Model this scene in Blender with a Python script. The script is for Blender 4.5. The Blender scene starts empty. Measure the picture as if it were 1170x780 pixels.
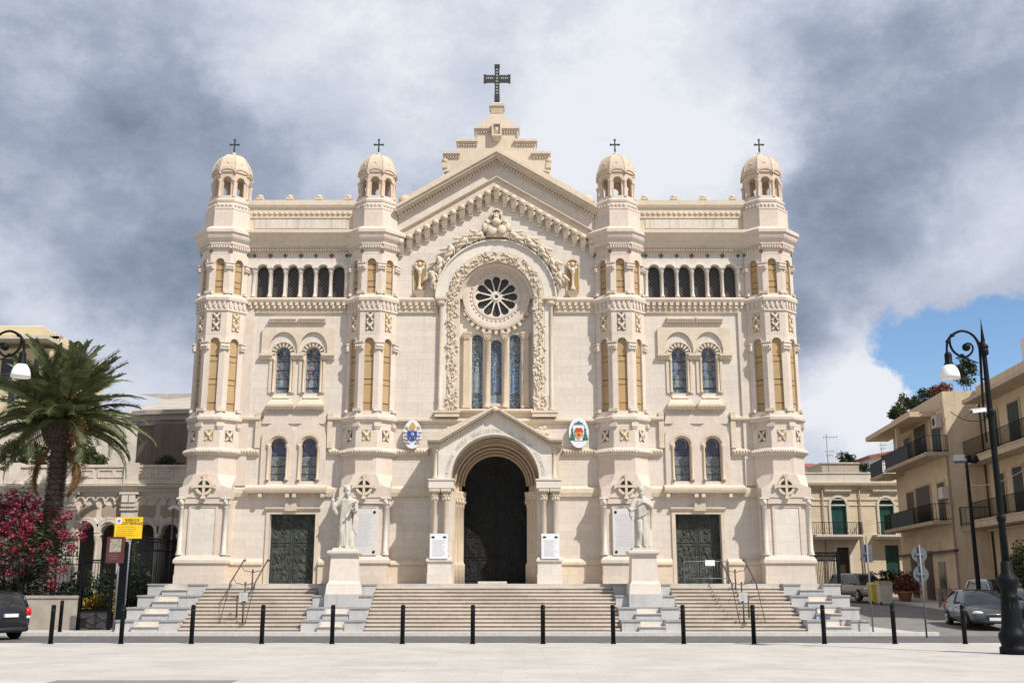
import bpy, bmesh, math, random
from mathutils import Vector, Matrix
from mathutils.geometry import tessellate_polygon
R = math.radians
PI = math.pi
random.seed(7)
scene = bpy.context.scene
col = scene.collection

# ------------------------------------------------------------------ camera
F = 1200.0
PITCH = R(13.04)
CX, CH = 0.718, 1.7
cam_d = bpy.data.cameras.new('camera')
cam = bpy.data.objects.new('camera', cam_d)
col.objects.link(cam)
cam.location = (CX, 0, CH)
cam.rotation_euler = (R(90) + PITCH, 0, 0)
cam_d.sensor_width = 36
cam_d.lens = F / 1170 * 36
cam_d.clip_start = 0.1
cam_d.clip_end = 3000
scene.camera = cam

def ray(px, py):
    u = (px - 585) / F
    v = (390 - py) / F
    return Vector((u, math.cos(PITCH) - v * math.sin(PITCH), math.sin(PITCH) + v * math.cos(PITCH)))
def P(px, py, Y):
    d = ray(px, py)
    return Vector((CX, 0, CH)) + d * (Y / d.y)
def X(px, py, Y): return P(px, py, Y).x
def Z(py, Y): return P(585, py, Y).z
def S(px, py, Y): return px / F * Y / ray(585, py).y

# ------------------------------------------------------------------ light
SUN_EL, SUN_AZ = 49.0, 46.0          # azimuth measured to the right of the facade normal
scene.view_settings.view_transform = 'Standard'
scene.view_settings.look = 'None'
scene.view_settings.gamma = 1
scene.view_settings.exposure = 0.13
sd = Vector((math.sin(R(SUN_AZ)) * math.cos(R(SUN_EL)), -math.cos(R(SUN_AZ)) * math.cos(R(SUN_EL)), math.sin(R(SUN_EL))))
sun_d = bpy.data.lights.new('sun', 'SUN')
sun_d.energy = 4.9
sun_d.angle = R(0.55)
sun_d.color = (1.0, 0.945, 0.87)
sun = bpy.data.objects.new('sun', sun_d)
col.objects.link(sun)
sun.location = sd * 80
sun.rotation_euler = (-sd).to_track_quat('-Z', 'Y').to_euler()

world = bpy.data.worlds.new('World')
scene.world = world
world.use_nodes = True
nt = world.node_tree
for n in list(nt.nodes): nt.nodes.remove(n)
def nd(tree, t, **kw):
    n = tree.nodes.new(t)
    for k, v in kw.items():
        if k in n.inputs: n.inputs[k].default_value = v
        else: setattr(n, k, v)
    return n
def sky_world():
    L = nt.links.new
    out = nd(nt, 'ShaderNodeOutputWorld')
    sky = nd(nt, 'ShaderNodeTexSky', sky_type='NISHITA', sun_disc=False)
    sky.sun_elevation = R(SUN_EL)
    sky.sun_rotation = R(180 - SUN_AZ)
    sky.air_density = 1.0
    sky.dust_density = 0.0
    sky.ozone_density = 5.0
    bg = nd(nt, 'ShaderNodeBackground', Strength=0.13)
    L(sky.outputs[0], bg.inputs[0])
    tc = nd(nt, 'ShaderNodeTexCoord')
    # wobble the direction so that cloud masses have ragged outlines
    n1 = nd(nt, 'ShaderNodeTexNoise', Scale=3.6, Detail=9.0, Roughness=0.62)
    L(tc.outputs['Generated'], n1.inputs['Vector'])
    sub = nd(nt, 'ShaderNodeVectorMath', operation='SUBTRACT'); sub.inputs[1].default_value = (.5, .5, .5)
    L(n1.outputs['Color'], sub.inputs[0])
    sc = nd(nt, 'ShaderNodeVectorMath', operation='SCALE'); sc.inputs['Scale'].default_value = 0.20
    L(sub.outputs[0], sc.inputs[0])
    ad = nd(nt, 'ShaderNodeVectorMath', operation='ADD')
    L(tc.outputs['Generated'], ad.inputs[0]); L(sc.outputs[0], ad.inputs[1])
    nm = nd(nt, 'ShaderNodeVectorMath', operation='NORMALIZE'); L(ad.outputs[0], nm.inputs[0])
    def math_n(op, a, b=None, c=None):
        m = nd(nt, 'ShaderNodeMath', operation=op)
        for i, q in enumerate((a, b, c)):
            if q is None: continue
            if isinstance(q, (int, float)): m.inputs[i].default_value = q
            else: L(q, m.inputs[i])
        return m.outputs[0]
    def blob(px, py, deg, w):
        d = ray(px, py).normalized()
        dt = nd(nt, 'ShaderNodeVectorMath', operation='DOT_PRODUCT'); dt.inputs[1].default_value = d
        L(nm.outputs[0], dt.inputs[0])
        mr = nd(nt, 'ShaderNodeMapRange', interpolation_type='SMOOTHSTEP')
        mr.inputs['From Min'].default_value = math.cos(R(deg)); mr.inputs['From Max'].default_value = 1.0
        mr.inputs['To Max'].default_value = w
        L(dt.outputs['Value'], mr.inputs['Value'])
        return mr.outputs[0]
    mpc = nd(nt, 'ShaderNodeMapping'); mpc.inputs['Scale'].default_value = (1, 1, 1.5); L(tc.outputs['Generated'], mpc.inputs[0])
    n2 = nd(nt, 'ShaderNodeTexNoise', Scale=6.0, Detail=12.0, Roughness=0.62, Distortion=0.0)
    L(mpc.outputs[0], n2.inputs['Vector'])
    nb = nd(nt, 'ShaderNodeTexNoise', Scale=13.0, Detail=10.0, Roughness=0.62, Distortion=0.0)
    L(mpc.outputs[0], nb.inputs['Vector'])
    ctr = nd(nt, 'ShaderNodeMapRange', interpolation_type='SMOOTHSTEP')
    ctr.inputs['From Min'].default_value = .40; ctr.inputs['From Max'].default_value = .60
    L(n2.outputs['Fac'], ctr.inputs['Value'])
    v = math_n('MULTIPLY_ADD', ctr.outputs[0], 0.14, 0.375)
    v = math_n('ADD', v, math_n('MULTIPLY', n2.outputs['Fac'], 0.28))
    v = math_n('ADD', v, math_n('MULTIPLY_ADD', nb.outputs['Fac'], 0.34, -0.12))
    for b in ((170, 10, 7, .10), (560, 70, 12, .15), (755, 120, 8, .32), (400, 100, 8, .14), (650, 190, 7, .10), (810, 210, 5, .12),
              (985, 440, 5, .34), (950, 540, 7, .26), (1150, 180, 5, .16), (1100, 260, 5, .14), (60, 90, 10, -.17), (185, 225, 8, -.24), (200, 345, 6, -.20), (330, 250, 6, -.12),
              (100, 225, 3, .14), (110, 430, 6, .16), (1000, 130, 9, -.20), (950, 290, 7, -.24), (900, 390, 4, -.14), (1120, 60, 8, -.05), (480, 215, 6, -.06)):
        v = math_n('ADD', v, blob(*b))
    ramp = nd(nt, 'ShaderNodeValToRGB')
    cr = ramp.color_ramp
    cr.elements[0].position = .12; cr.elements[0].color = (.20, .245, .33, 1)
    cr.elements[1].position = 1.0; cr.elements[1].color = (.88, .91, .965, 1)
    e = cr.elements.new(.42); e.color = (.37, .425, .55, 1)
    e = cr.elements.new(.70); e.color = (.63, .68, .795, 1)
    L(v, ramp.inputs[0])
    bg2 = nd(nt, 'ShaderNodeBackground', Strength=0.86)
    L(ramp.outputs[0], bg2.inputs[0])
    # openings of blue sky
    n3 = nd(nt, 'ShaderNodeTexNoise', Scale=7.0, Detail=8.0, Roughness=0.6)
    L(nm.outputs[0], n3.inputs['Vector'])
    k = math_n('MULTIPLY_ADD', n3.outputs['Fac'], 3.4, -1.86)
    for b in ((1115, 365, 6, .75), (1040, 380, 4, .6), (1168, 400, 4, .55), (1060, 425, 3, .42), (985, 440, 3.5, -.6), (1010, 500, 4, -.6), (1160, 440, 1.6, -.5), (1120, 280, 5, -.5), (600, 200, 30, -.8), (150, 300, 25, -.8), (950, 200, 12, -.6)):
        k = math_n('ADD', k, blob(*b))
    sm = nd(nt, 'ShaderNodeMapRange', interpolation_type='SMOOTHSTEP')
    sm.inputs['From Min'].default_value = .05; sm.inputs['From Max'].default_value = .55
    L(k, sm.inputs['Value'])
    mx = nd(nt, 'ShaderNodeMixShader')
    L(sm.outputs[0], mx.inputs[0]); L(bg2.outputs[0], mx.inputs[1]); L(bg.outputs[0], mx.inputs[2])
    L(mx.outputs[0], out.inputs[0])
sky_world()

# ------------------------------------------------------------------ materials
MATS = {}
def new_mat(name):
    m = bpy.data.materials.new(name); m.use_nodes = True
    t = m.node_tree
    b = t.nodes['Principled BSDF']
    MATS[name] = m
    return m, t, b
def tone(c, k): return (min(1, c[0] * k), min(1, c[1] * k), min(1, c[2] * k), 1)
def plain(name, c, rough=.6, metal=0, var=.18, scale=6.0, spec=.4, bump=.0, emit=None, coat=0, trans=0):
    m, t, b = new_mat(name); L = t.links.new
    g = nd(t, 'ShaderNodeNewGeometry')
    n = nd(t, 'ShaderNodeTexNoise', Scale=scale, Detail=6.0, Roughness=.6)
    L(g.outputs['Position'], n.inputs['Vector'])
    r = nd(t, 'ShaderNodeValToRGB')
    r.color_ramp.elements[0].position = .3; r.color_ramp.elements[0].color = tone(c, 1 - var)
    r.color_ramp.elements[1].position = .7; r.color_ramp.elements[1].color = tone(c, 1 + var)
    L(n.outputs['Fac'], r.inputs[0]); L(r.outputs[0], b.inputs['Base Color'])
    b.inputs['Roughness'].default_value = rough
    b.inputs['Metallic'].default_value = metal
    b.inputs['Specular IOR Level'].default_value = spec
    if coat: b.inputs['Coat Weight'].default_value = coat; b.inputs['Coat Roughness'].default_value = .05
    if bump:
        bp = nd(t, 'ShaderNodeBump', Strength=bump, Distance=.05)
        L(n.outputs['Fac'], bp.inputs['Height']); L(bp.outputs[0], b.inputs['Normal'])
    return m
def stone(name, c, mortar=.86, rowh=.36, brickw=.95, stain=(.62, .42, .22), stain_lo=.60, stain_amt=.35, vary=.05, grey=.0, msize=.012, bump=.25):
    m, t, b = new_mat(name); L = t.links.new
    g = nd(t, 'ShaderNodeNewGeometry')
    sp = nd(t, 'ShaderNodeSeparateXYZ'); L(g.outputs['Position'], sp.inputs[0])
    a = nd(t, 'ShaderNodeMath', operation='ADD'); L(sp.outputs[0], a.inputs[0]); L(sp.outputs[1], a.inputs[1])
    cb = nd(t, 'ShaderNodeCombineXYZ'); L(a.outputs[0], cb.inputs[0]); L(sp.outputs[2], cb.inputs[1])
    br = nd(t, 'ShaderNodeTexBrick', Scale=1.0)
    br.inputs['Color1'].default_value = tone(c, 1 - vary); br.inputs['Color2'].default_value = tone(c, 1 + vary)
    br.inputs['Mortar'].default_value = tone(c, mortar)
    br.inputs['Mortar Size'].default_value = msize; br.inputs['Mortar Smooth'].default_value = .3
    br.inputs['Brick Width'].default_value = brickw; br.inputs['Row Height'].default_value = rowh
    L(cb.outputs[0], br.inputs['Vector'])
    n = nd(t, 'ShaderNodeTexNoise', Scale=.9, Detail=8.0, Roughness=.65); L(g.outputs['Position'], n.inputs['Vector'])
    mr = nd(t, 'ShaderNodeMapRange'); mr.inputs['From Min'].default_value = stain_lo; mr.inputs['From Max'].default_value = .85; mr.inputs['To Max'].default_value = stain_amt
    L(n.outputs['Fac'], mr.inputs['Value'])
    mx = nd(t, 'ShaderNodeMix', data_type='RGBA'); L(mr.outputs[0], mx.inputs['Factor']); L(br.outputs['Color'], mx.inputs['A']); mx.inputs['B'].default_value = (*stain, 1)
    # fine mottling
    n2 = nd(t, 'ShaderNodeTexNoise', Scale=5.0, Detail=7.0, Roughness=.7); L(g.outputs['Position'], n2.inputs['Vector'])
    mr2 = nd(t, 'ShaderNodeMapRange'); mr2.inputs['From Min'].default_value = .3; mr2.inputs['From Max'].default_value = .75; mr2.inputs['To Min'].default_value = 1.05; mr2.inputs['To Max'].default_value = .88
    L(n2.outputs['Fac'], mr2.inputs['Value'])
    mu = nd(t, 'ShaderNodeVectorMath', operation='SCALE'); L(mx.outputs['Result'], mu.inputs[0]); L(mr2.outputs[0], mu.inputs['Scale'])
    last = mu.outputs[0]
    if grey:   # rain streaks
        mp = nd(t, 'ShaderNodeMapping'); mp.inputs['Scale'].default_value = (6, 6, .35); L(g.outputs['Position'], mp.inputs[0])
        n3 = nd(t, 'ShaderNodeTexNoise', Scale=1.0, Detail=6.0, Roughness=.7); L(mp.outputs[0], n3.inputs['Vector'])
        mr3 = nd(t, 'ShaderNodeMapRange'); mr3.inputs['From Min'].default_value = .52; mr3.inputs['From Max'].default_value = .72; mr3.inputs['To Max'].default_value = grey
        L(n3.outputs['Fac'], mr3.inputs['Value'])
        mx3 = nd(t, 'ShaderNodeMix', data_type='RGBA'); L(mr3.outputs[0], mx3.inputs['Factor']); L(last, mx3.inputs['A']); mx3.inputs['B'].default_value = (.22, .2, .18, 1)
        last = mx3.outputs['Result']
    L(last, b.inputs['Base Color'])
    b.inputs['Roughness'].default_value = .85; b.inputs['Specular IOR Level'].default_value = .2
    bp = nd(t, 'ShaderNodeBump', Strength=bump, Distance=.03)
    L(n2.outputs['Fac'], bp.inputs['Height']); L(bp.outputs[0], b.inputs['Normal'])
    return m
M_ASH = stone('ashlar_stone', (.615, .555, .485), mortar=.88, rowh=.33, brickw=1.5, grey=.18, stain_amt=.35)
M_TRIM = stone('carved_stone', (.605, .515, .405), mortar=.90, rowh=.6, brickw=1.6, grey=.22, stain=(.36, .28, .19), stain_amt=.45)
M_WARM = stone('warm_stone', (.585, .475, .355), mortar=.92, rowh=.5, grey=.18)
M_WHITE = stone('white_stone', (.65, .60, .53), mortar=.93, rowh=.7, stain_amt=.25, grey=.14)
M_PINK = stone('pinkish_stone', (.61, .525, .445), mortar=.93, rowh=.7, stain_amt=.3, grey=.16)
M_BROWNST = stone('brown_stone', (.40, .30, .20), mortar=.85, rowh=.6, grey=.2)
M_DOME = stone('dome_stone', (.57, .46, .36), mortar=.9, rowh=.3, grey=.15)
M_LOW = stone('stained_lower_stone', (.62, .52, .41), mortar=.86, rowh=.42, stain=(.45, .28, .14), stain_lo=.52, stain_amt=.7, grey=.12)
M_STREAK = stone('streaked_stone', (.58, .53, .46), mortar=.95, rowh=.8, grey=.75)
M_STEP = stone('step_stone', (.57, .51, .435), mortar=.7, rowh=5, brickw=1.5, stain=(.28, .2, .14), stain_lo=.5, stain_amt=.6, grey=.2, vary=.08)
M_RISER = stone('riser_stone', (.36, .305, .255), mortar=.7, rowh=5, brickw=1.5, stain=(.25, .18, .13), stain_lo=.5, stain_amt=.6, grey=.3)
M_MARBLE = stone('grey_marble', (.50, .49, .47), mortar=.85, rowh=3, brickw=3, stain=(.38, .39, .40), stain_lo=.42, stain_amt=.85, grey=.35, bump=.05)
M_SLAB = plain('dark_slab', (.30, .305, .31), .7)
M_CREAM = plain('cream_marble', (.62, .56, .49), .6, var=.06)
M_STATUE = stone('statue_marble', (.55, .51, .445), mortar=1, rowh=9, brickw=9, stain=(.2, .18, .15), stain_lo=.48, stain_amt=.7, grey=.4, bump=.1)
M_PED = stone('pedestal_marble', (.66, .60, .53), mortar=.9, rowh=.85, brickw=5, stain=(.6, .5, .4), stain_amt=.2)
M_ALAB = stone('alabaster', (.40, .29, .155), mortar=.25, rowh=1.05, brickw=9, stain=(.50, .27, .11), stain_lo=.42, stain_amt=.85, vary=.1, msize=.035, bump=0)
M_DARK = plain('dark_void', (.012, .012, .014), .8)
M_IRON = plain('black_iron', (.006, .0072, .009), .5, var=.3, spec=.12)
M_RAIL = plain('brown_iron', (.07, .05, .045), .5, var=.3)
M_CROSS = plain('cross_iron', (.035, .035, .037), .5, var=.4, scale=14)
M_LEAD = plain('lead_frame', (.30, .31, .31), .6)
M_GOLD = plain('gold_mosaic', (.34, .235, .09), .45, var=.4, scale=40)
M_MGREEN = plain('green_mosaic', (.05, .12, .08), .4, var=.4, scale=40)
M_MRED = plain('red_mosaic', (.2, .06, .04), .4, var=.4, scale=40)
M_MDARK = plain('grey_mosaic', (.12, .105, .085), .5, var=.5, scale=30)
M_WORN = plain('worn_asphalt', (.175, .168, .16), .9, var=.2, scale=1.2, bump=.1)
M_ASPH = plain('asphalt', (.105, .103, .102), .9, var=.25, scale=3, bump=.1)
M_GLASSW = plain('white_glass', (.82, .82, .80), .3, var=.02)
M_CHROME = plain('chrome', (.6, .6, .62), .25, metal=1, var=.05)
M_TYRE = plain('tyre_rubber', (.015, .015, .016), .85)
M_CGLASS = plain('car_glass', (.016, .02, .024), .07, var=.1, spec=.9)
M_RED = plain('red_lens', (.5, .012, .01), .2, var=.1)
M_LENS = plain('clear_lens', (.55, .56, .52), .15, var=.05, spec=.8)
M_PLATE = plain('plate_white', (.7, .7, .7), .5, var=.05)
M_BLACK = plain('black_plastic', (.018, .018, .02), .5)
M_GREYM = plain('grey_metal', (.17, .185, .20), .5, metal=.3, var=.1)
M_BACKM = plain('sign_back', (.10, .115, .13), .6, metal=0)

def glass_mat(name, c1, c2, lead=(.25, .27, .28), scale=9, dark=.03):
    m, t, b = new_mat(name); L = t.links.new
    g = nd(t, 'ShaderNodeNewGeometry')
    mp = nd(t, 'ShaderNodeMapping'); mp.inputs['Scale'].default_value = (1, .02, 1); L(g.outputs['Position'], mp.inputs[0])
    vo = nd(t, 'ShaderNodeTexVoronoi', Scale=scale); L(mp.outputs[0], vo.inputs['Vector'])
    r = nd(t, 'ShaderNodeValToRGB'); r.color_ramp.elements[0].color = (*c1, 1); r.color_ramp.elements[1].color = (*c2, 1)
    sp = nd(t, 'ShaderNodeSeparateXYZ'); L(vo.outputs['Color'], sp.inputs[0]); L(sp.outputs[0], r.inputs[0])
    vd = nd(t, 'ShaderNodeTexVoronoi', Scale=scale, feature='DISTANCE_TO_EDGE'); L(mp.outputs[0], vd.inputs['Vector'])
    lt = nd(t, 'ShaderNodeMath', operation='LESS_THAN'); lt.inputs[1].default_value = .06; L(vd.outputs['Distance'], lt.inputs[0])
    mx = nd(t, 'ShaderNodeMix', data_type='RGBA'); L(lt.outputs[0], mx.inputs['Factor']); L(r.outputs[0], mx.inputs['A']); mx.inputs['B'].default_value = (*lead, 1)
    L(mx.outputs['Result'], b.inputs['Base Color'])
    b.inputs['Roughness'].default_value = .22; b.inputs['Specular IOR Level'].default_value = .5
    return m
M_SG_BG = glass_mat('stained_glass_ground', (.01, .014, .022), (.035, .055, .095), scale=12)
M_SG_EDGE = glass_mat('stained_glass_border', (.12, .15, .18), (.32, .36, .38), scale=14, lead=(.06, .07, .08))
M_SG_BLUE = glass_mat('stained_glass_blue', (.035, .08, .16), (.12, .23, .36), scale=10)
M_SG_ROBE = glass_mat('stained_glass_robe', (.05, .045, .06), (.20, .13, .12), scale=8)
M_SG_PALE = glass_mat('stained_glass_pale', (.12, .16, .19), (.27, .30, .31), scale=10)
M_SG_LACE = glass_mat('stained_glass_lace', (.03, .035, .045), (.16, .17, .17), scale=16, lead=(.26, .28, .27))
M_SG_VIOLET = glass_mat('stained_glass_violet', (.05, .05, .11), (.10, .09, .19), scale=6, lead=(.08, .08, .1))
def lattice_mat():
    m, t, b = new_mat('lattice_glass'); L = t.links.new
    g = nd(t, 'ShaderNodeNewGeometry')
    sp = nd(t, 'ShaderNodeSeparateXYZ'); L(g.outputs['Position'], sp.inputs[0])
    outs = []
    for sgn in (1, -1):
        k = nd(t, 'ShaderNodeMath', operation='MULTIPLY_ADD'); k.inputs[1].default_value = sgn; L(sp.outputs[0], k.inputs[0]); L(sp.outputs[2], k.inputs[2])
        q = nd(t, 'ShaderNodeMath', operation='PINGPONG'); q.inputs[1].default_value = .085; L(k.outputs[0], q.inputs[0])
        w = nd(t, 'ShaderNodeMath', operation='LESS_THAN'); w.inputs[1].default_value = .017; L(q.outputs[0], w.inputs[0])
        outs.append(w.outputs[0])
    o = nd(t, 'ShaderNodeMath', operation='MAXIMUM'); L(outs[0], o.inputs[0]); L(outs[1], o.inputs[1])
    mx = nd(t, 'ShaderNodeMix', data_type='RGBA'); L(o.outputs[0], mx.inputs['Factor']); mx.inputs['A'].default_value = (.012, .013, .017, 1); mx.inputs['B'].default_value = (.085, .07, .06, 1)
    L(mx.outputs['Result'], b.inputs['Base Color']); b.inputs['Roughness'].default_value = .5
    return m
M_LATT = lattice_mat()
def bronze_mat(name, c1, c2, scale=5, rough=.5):
    m, t, b = new_mat(name); L = t.links.new
    g = nd(t, 'ShaderNodeNewGeometry')
    n = nd(t, 'ShaderNodeTexNoise', Scale=scale, Detail=9.0, Roughness=.7, Distortion=.6); L(g.outputs['Position'], n.inputs['Vector'])
    r = nd(t, 'ShaderNodeValToRGB'); r.color_ramp.elements[0].position = .38; r.color_ramp.elements[0].color = (*c1, 1); r.color_ramp.elements[1].position = .68; r.color_ramp.elements[1].color = (*c2, 1)
    L(n.outputs['Fac'], r.inputs[0]); L(r.outputs[0], b.inputs['Base Color'])
    b.inputs['Roughness'].default_value = rough; b.inputs['Metallic'].default_value = .25
    bp = nd(t, 'ShaderNodeBump', Strength=.9, Distance=.08); L(n.outputs['Fac'], bp.inputs['Height']); L(bp.outputs[0], b.inputs['Normal'])
    return m
M_BRONZE = bronze_mat('green_bronze', (.026, .03, .026), (.085, .095, .08))
M_BRONZED = bronze_mat('dark_bronze', (.006, .0065, .0065), (.019, .02, .0195), scale=7, rough=.7)
def paving_mat():
    m, t, b = new_mat('plaza_paving'); L = t.links.new
    g = nd(t, 'ShaderNodeNewGeometry')
    br = nd(t, 'ShaderNodeTexBrick', Scale=1.0)
    br.inputs['Color1'].default_value = (.455, .43, .39, 1); br.inputs['Color2'].default_value = (.49, .465, .425, 1); br.inputs['Mortar'].default_value = (.40, .38, .345, 1)
    br.inputs['Mortar Size'].default_value = .012; br.inputs['Brick Width'].default_value = 1.0; br.inputs['Row Height'].default_value = .5
    L(g.outputs['Position'], br.inputs['Vector'])
    n = nd(t, 'ShaderNodeTexNoise', Scale=.55, Detail=10.0, Roughness=.7); L(g.outputs['Position'], n.inputs['Vector'])
    mr = nd(t, 'ShaderNodeMapRange'); mr.inputs['From Min'].default_value = .3; mr.inputs['From Max'].default_value = .75; mr.inputs['To Min'].default_value = 1.10; mr.inputs['To Max'].default_value = .76
    L(n.outputs['Fac'], mr.inputs['Value'])
    mu = nd(t, 'ShaderNodeVectorMath', operation='SCALE'); L(br.outputs['Color'], mu.inputs[0]); L(mr.outputs[0], mu.inputs['Scale'])
    n4 = nd(t, 'ShaderNodeTexNoise', Scale=2.3, Detail=8.0, Roughness=.75); L(g.outputs['Position'], n4.inputs['Vector'])
    m4 = nd(t, 'ShaderNodeMapRange'); m4.inputs['From Min'].default_value = .56; m4.inputs['From Max'].default_value = .74; m4.inputs['To Max'].default_value = .45
    L(n4.outputs['Fac'], m4.inputs['Value'])
    x4 = nd(t, 'ShaderNodeMix', data_type='RGBA'); L(m4.outputs[0], x4.inputs['Factor']); L(mu.outputs[0], x4.inputs['A']); x4.inputs['B'].default_value = (.27, .25, .22, 1)
    L(x4.outputs['Result'], b.inputs['Base Color']); b.inputs['Roughness'].default_value = .8
    return m
M_PLAZA = paving_mat()
M_DPAVE = plain('dark_paving', (.22, .2, .175), .8, var=.15, scale=2)
M_KERB = plain('kerb_stone', (.55, .53, .49), .8, var=.12)
M_SIDEW = plain('sidewalk', (.46, .44, .41), .85, var=.15, scale=1.5)
M_GROUND = plain('ground_earth', (.2, .18, .15), .95, var=.2, scale=.5)

# ------------------------------------------------------------------ mesh builder
ORG = {}
def org(o): return ORG.get(o.name, Vector((0, 0, 0))) if o else Vector((0, 0, 0))
class MB:
    def __init__(s):
        s.v = []; s.f = []; s.m = []; s.sm = []; s.M = None
    def add(s, vs, fs, mi=0, smooth=False):
        o = len(s.v)
        if s.M is not None: vs = [s.M @ Vector(q) for q in vs]
        s.v.extend(Vector(q) for q in vs)
        for f in fs:
            s.f.append([o + i for i in f]); s.m.append(mi); s.sm.append(smooth)
        return s
    def box(s, x0, x1, y0, y1, z0, z1, mi=0):
        return s.add([(x0, y0, z0), (x1, y0, z0), (x1, y1, z0), (x0, y1, z0), (x0, y0, z1), (x1, y0, z1), (x1, y1, z1), (x0, y1, z1)],
                     [(0, 1, 2, 3), (4, 7, 6, 5), (0, 4, 5, 1), (1, 5, 6, 2), (2, 6, 7, 3), (3, 7, 4, 0)], mi)
    def frus(s, x0, x1, y0, y1, z0, X0, X1, Y0, Y1, z1, mi=0):
        return s.add([(x0, y0, z0), (x1, y0, z0), (x1, y1, z0), (x0, y1, z0), (X0, Y0, z1), (X1, Y0, z1), (X1, Y1, z1), (X0, Y1, z1)],
                     [(0, 1, 2, 3), (4, 7, 6, 5), (0, 4, 5, 1), (1, 5, 6, 2), (2, 6, 7, 3), (3, 7, 4, 0)], mi)
    def plate(s, outer, holes, y0, y1, mi=0, back=True, mi_side=None):
        loops = [outer] + list(holes)
        tris = tessellate_polygon([[Vector((a, b, 0)) for a, b in lp] for lp in loops])
        flat = [q for lp in loops for q in lp]
        n = len(flat)
        vs = [(a, y0, b) for a, b in flat] + [(a, y1, b) for a, b in flat]
        s.add(vs, list(tris), mi)
        o = len(s.v) - 2 * n
        if back:
            for tr in tris:
                s.f.append([o + n + i for i in reversed(tr)]); s.m.append(mi); s.sm.append(False)
        k = 0
        for lp in loops:
            c = len(lp)
            for i in range(c):
                j = (i + 1) % c
                s.f.append([o + k + i, o + k + j, o + n + k + j, o + n + k + i]); s.m.append(mi if mi_side is None else mi_side); s.sm.append(False)
            k += c
        return s
    def lathe(s, prof, cx=0, cy=0, n=16, ph=0.0, smooth=True, mi=0, sx=1, sy=1, cap=True):
        vs = []; fs = []
        for r, z in prof:
            for i in range(n):
                a = ph + 2 * PI * i / n
                vs.append((cx + r * sx * math.cos(a), cy + r * sy * math.sin(a), z))
        for k in range(len(prof) - 1):
            for i in range(n):
                j = (i + 1) % n
                fs.append((k * n + i, k * n + j, (k + 1) * n + j, (k + 1) * n + i))
        if cap:
            fs.append(tuple(range(n))[::-1]); fs.append(tuple((len(prof) - 1) * n + i for i in range(n)))
        return s.add(vs, fs, mi, smooth)
    def octa(s, prof, cx=0, cy=0, mi=0):      # apothem profile, a flat side facing the front
        k = 1 / math.cos(PI / 8)
        return s.lathe([(a * k, z) for a, z in prof], cx, cy, 8, PI / 8, False, mi)
    def tube(s, pts, rad, n=8, mi=0, smooth=True, flat=1.0):
        pts = [Vector(q) for q in pts]
        if not isinstance(rad, (list, tuple)): rad = [rad] * len(pts)
        vs = []; fs = []
        up = None
        for i, q in enumerate(pts):
            d = (pts[min(i + 1, len(pts) - 1)] - pts[max(i - 1, 0)])
            if d.length < 1e-9: d = Vector((0, 0, 1))
            d.normalize()
            if up is None:
                up = Vector((0, 1, 0)) if abs(d.y) < .9 else Vector((1, 0, 0))
            a = d.cross(up)
            if a.length < 1e-6: a = d.orthogonal()
            a.normalize(); b = a.cross(d).normalized(); up = b
            for k in range(n):
                t = 2 * PI * k / n
                vs.append(q + a * (rad[i] * math.cos(t)) + b * (rad[i] * flat * math.sin(t)))
        for i in range(len(pts) - 1):
            for k in range(n):
                j = (k + 1) % n
                fs.append((i * n + k, i * n + j, (i + 1) * n + j, (i + 1) * n + k))
        fs.append(tuple(range(n))[::-1]); fs.append(tuple((len(pts) - 1) * n + k for k in range(n)))
        return s.add(vs, fs, mi, smooth)
    def ell(s, c, r, rot=None, nu=8, nv=6, mi=0, smooth=True):
        c = Vector(c); vs = []; fs = []
        for j in range(1, nv):
            t = PI * j / nv
            for i in range(nu):
                a = 2 * PI * i / nu
                vs.append(Vector((r[0] * math.sin(t) * math.cos(a), r[1] * math.sin(t) * math.sin(a), r[2] * math.cos(t))))
        vs.append(Vector((0, 0, r[2]))); vs.append(Vector((0, 0, -r[2])))
        for j in range(nv - 2):
            for i in range(nu):
                k = (i + 1) % nu
                fs.append((j * nu + i, (j + 1) * nu + i, (j + 1) * nu + k, j * nu + k))
        T = len(vs) - 2
        for i in range(nu):
            k = (i + 1) % nu
            fs.append((T, i, k)); fs.append((T + 1, (nv - 2) * nu + k, (nv - 2) * nu + i))
        if rot is not None: vs = [rot @ q for q in vs]
        return s.add([q + c for q in vs], fs, mi, smooth)
    def arc(s, cx, cz, r0, r1, y0, y1, a0=0, a1=PI, n=24, mi=0, alt=None):
        # arch band in the XZ plane
        for i in range(n):
            t0 = a0 + (a1 - a0) * i / n; t1 = a0 + (a1 - a0) * (i + 1) / n
            q = []
            for r, t in ((r0, t0), (r1, t0), (r1, t1), (r0, t1)):
                q.append((cx + r * math.cos(t), cz + r * math.sin(t)))
            vs = [(a, y0, b) for a, b in q] + [(a, y1, b) for a, b in q]
            fs = [(0, 1, 2, 3), (4, 7, 6, 5), (1, 5, 6, 2), (0, 3, 7, 4)]
            if i == 0 or alt is not None: fs.append((0, 4, 5, 1))
            if i == n - 1 or alt is not None: fs.append((3, 2, 6, 7))
            s.add(vs, fs, alt if (alt is not None and i % 2) else mi)
        return s
    def prof_x(s, prof, x0, x1, mi=0):        # profile (y,z) run along x
        n = len(prof)
        vs = [(x0, a, b) for a, b in prof] + [(x1, a, b) for a, b in prof]
        fs = [(i, (i + 1) % n, n + (i + 1) % n, n + i) for i in range(n)]
        fs += [tuple(range(n))[::-1], tuple(range(n, 2 * n))]
        return s.add(vs, fs, mi)
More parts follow.
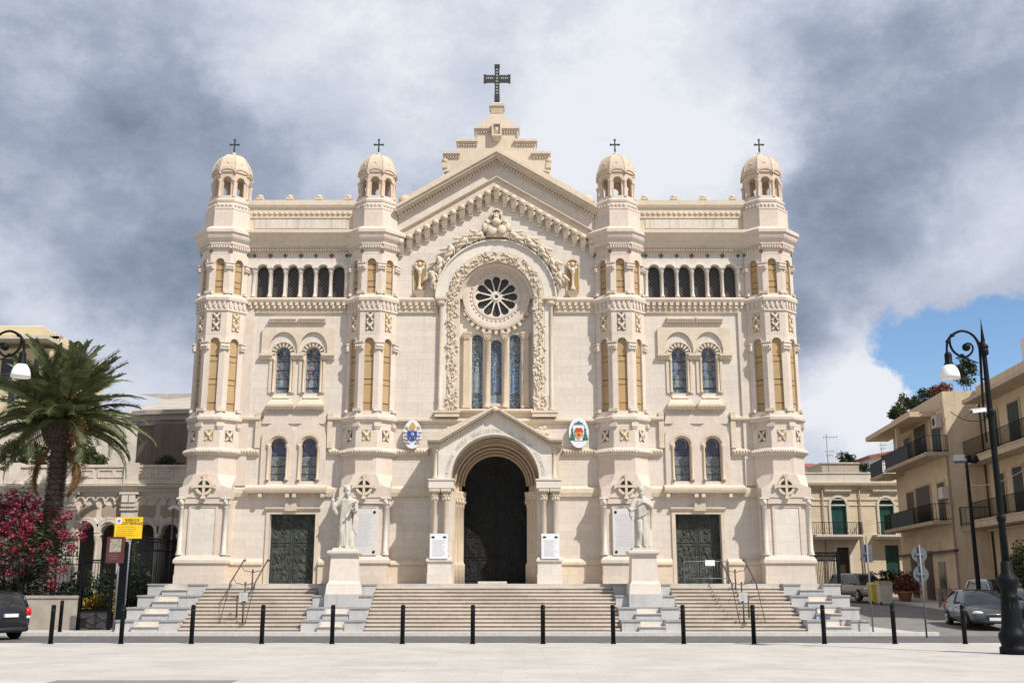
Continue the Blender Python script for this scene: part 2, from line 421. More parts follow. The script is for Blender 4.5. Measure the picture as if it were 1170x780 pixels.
    def build(s, name, mats, parent=None, recalc=True, kind=None, label=None):
        if not isinstance(mats, (list, tuple)): mats = [mats]
        o_ = org(parent)
        me = bpy.data.meshes.new(name)
        me.from_pydata([q - o_ for q in s.v], [], s.f)
        for m in mats: me.materials.append(m)
        me.polygons.foreach_set('material_index', s.m)
        me.polygons.foreach_set('use_smooth', s.sm)
        if recalc:
            bm = bmesh.new(); bm.from_mesh(me)
            bmesh.ops.recalc_face_normals(bm, faces=bm.faces)
            bm.to_mesh(me); bm.free()
        me.update()
        o = bpy.data.objects.new(name, me)
        col.objects.link(o)
        if parent: o.parent = parent; ORG[o.name] = o_
        if kind: o['kind'] = kind
        if label: o['label'] = label
        return o
def tag(o, label, cat, group=None, kind=None):
    o['label'] = label; o['category'] = cat
    if group: o['group'] = group
    if kind: o['kind'] = kind
    return o
def thing(name, label, cat, loc=(0, 0, 0), rotz=0, group=None, local=False):
    o = bpy.data.objects.new(name, None); col.objects.link(o)
    o.location = loc; o.rotation_euler = (0, 0, rotz); o.empty_display_size = .3
    ORG[o.name] = Vector((0, 0, 0)) if local else Vector(loc)
    return tag(o, label, cat, group)
def kids(o): return [c for c in o.children]
def copy_tree(o, parent=None):
    c = o.copy(); col.objects.link(c)
    if parent: c.parent = parent
    for ch in kids(o): copy_tree(ch, c)
    return c
def arched(xc, hw, zb, zs, n=14):             # opening: straight jambs to zs, then a half circle
    pts = [(xc - hw, zb), (xc + hw, zb), (xc + hw, zs)]
    pts += [(xc + hw * math.cos(PI * i / n), zs + hw * math.sin(PI * i / n)) for i in range(1, n)]
    return pts + [(xc - hw, zs)]
def horseshoe(xc, hw, zb, zs, r, n=14):
    pts = [(xc - hw, zb), (xc + hw, zb), (xc + hw, zs)]
    zc = zs + r * .25
    a0 = -math.asin(.25)
    pts += [(xc + r * math.cos(a0 + (PI - 2 * a0) * i / n), zc + r * math.sin(a0 + (PI - 2 * a0) * i / n)) for i in range(0, n + 1)]
    return pts + [(xc - hw, zs)]
def smooth_path(pts, k=5):
    pts = [Vector(p) for p in pts]; out = []
    for i in range(len(pts) - 1):
        a, b, c, d = pts[max(i - 1, 0)], pts[i], pts[i + 1], pts[min(i + 2, len(pts) - 1)]
        for j in range(k):
            t = j / k
            out.append(.5 * ((2 * b) + (c - a) * t + (2 * a - 5 * b + 4 * c - d) * t * t + (3 * b - a - 3 * c + d) * t ** 3))
    return out + [pts[-1]]
def smooth_rad(r, k=5):
    out = []
    for a, b in zip(r[:-1], r[1:]): out += [a + (b - a) * j / k for j in range(k)]
    return out + [r[-1]]
def text_mesh(txt, size, depth=.01):
    cu = bpy.data.curves.new('lettering', 'FONT'); cu.body = txt; cu.size = size; cu.extrude = depth / 2
    cu.align_x = 'CENTER'; cu.align_y = 'CENTER'; cu.resolution_u = 2
    ob = bpy.data.objects.new('lettering', cu); col.objects.link(ob)
    dg = bpy.context.evaluated_depsgraph_get()
    me = bpy.data.meshes.new_from_object(ob.evaluated_get(dg))
    vs = [v.co.copy() for v in me.vertices]; fs = [tuple(p.vertices) for p in me.polygons]
    bpy.data.objects.remove(ob); bpy.data.curves.remove(cu); bpy.data.meshes.remove(me)
    return vs, fs
UPRIGHT = Matrix.Rotation(R(90), 4, 'X')       # text plane -> XZ plane facing -y
def put_text(mb, txt, size, loc, rot=0, mi=0, depth=.01, xs=1):
    vs, fs = text_mesh(txt, size, depth)
    T = Matrix.Translation(loc) @ Matrix.Rotation(-rot, 4, 'Y') @ UPRIGHT @ Matrix.Scale(xs, 4, (1, 0, 0))
    mb.add([T @ v for v in vs], fs, mi)
# ================================================================== GROUND
def sheet(name, x0, x1, y0, y1, z, m, kind='structure'):
    mb = MB(); mb.box(x0, x1, y0, y1, z - .3, z)
    return mb.build(name, m, kind=kind)
LAND = 1.75
mbg = MB(); mbg.box(-900, 900, -300, 1500, -1.0, -.45); mbg.build('ground', M_GROUND, kind='structure')
sheet('plaza', -60, 60, -40, 32.55, 0, M_PLAZA)
mb = MB(); mb.box(-60, 60, 32.55, 32.8, -.3, .004); mb.build('plaza_kerb', M_KERB, kind='structure')
sheet('road', -60, 60, 32.8, 39.45, -.1, M_ASPH)
def hgt(y): return min(.9, max(0.0, (y - 42.0) * .036))
mb = MB(); mb.box(-60, 15.6, 39.45, 39.7, -.3, .03); mb.box(15.6, 16.2, 39.45, 39.9, -.3, .03); mb.build('sidewalk_kerb', M_KERB, kind='structure')
mb = MB(); mb.box(-60, -13.95, 39.7, 60, -.3, .02); mb.box(-13.95, 13.9, 39.7, 44.2, -.3, .02); mb.box(13.9, 15.6, 39.7, 60, -.3, .02); mb.build('sidewalk', M_SIDEW, kind='structure')
def slope_strip(name, x0, x1, dz, m, ys):
    mb = MB()
    for a, b in zip(ys[:-1], ys[1:]):
        mb.add([(x0, a, hgt(a) + dz), (x1, a, hgt(a) + dz), (x1, b, hgt(b) + dz), (x0, b, hgt(b) + dz), (x0, a, -.44), (x1, a, -.44), (x1, b, -.44), (x0, b, -.44)],
               [(0, 1, 2, 3), (0, 4, 5, 1), (3, 2, 6, 7), (0, 3, 7, 4), (1, 5, 6, 2)])
    return mb.build(name, m, kind='structure')
slope_strip('side_street', 15.6, 23.3, -.096, M_WORN, [39.45, 42, 50, 60, 72, 110])
slope_strip('street_kerb', 23.3, 23.55, .03, M_KERB, [39.45, 42, 50, 60, 72])
slope_strip('pavement', 23.55, 40, .02, M_SIDEW, [39.45, 42, 50, 60, 72])
mb = MB(); mb.box(-13.85, 13.85, 43.78, 62, -.3, LAND - .006); mb.build('terrace', M_SIDEW, kind='structure')
# inlaid darker paving near the camera
a = P(128, 775, 1).x
pA = P(130, 776, 20.0); 
mb = MB(); mb.box(-7.6, -4.3, 19.0, 20.15, -.004, .004); mb.build('dark_paving', M_DPAVE, kind='structure')

# ================================================================== CATHEDRAL
cath = thing('cathedral', 'cream stone cathedral with four domed turrets, rose window and stepped gable', 'church', (0, 46, LAND))
WY = 46.0
TX = (12.40, 5.58)
TY = 46.3
AP = 1.083
zt = lambda py: Z(py, 45.2)
zl = lambda py: Z(py, 45.5)
rnd = random.Random(3)

def facet(mb, k, outer, holes, a, thick, mi=0, mi_side=None):
    # outer/holes in facet coordinates (x along the facet, z)
    ang = k * PI / 4
    mb.M = Matrix.Rotation(ang, 4, 'Z')
    mb.plate(outer, holes, -a, -a + thick, mi, mi_side=mi_side)
    mb.M = None

def make_turret():
    mb = MB()
    hw = AP * math.tan(PI / 8)
    # ---- shaft with mouldings; the window tiers step back to the alabaster depth
    inn = AP - .20
    mb.octa([(AP, zt(552)), (AP, zt(520)), (AP + .07, zt(519.5)), (AP + .16, zt(517)), (AP + .17, zt(513.5)), (AP + .08, zt(511.5)), (AP + .05, zt(511)), (AP + .02, zt(488)), (AP + .02, zt(482)),
             (AP + .06, zt(481.5)), (AP + .15, zt(479)), (AP + .16, zt(476)), (AP + .06, zt(474.5)), (AP + .03, zt(470.5)), (inn, zt(470.3)), (inn, zt(381))])
    mb.octa([(AP, zt(381)), (AP, zt(355)), (AP + .05, zt(354.5)), (AP + .05, zt(352.5)), (AP + .03, zt(352)), (AP + .04, zt(344)), (AP + .12, zt(343)), (AP + .14, zt(340)), (AP + .10, zt(338.5)), (AP + .03, zt(336)), (inn, zt(335.8)), (inn, zt(291))])
    mb.octa([(AP, zt(290)), (AP, zt(284)), (AP + .05, zt(283.5)), (AP + .05, zt(279.5)), (AP + .12, zt(279)), (AP + .13, zt(276.5)), (AP + .24, zt(273)), (AP + .28, zt(270.5)), (AP + .28, zt(268.8)), (AP + .36, zt(267)), (AP + .36, zt(263.5)), (AP + .1, zt(259)), (1.03, zt(258.5)),
             (1.02, zl(241)), (1.04, zl(240.5)), (1.04, zl(238.5)), (.93, zl(238)), (.90, zl(231.5)), (.93, zl(231)), (.95, zl(229)), (.90, zl(227.5)), (.86, zl(227)), (.86, zl(223.5))])
    # little dentils of the cornice, the sill friezes and the rope moulding
    for k in range(-3, 4):
        mb.M = Matrix.Rotation(k * PI / 4, 4, 'Z')
        for i in range(8):
            x = -hw + hw * 2 * (i + .5) / 8
            mb.box(x - .035, x + .035, -AP - .115, -AP - .04, zt(283.0), zt(279.4))
        for i in range(4):
            x = -hw + hw * 2 * (i + .5) / 4
            mb.box(x - .055, x + .055, -AP - .09, -AP - .02, zt(349), zt(343.2))
            mb.ell((x + .02, -AP - .045, zt(350.5)), (.065, .05, .09), nu=6, nv=4)
        for i in range(9):
            x = -hw * 1.1 + hw * 2.2 * (i + .5) / 9
            mb.ell((x, -AP - .17, zt(515.5)), (.055, .06, .075), nu=6, nv=4)
        for i in range(4):
            x = -hw * .8 + hw * 1.6 * (i + .5) / 4
            mb.ell((x, -.935, zl(235)), (.075, .05, .075), nu=6, nv=4)
        mb.M = None
    # ---- pierced facets of the two window tiers
    for k in range(-3, 4):
        z0, z1 = zt(470.6), zt(380.8)
        w = .205
        facet(mb, k, [(-hw, z0), (hw, z0), (hw, z1), (-hw, z1)], [arched(0, w, zt(468.5), zt(390.5))], AP, .21)
        z0, z1 = zt(336.1), zt(289.8)
        facet(mb, k, [(-hw, z0), (hw, z0), (hw, z1), (-hw, z1)], [arched(0, .19, zt(334.3), zt(299.5))], AP, .21)
        mb.M = Matrix.Rotation(k * PI / 4, 4, 'Z')
        mb.arc(0, zt(390.5), .205, .27, -AP - .035, -AP, n=12)
        mb.arc(0, zt(299.5), .19, .26, -AP - .035, -AP, n=12)
        mb.M = None
    # ---- corner piers: base, capital, block under the sill
    for k in range(-3, 3):
        ang = (k + .5) * PI / 4
        mb.M = Matrix.Rotation(ang, 4, 'Z')
        rc = AP / math.cos(PI / 8)
        for (pa, pb, d, w) in ((398.5, 392, .06, .20), (391.5, 390, .09, .22), (469.5, 466, .05, .2), (307, 301.5, .06, .19), (301, 299.7, .085, .21), (335, 332, .045, .19)):
            mb.box(-w, w, -rc - d, -rc + .14, zt(pa), zt(pb))
        for q in (-.13, -.05, .04, .12):
            mb.ell((q, -rc - .06, zt(395)), (.05, .045, .08), nu=6, nv=4)
            mb.ell((q, -rc - .06, zt(304)), (.05, .045, .07), nu=6, nv=4)
        mb.box(-.16, .16, -rc - .08, -rc + .1, zt(487), zt(482.2))
        mb.box(-.12, .12, -rc - .05, -rc + .1, zt(489), zt(487))
        mb.M = None
    # ---- square base with chamfered cap
    bw = 1.06; fy = -1.28
    z0 = LAND; zp = Z(643, 45.0); zq = Z(634, 45.0); zc0 = Z(568, 45.0); zc1 = Z(557, 45.0); zc2 = Z(541, 45.0)
    mb.box(-bw, bw, fy, .9, z0, Z(656, 45.))
    mb.box(-bw + .02, bw - .02, fy + .02, .9, Z(656, 45.), zp)
    mb.box(-bw - .05, bw + .05, fy - .05, .9, zp, Z(639.5, 45.0))
    mb.frus(-bw - .05, bw + .05, fy - .05, .9, Z(639.5, 45.), -bw + .08, bw - .08, fy + .08, .9, zq)
    mb.box(-bw + .22, bw - .22, fy + .16, .9, zq, zc0)
    mb.box(-bw + .03, bw - .03, fy + .45, .9, zq, zc0)
    # cap: octagonal outline front, sloping corners
    cw = bw + .0
    top = [(-hw - .02, -AP - .08), (hw + .02, -AP - .08), (AP + .02, -hw), (AP + .02, .9), (-AP - .02, .9), (-AP - .02, -hw)]
    low = [(-cw + .3, fy - .01), (cw - .3, fy - .01), (cw, fy + .32), (cw, .9), (-cw, .9), (-cw, fy + .32)]
    vs = [(a, b, zc1) for a, b in low] + [(a, b, zc2) for a, b in top]
    mb.add(vs, [(i, (i + 1) % 6, 6 + (i + 1) % 6, 6 + i) for i in range(6)] + [tuple(range(6))[::-1], tuple(range(6, 12))])
    low2 = [(-cw, fy - .01), (cw, fy - .01), (cw, .9), (-cw, .9)]
    mb.box(-cw, cw, fy - .005, .9, zc0, zc1 - .002)
    mb.frus(-cw, cw, fy - .004, .9, zc1 - .002, -cw + .3, cw - .3, fy - .002, .9, zc1 + .12)
    mb.frus(-cw + .22, cw - .22, fy - .008, .2, zc0 + .02, -hw - .05, hw + .05, fy + .04, .2, zc2 - .02)
    # panel frame on the base
    pz0, pz1 = Z(637, 45.), Z(577, 45.); pw = .57
    mb.plate([(-pw - .05, pz0 - .03), (pw + .05, pz0 - .03), (pw + .05, pz1 + .04), (-pw - .05, pz1 + .04)], [[(-pw + .05, pz0 + .08), (pw - .05, pz0 + .08), (pw - .05, pz1 - .08), (-pw + .05, pz1 - .08)]], fy + .10, fy + .17)
    mb.box(-bw + .25, bw - .25, fy + .03, fy + .2, Z(575, 45.), zc0)
    body = mb.build('turret', [M_PINK], cath)
    body.location = (0, 0, 0)
    ORG[body.name] = Vector((0, 0, 0))
    for ch in body.data.vertices: ch.co += Vector((0, 46, LAND))    # back to local turret coordinates (axis at 0,0; true heights)
    def sub(mb, name, m): return mb.build(name, m, body)
    q = MB(); q.box(-pw + .05, pw - .05, fy + .13, fy + .18, pz0 + .08, pz1 - .08); sub(q, 'base_panel', M_WHITE)
    for sx in (-1, 1):
        x = sx * (bw - .12)
        q = MB(); q.lathe([(.15, zq), (.15, zq + .05), (.12, zq + .09), (.14, zq + .13), (.10, zq + .2), (.092, zc0 - .42), (.115, zc0 - .40), (.10, zc0 - .37)], x, fy + .15, 14)
        q.lathe([(.10, zc0 - .38), (.15, zc0 - .2), (.19, zc0 - .06)], x, fy + .15, 12)
        for i in range(10):
            a = 2 * PI * i / 10
            q.ell((x + .14 * math.cos(a), fy + .15 + .14 * math.sin(a), zc0 - .24 + .1 * (i % 2)), (.045, .045, .07), nu=6, nv=4)
        q.box(x - .2, x + .2, fy - .04, fy + .34, zc0 - .06, zc0 + .003)
        sub(q, 'corner_column', M_WHITE)
    # roundel with a cross
    rz = Z(555.5, 45.0); q = MB()
    q.arc(0, rz, .26, .37, fy - .10, fy - .009, 0, 2 * PI, 28)
    for a in range(4):
        q.M = Matrix.Translation((0, 0, rz)) @ Matrix.Rotation(a * PI / 2, 4, 'Y')
        q.box(-.05, .05, fy - .13, fy - .012, .045 if a else -.045, .50); q.frus(-.05, .05, fy - .13, fy - .012, .36, -.11, .11, fy - .14, fy - .012, .52); q.M = None
    sub(q, 'cross_roundel', M_TRIM)
    q = MB(); q.lathe([(.27, 0), (.27, .02)], 0, 0, 24); 
    for i, v in enumerate(q.v): q.v[i] = Vector((v.x, fy - .03 + v.z, rz + v.y))
    sub(q, 'roundel_opening', M_MDARK)
    # windows: alabaster panes on the visible facets
    for k in range(-3, 4):
        for (zb, zs, w) in ((zt(468.5), zt(390.5), .2), (zt(334.3), zt(299.5), .185)):
            q = MB(); facet(q, k, arched(0, w, zb, zs), [], AP - .10, .02)
            for f in (.36, .68): 
                q.M = Matrix.Rotation(k * PI / 4, 4, 'Z'); q.box(-w, w, -AP + .085, -AP + .1, zb + (zs + w - zb) * f - .012, zb + (zs + w - zb) * f + .012, 1); q.M = None
            sub(q, 'window', [M_ALAB, M_MDARK])
    # mosaic panels
    for k in range(-2, 3):
        for (pa, pb, ws) in ((377, 356.5, .18), (503.5, 490.5, .19)):
            z0, z1 = zt(pa), zt(pb); q = MB()
            q.M = Matrix.Rotation(k * PI / 4, 4, 'Z')
            y = -AP - (.025 if pa > 400 else .0)
            q.box(-ws, ws, y - .02, y + .05, z0, z1, 0)
            c = (z0 + z1) / 2; nrow = 2 if z1 - z0 > .6 else 1
            hh = (z1 - z0) / (2 * nrow)
            for r_ in range(nrow):
                cz = z0 + hh * (2 * r_ + 1)
                for sgn in (1, -1):
                    q.add([(-ws, y - .05, cz - sgn * hh * .74), (-ws * .6, y - .05, cz - sgn * hh * 1.0), (ws, y - .05, cz + sgn * hh * .74), (ws * .6, y - .05, cz + sgn * hh * 1.0),
                           (-ws, y - .021, cz - sgn * hh * .74), (-ws * .6, y - .021, cz - sgn * hh * 1.0), (ws, y - .021, cz + sgn * hh * .74), (ws * .6, y - .021, cz + sgn * hh * 1.0)],
                          [(0, 1, 2, 3), (4, 7, 6, 5), (0, 4, 5, 1), (1, 5, 6, 2), (2, 6, 7, 3), (3, 7, 4, 0)], 1)
                q.ell((0, y - .05, cz), (.09, .06, .09), nu=6, nv=4, mi=1)
            q.M = None
            sub(q, 'mosaic_panel', [M_GOLD if (k + (1 if pa > 400 else 0)) % 2 else M_MDARK, M_TRIM])
        if True:
            z0 = zt(286.8); q = MB(); rc = AP / math.cos(PI / 8)
            q.M = Matrix.Rotation((k + .5) * PI / 4, 4, 'Z') @ Matrix.Translation((0, -rc + .02, z0)) @ Matrix.Rotation(PI / 4, 4, 'Y')
            q.box(-.075, .075, -.03, .08, -.075, .075); q.M = None
            sub(q, 'mosaic_star', [M_MRED, M_MGREEN, M_MDARK][k % 3])
    # lantern
    q = MB(); la = .80; lh = la * math.tan(PI / 8)
    for k in range(8):
        zb, ze = zl(225.5), zl(197)
        zs = zl(206.5)
        facet(q, k, [(-lh, zb), (lh, zb), (lh, ze)] + [(lh * math.cos(PI * i / 8), ze + lh * .62 * math.sin(PI * i / 8)) for i in range(1, 8)] + [(-lh, ze)], [horseshoe(0, .175, zl(223.5), zl(207.5), .205, 12)], la, .12)
        q.M = Matrix.Rotation(k * PI / 4, 4, 'Z')
        q.arc(0, zl(207.5) + .05, .205, .25, -la - .03, -la, n=10)
        for i in range(10):
            t0, t1 = PI * i / 10, PI * (i + 1) / 10
            a, b = (lh + .05) * math.cos(t0), ze + (lh + .03) * .62 * math.sin(t0); c_, d_ = (lh + .05) * math.cos(t1), ze + (lh + .03) * .62 * math.sin(t1)
            q.add([(a, -la - .09, b - .07), (a, -la - .09, b + .03), (c_, -la - .09, d_ + .03), (c_, -la - .09, d_ - .07), (a, -la + .1, b - .07), (a, -la + .1, b + .03), (c_, -la + .1, d_ + .03), (c_, -la + .1, d_ - .07)],
                  [(0, 1, 2, 3), (4, 7, 6, 5), (0, 4, 5, 1), (1, 5, 6, 2), (2, 6, 7, 3), (3, 7, 4, 0)])
        q.M = None
        a = (k + .5) * PI / 4; rc = la / math.cos(PI / 8)
        cx_, cy_ = rc * math.sin(a), -rc * math.cos(a)
        q.lathe([(.085, zb), (.085, zb + .08), (.06, zb + .11), (.055, zl(210)), (.10, zl(206.5)), (.10, zl(205.5))], cx_, cy_, 8)
    q.octa([(.70, zl(226)), (.70, zl(224.4))])
    sub(q, 'lantern', M_DOME)
    q = MB(); zd = zl(196.5); dh = Z(178.5, 46.3) - zd
    prof = [(.86 * math.cos(t * PI / 2) ** .85 if t < 1 else .001, zd + dh * math.sin(t * PI / 2)) for t in [i / 9 for i in range(9)]] + [(.09, zd + dh)]
    k_ = 1 / math.cos(PI / 8)
    q.lathe([(a * k_, z) for a, z in prof], 0, 0, 8, PI / 8, False)
    for i in range(8):
        a = (i + .5) * PI / 4
        q.tube([(r_ * k_ * math.sin(a), -r_ * k_ * math.cos(a), z) for r_, z in prof], .022, 6)
        a = i * PI / 4
        q.ell((.74 * math.sin(a), -.74 * math.cos(a), zd + dh * .42), (.09, .09, .09), nu=8, nv=5)
    q.lathe([(.11, zd + dh - .05), (.13, zd + dh + .02), (.09, zd + dh + .08), (.10, zd + dh + .12), (.04, zd + dh + .17)], 0, 0, 10)
    sub(q, 'dome', M_DOME)
    q = MB(); c0 = zd + dh + .12; c1 = Z(160, 46.3); cm = Z(165.5, 46.3)
    q.box(-.03, .03, -.03, .03, c0, c1); q.box(-.19, .19, -.028, .028, cm - .03, cm + .03)
    for (a, b) in ((0, c1), (-.19, cm), (.19, cm)): q.ell((a, 0, b), (.06, .04, .06), nu=8, nv=5)
    q.ell((0, 0, c0 + .2), (.05, .05, .07))
    sub(q, 'cross', M_CROSS)
    return body
turret = make_turret()
for i, x in enumerate((-TX[0], -TX[1], TX[1], TX[0])):
    t_ = turret if i == 0 else copy_tree(turret, cath)
    t_.location = Vector((x, TY, 0)) - Vector((0, 46, LAND))

def zw(py): return Z(py, WY)
def xw(px, py): return X(px, py, WY)
def wing(s):
    FL = None if s < 0 else Matrix.Scale(-1, 4, (1, 0, 0))
    def part(mb, name, m, parent=cath): return mb.build(name, m, parent)
    def nm():
        q = MB(); q.M = FL; return q
    # window geometry ------------------------------------------------
    log = [(xw(a, 320), xw(b, 320)) for a, b in ((292.6, 307.2), (310, 324), (327.3, 341.3), (344.6, 358.8), (361.8, 376), (379.2, 393.6))]
    up = [xw(323, 420), xw(357.2, 420)]; uw = S(8.4, 420, WY)
    lo = [xw(318, 520), xw(353.2, 520)]; lw = S(9.2, 520, WY)
    d0, d1 = xw(306.6, 630), xw(359, 630)
    holes = []
    for a, b in log: holes.append(horseshoe((a + b) / 2, (b - a) / 2, zw(340), zw(311), (b - a) / 2 * .93))
    for c in up: holes.append(arched(c, uw, zw(449), zw(404.5)))
    for c in lo: holes.append(arched(c, lw, zw(549.5), zw(508.5)))
    holes.append([(d0, LAND + .001), (d1, LAND + .001), (d1, zw(587)), (d0, zw(587))])
    xL, xR = -TX[0] + .2, -TX[1] - .2
    q = nm(); q.plate([(xL, LAND - .05), (xR, LAND - .05), (xR, zw(262)), (xL, zw(262))], holes, WY, WY + .45)
    part(q, 'facade_wall', M_ASH)
    # solid mass behind
    q = nm(); q.box(-TX[0] - .85, xR + .2, WY + .7, 66, LAND - .1, zw(240)); part(q, 'side_mass', M_ASH)
    # plinth course and pilaster strips
    for a, b in ((xL, d0 - .2), (d1 + .2, xR)):
        q = nm(); q.box(a, b, WY - .16, WY, LAND, zw(645))
        q.prof_x([(WY, zw(645)), (WY - .22, zw(645)), (WY - .22, zw(642)), (WY - .05, zw(638)), (WY, zw(638))], a, b)
        part(q, 'plinth', M_LOW)
    q = nm(); q.box(xL, xw(288, 420), WY - .10, WY, zw(555), zw(352)); part(q, 'pilaster_strip', M_PINK)
    q = nm(); q.box(xw(397, 420), xR, WY - .10, WY, zw(555), zw(352)); part(q, 'pilaster_strip', M_PINK)
    # cornice, frieze band of stars, parapet ---------------------------
    zc = lambda py: Z(py, WY - .5)
    q = nm(); q.prof_x([(WY, zc(284)), (WY - .10, zc(284)), (WY - .10, zc(281.5)), (WY - .28, zc(279)), (WY - .34, zc(276)), (WY - .34, zc(274)), (WY - .52, zc(269)), (WY - .62, zc(266.5)), (WY - .62, zc(263.5)), (WY - .3, zc(260.5)), (WY, zc(260))], xL, xR)
    n = 40
    for i in range(n):
        a = xL + .9 + (xR - xL - 1.8) * (i + .5) / n
        q.box(a - .04, a + .04, WY - .2, WY - .08, zc(283.6), zc(279.8))
    part(q, 'cornice', M_TRIM)
    yp = WY + .05; zp = lambda py: Z(py, yp)
    q = nm(); q.box(xL, xR, yp, yp + .5, zp(262), zp(229)); 
    q.prof_x([(yp, zp(238)), (yp - .07, zp(237.5)), (yp - .12, zp(235)), (yp - .12, zp(229.5)), (yp + .1, zp(228)), (yp + .5, zp(228))], xL, xR)
    q.prof_x([(yp, zp(249.5)), (yp - .05, zp(249.5)), (yp - .05, zp(248.3)), (yp, zp(248))], xL, xR)
    for i in range(19):
        a = xL + .9 + (xR - xL - 1.8) * (i + .5) / 19
        q.ell((a, yp - .02, zp(244)), (.11, .06, .08), nu=6, nv=4)
    part(q, 'parapet', M_TRIM)
    q = nm(); q.box(xw(291, 255), xw(397, 255), yp - .025, yp, zp(261), zp(251)); part(q, 'parapet_panel', M_STREAK)
    for px in (297, 331, 364.5, 398):
        a = X(px, 227, yp); q = nm()
        q.box(a - .16, a + .16, yp - .05, yp + .25, zp(228.2), zp(226)); q.box(a - .15, a + .15, yp - .02, yp + .2, zp(226), zp(224.6)); q.ell((a, yp + .08, zp(224.8)), (.16, .14, .12), nu=10, nv=6)
        part(q, 'finial', M_WARM)
    for i, px in enumerate((291, 309, 326, 344, 361, 379, 396.5)):
        a = xw(px, 292.5); z = zw(292.3); q = nm(); r = .13 if i % 2 else .11
        pts = []
        for k in range(8):
            rr = r if k % 2 == 0 else r * .62
            pts.append((a + rr * math.cos(k * PI / 4), z + rr * math.sin(k * PI / 4)))
        q.plate(pts, [], WY - .03, WY + .01)
        part(q, 'mosaic_star', [M_MDARK, M_MRED, M_MGREEN, M_MDARK][(i + (0 if s < 0 else 2)) % 4])
    # loggia -----------------------------------------------------------
    for a, b in log:
        q = nm(); q.plate(horseshoe((a + b) / 2, (b - a) / 2 + .02, zw(340.4), zw(311), (b - a) / 2 * .97), [], WY + .30, WY + .34)
        w = part(q, 'loggia_window', M_LATT)
        q = nm(); 
        for f in (.30, .62): q.box(a, b, WY + .285, WY + .30, zw(340) + f * (zw(303) - zw(340)) - .015, zw(340) + f * (zw(303) - zw(340)) + .015)
        part(q, 'glazing_bar', M_RAIL, w)
        q = nm(); q.arc((a + b) / 2, zw(308.6), (b - a) / 2 * .93, (b - a) / 2 * .93 + .13, WY - .05, WY, n=14); part(q, 'archivolt', M_WHITE, w)
    for i in range(7):
        a = (log[i][0] - .10) if i == 0 else ((log[5][1] + .1) if i == 6 else (log[i - 1][1] + log[i][0]) / 2)
        q = nm(); z0, z1 = zw(340), zw(312)
        q.lathe([(.10, z0), (.10, z0 + .08), (.07, z0 + .13), (.058, z0 + .2), (.055, z1 - .02), (.075, z1), (.09, z1 + .1), (.13, z1 + .22)], a, WY - .02, 10)
        q.box(a - .14, a + .14, WY - .16, WY + .12, z1 + .2, z1 + .28)
        part(q, 'loggia_column', M_WHITE)
    # frieze with brackets ----------------------------------------------
    q = nm(); q.prof_x([(WY, zw(358)), (WY - .08, zw(358)), (WY - .10, zw(356.5)), (WY - .06, zw(356)), (WY - .08, zw(348)), (WY - .22, zw(346)), (WY - .26, zw(344)), (WY - .26, zw(342.5)), (WY - .10, zw(340.5)), (WY, zw(340.2))], xL, xR)
    for i in range(17):
        a = xL + .95 + (xR - xL - 1.9) * (i + .5) / 17
        q.box(a - .075, a + .075, WY - .21, WY - .05, zw(350), zw(346.2)); q.ell((a + .03, WY - .12, zw(352)), (.09, .08, .11), nu=6, nv=4)
    part(q, 'bracket_frieze', M_TRIM)
    # upper windows ------------------------------------------------------
    for a, b in ((309, 339), (342, 372.5)):
        q = nm()
        q.prof_x([(WY, zw(369.5)), (WY - .14, zw(369.5)), (WY - .18, zw(367.5)), (WY - .26, zw(366)), (WY - .26, zw(364.3)), (WY, zw(362.5))], xw(a, 366), xw(b, 366))
        for i in range(11):
            c = xw(a, 366) + (xw(b, 366) - xw(a, 366)) * (i + .5) / 11; q.box(c - .025, c + .025, WY - .215, WY - .12, zw(368.8), zw(366.6))
        part(q, 'window_hood', M_TRIM)
    q = nm(); r = S(18.0, 400, WY); zc_ = zw(400); zb = zw(405)
    pts = [(xw(299.8, 390), zb), (xw(299.8, 390), zw(376)), (xw(303, 390), zw(376)), (xw(303, 390), zw(374.5)), (xw(379, 390), zw(374.5)), (xw(379, 390), zw(376)), (xw(382.5, 390), zw(376)), (xw(382.5, 390), zb)]
    mid = (up[0] + up[1]) / 2
    for c in (up[1], up[0]):
        rr = min(r, abs(up[1] - up[0]) / 2 - .03)
        pts.append((c + rr, zb))
        pts += [(c + rr * math.cos(PI * i / 18), zc_ + r * 1.16 * math.sin(PI * i / 18)) for i in range(0, 19)]
        pts.append((c - rr, zb))
    q.plate(pts, [], WY - .12, WY + .01)
    part(q, 'window_surround', M_TRIM)
    for a, b in ((297.7, 311.8), (333, 347.4), (368, 382.5)):
        q = nm(); q.prof_x([(WY, zw(411)), (WY - .12, zw(411)), (WY - .15, zw(408)), (WY - .22, zw(407)), (WY - .22, zw(404.5)), (WY, zw(404))], xw(a, 407), xw(b, 407))
        part(q, 'impost', M_TRIM)
    for i, c in enumerate(up):
        q = nm(); zs = zw(404.5)
        q.arc(c, zs, uw - .005, uw + .19, WY - .05, WY + .02, n=17, mi=0, alt=1)
        q.arc(c, zs, uw + .19, uw + .24, WY - .075, WY + .02, n=17)
        for sx in (-1, 1): q.box(c + sx * (uw + .2) - .06, c + sx * (uw + .2) + .06, WY - .06, WY + .02, zw(449), zw(411))
        w = part(q, 'arched_window', [M_TRIM, M_MDARK])
        for sx in (-1, 1):
            q = nm(); q.lathe([(.075, zw(449)), (.075, zw(447)), (.05, zw(446)), (.05, zw(412)), (.08, zw(410))], c + sx * (uw + .055), WY - .04, 8); part(q, 'jamb_colonnette', M_WARM, w)
        q = nm(); yy = WY + .27
        q.plate(arched(c, uw + .03, zw(450), zs), [], yy, yy + .03, 0)
        iw = uw * .66
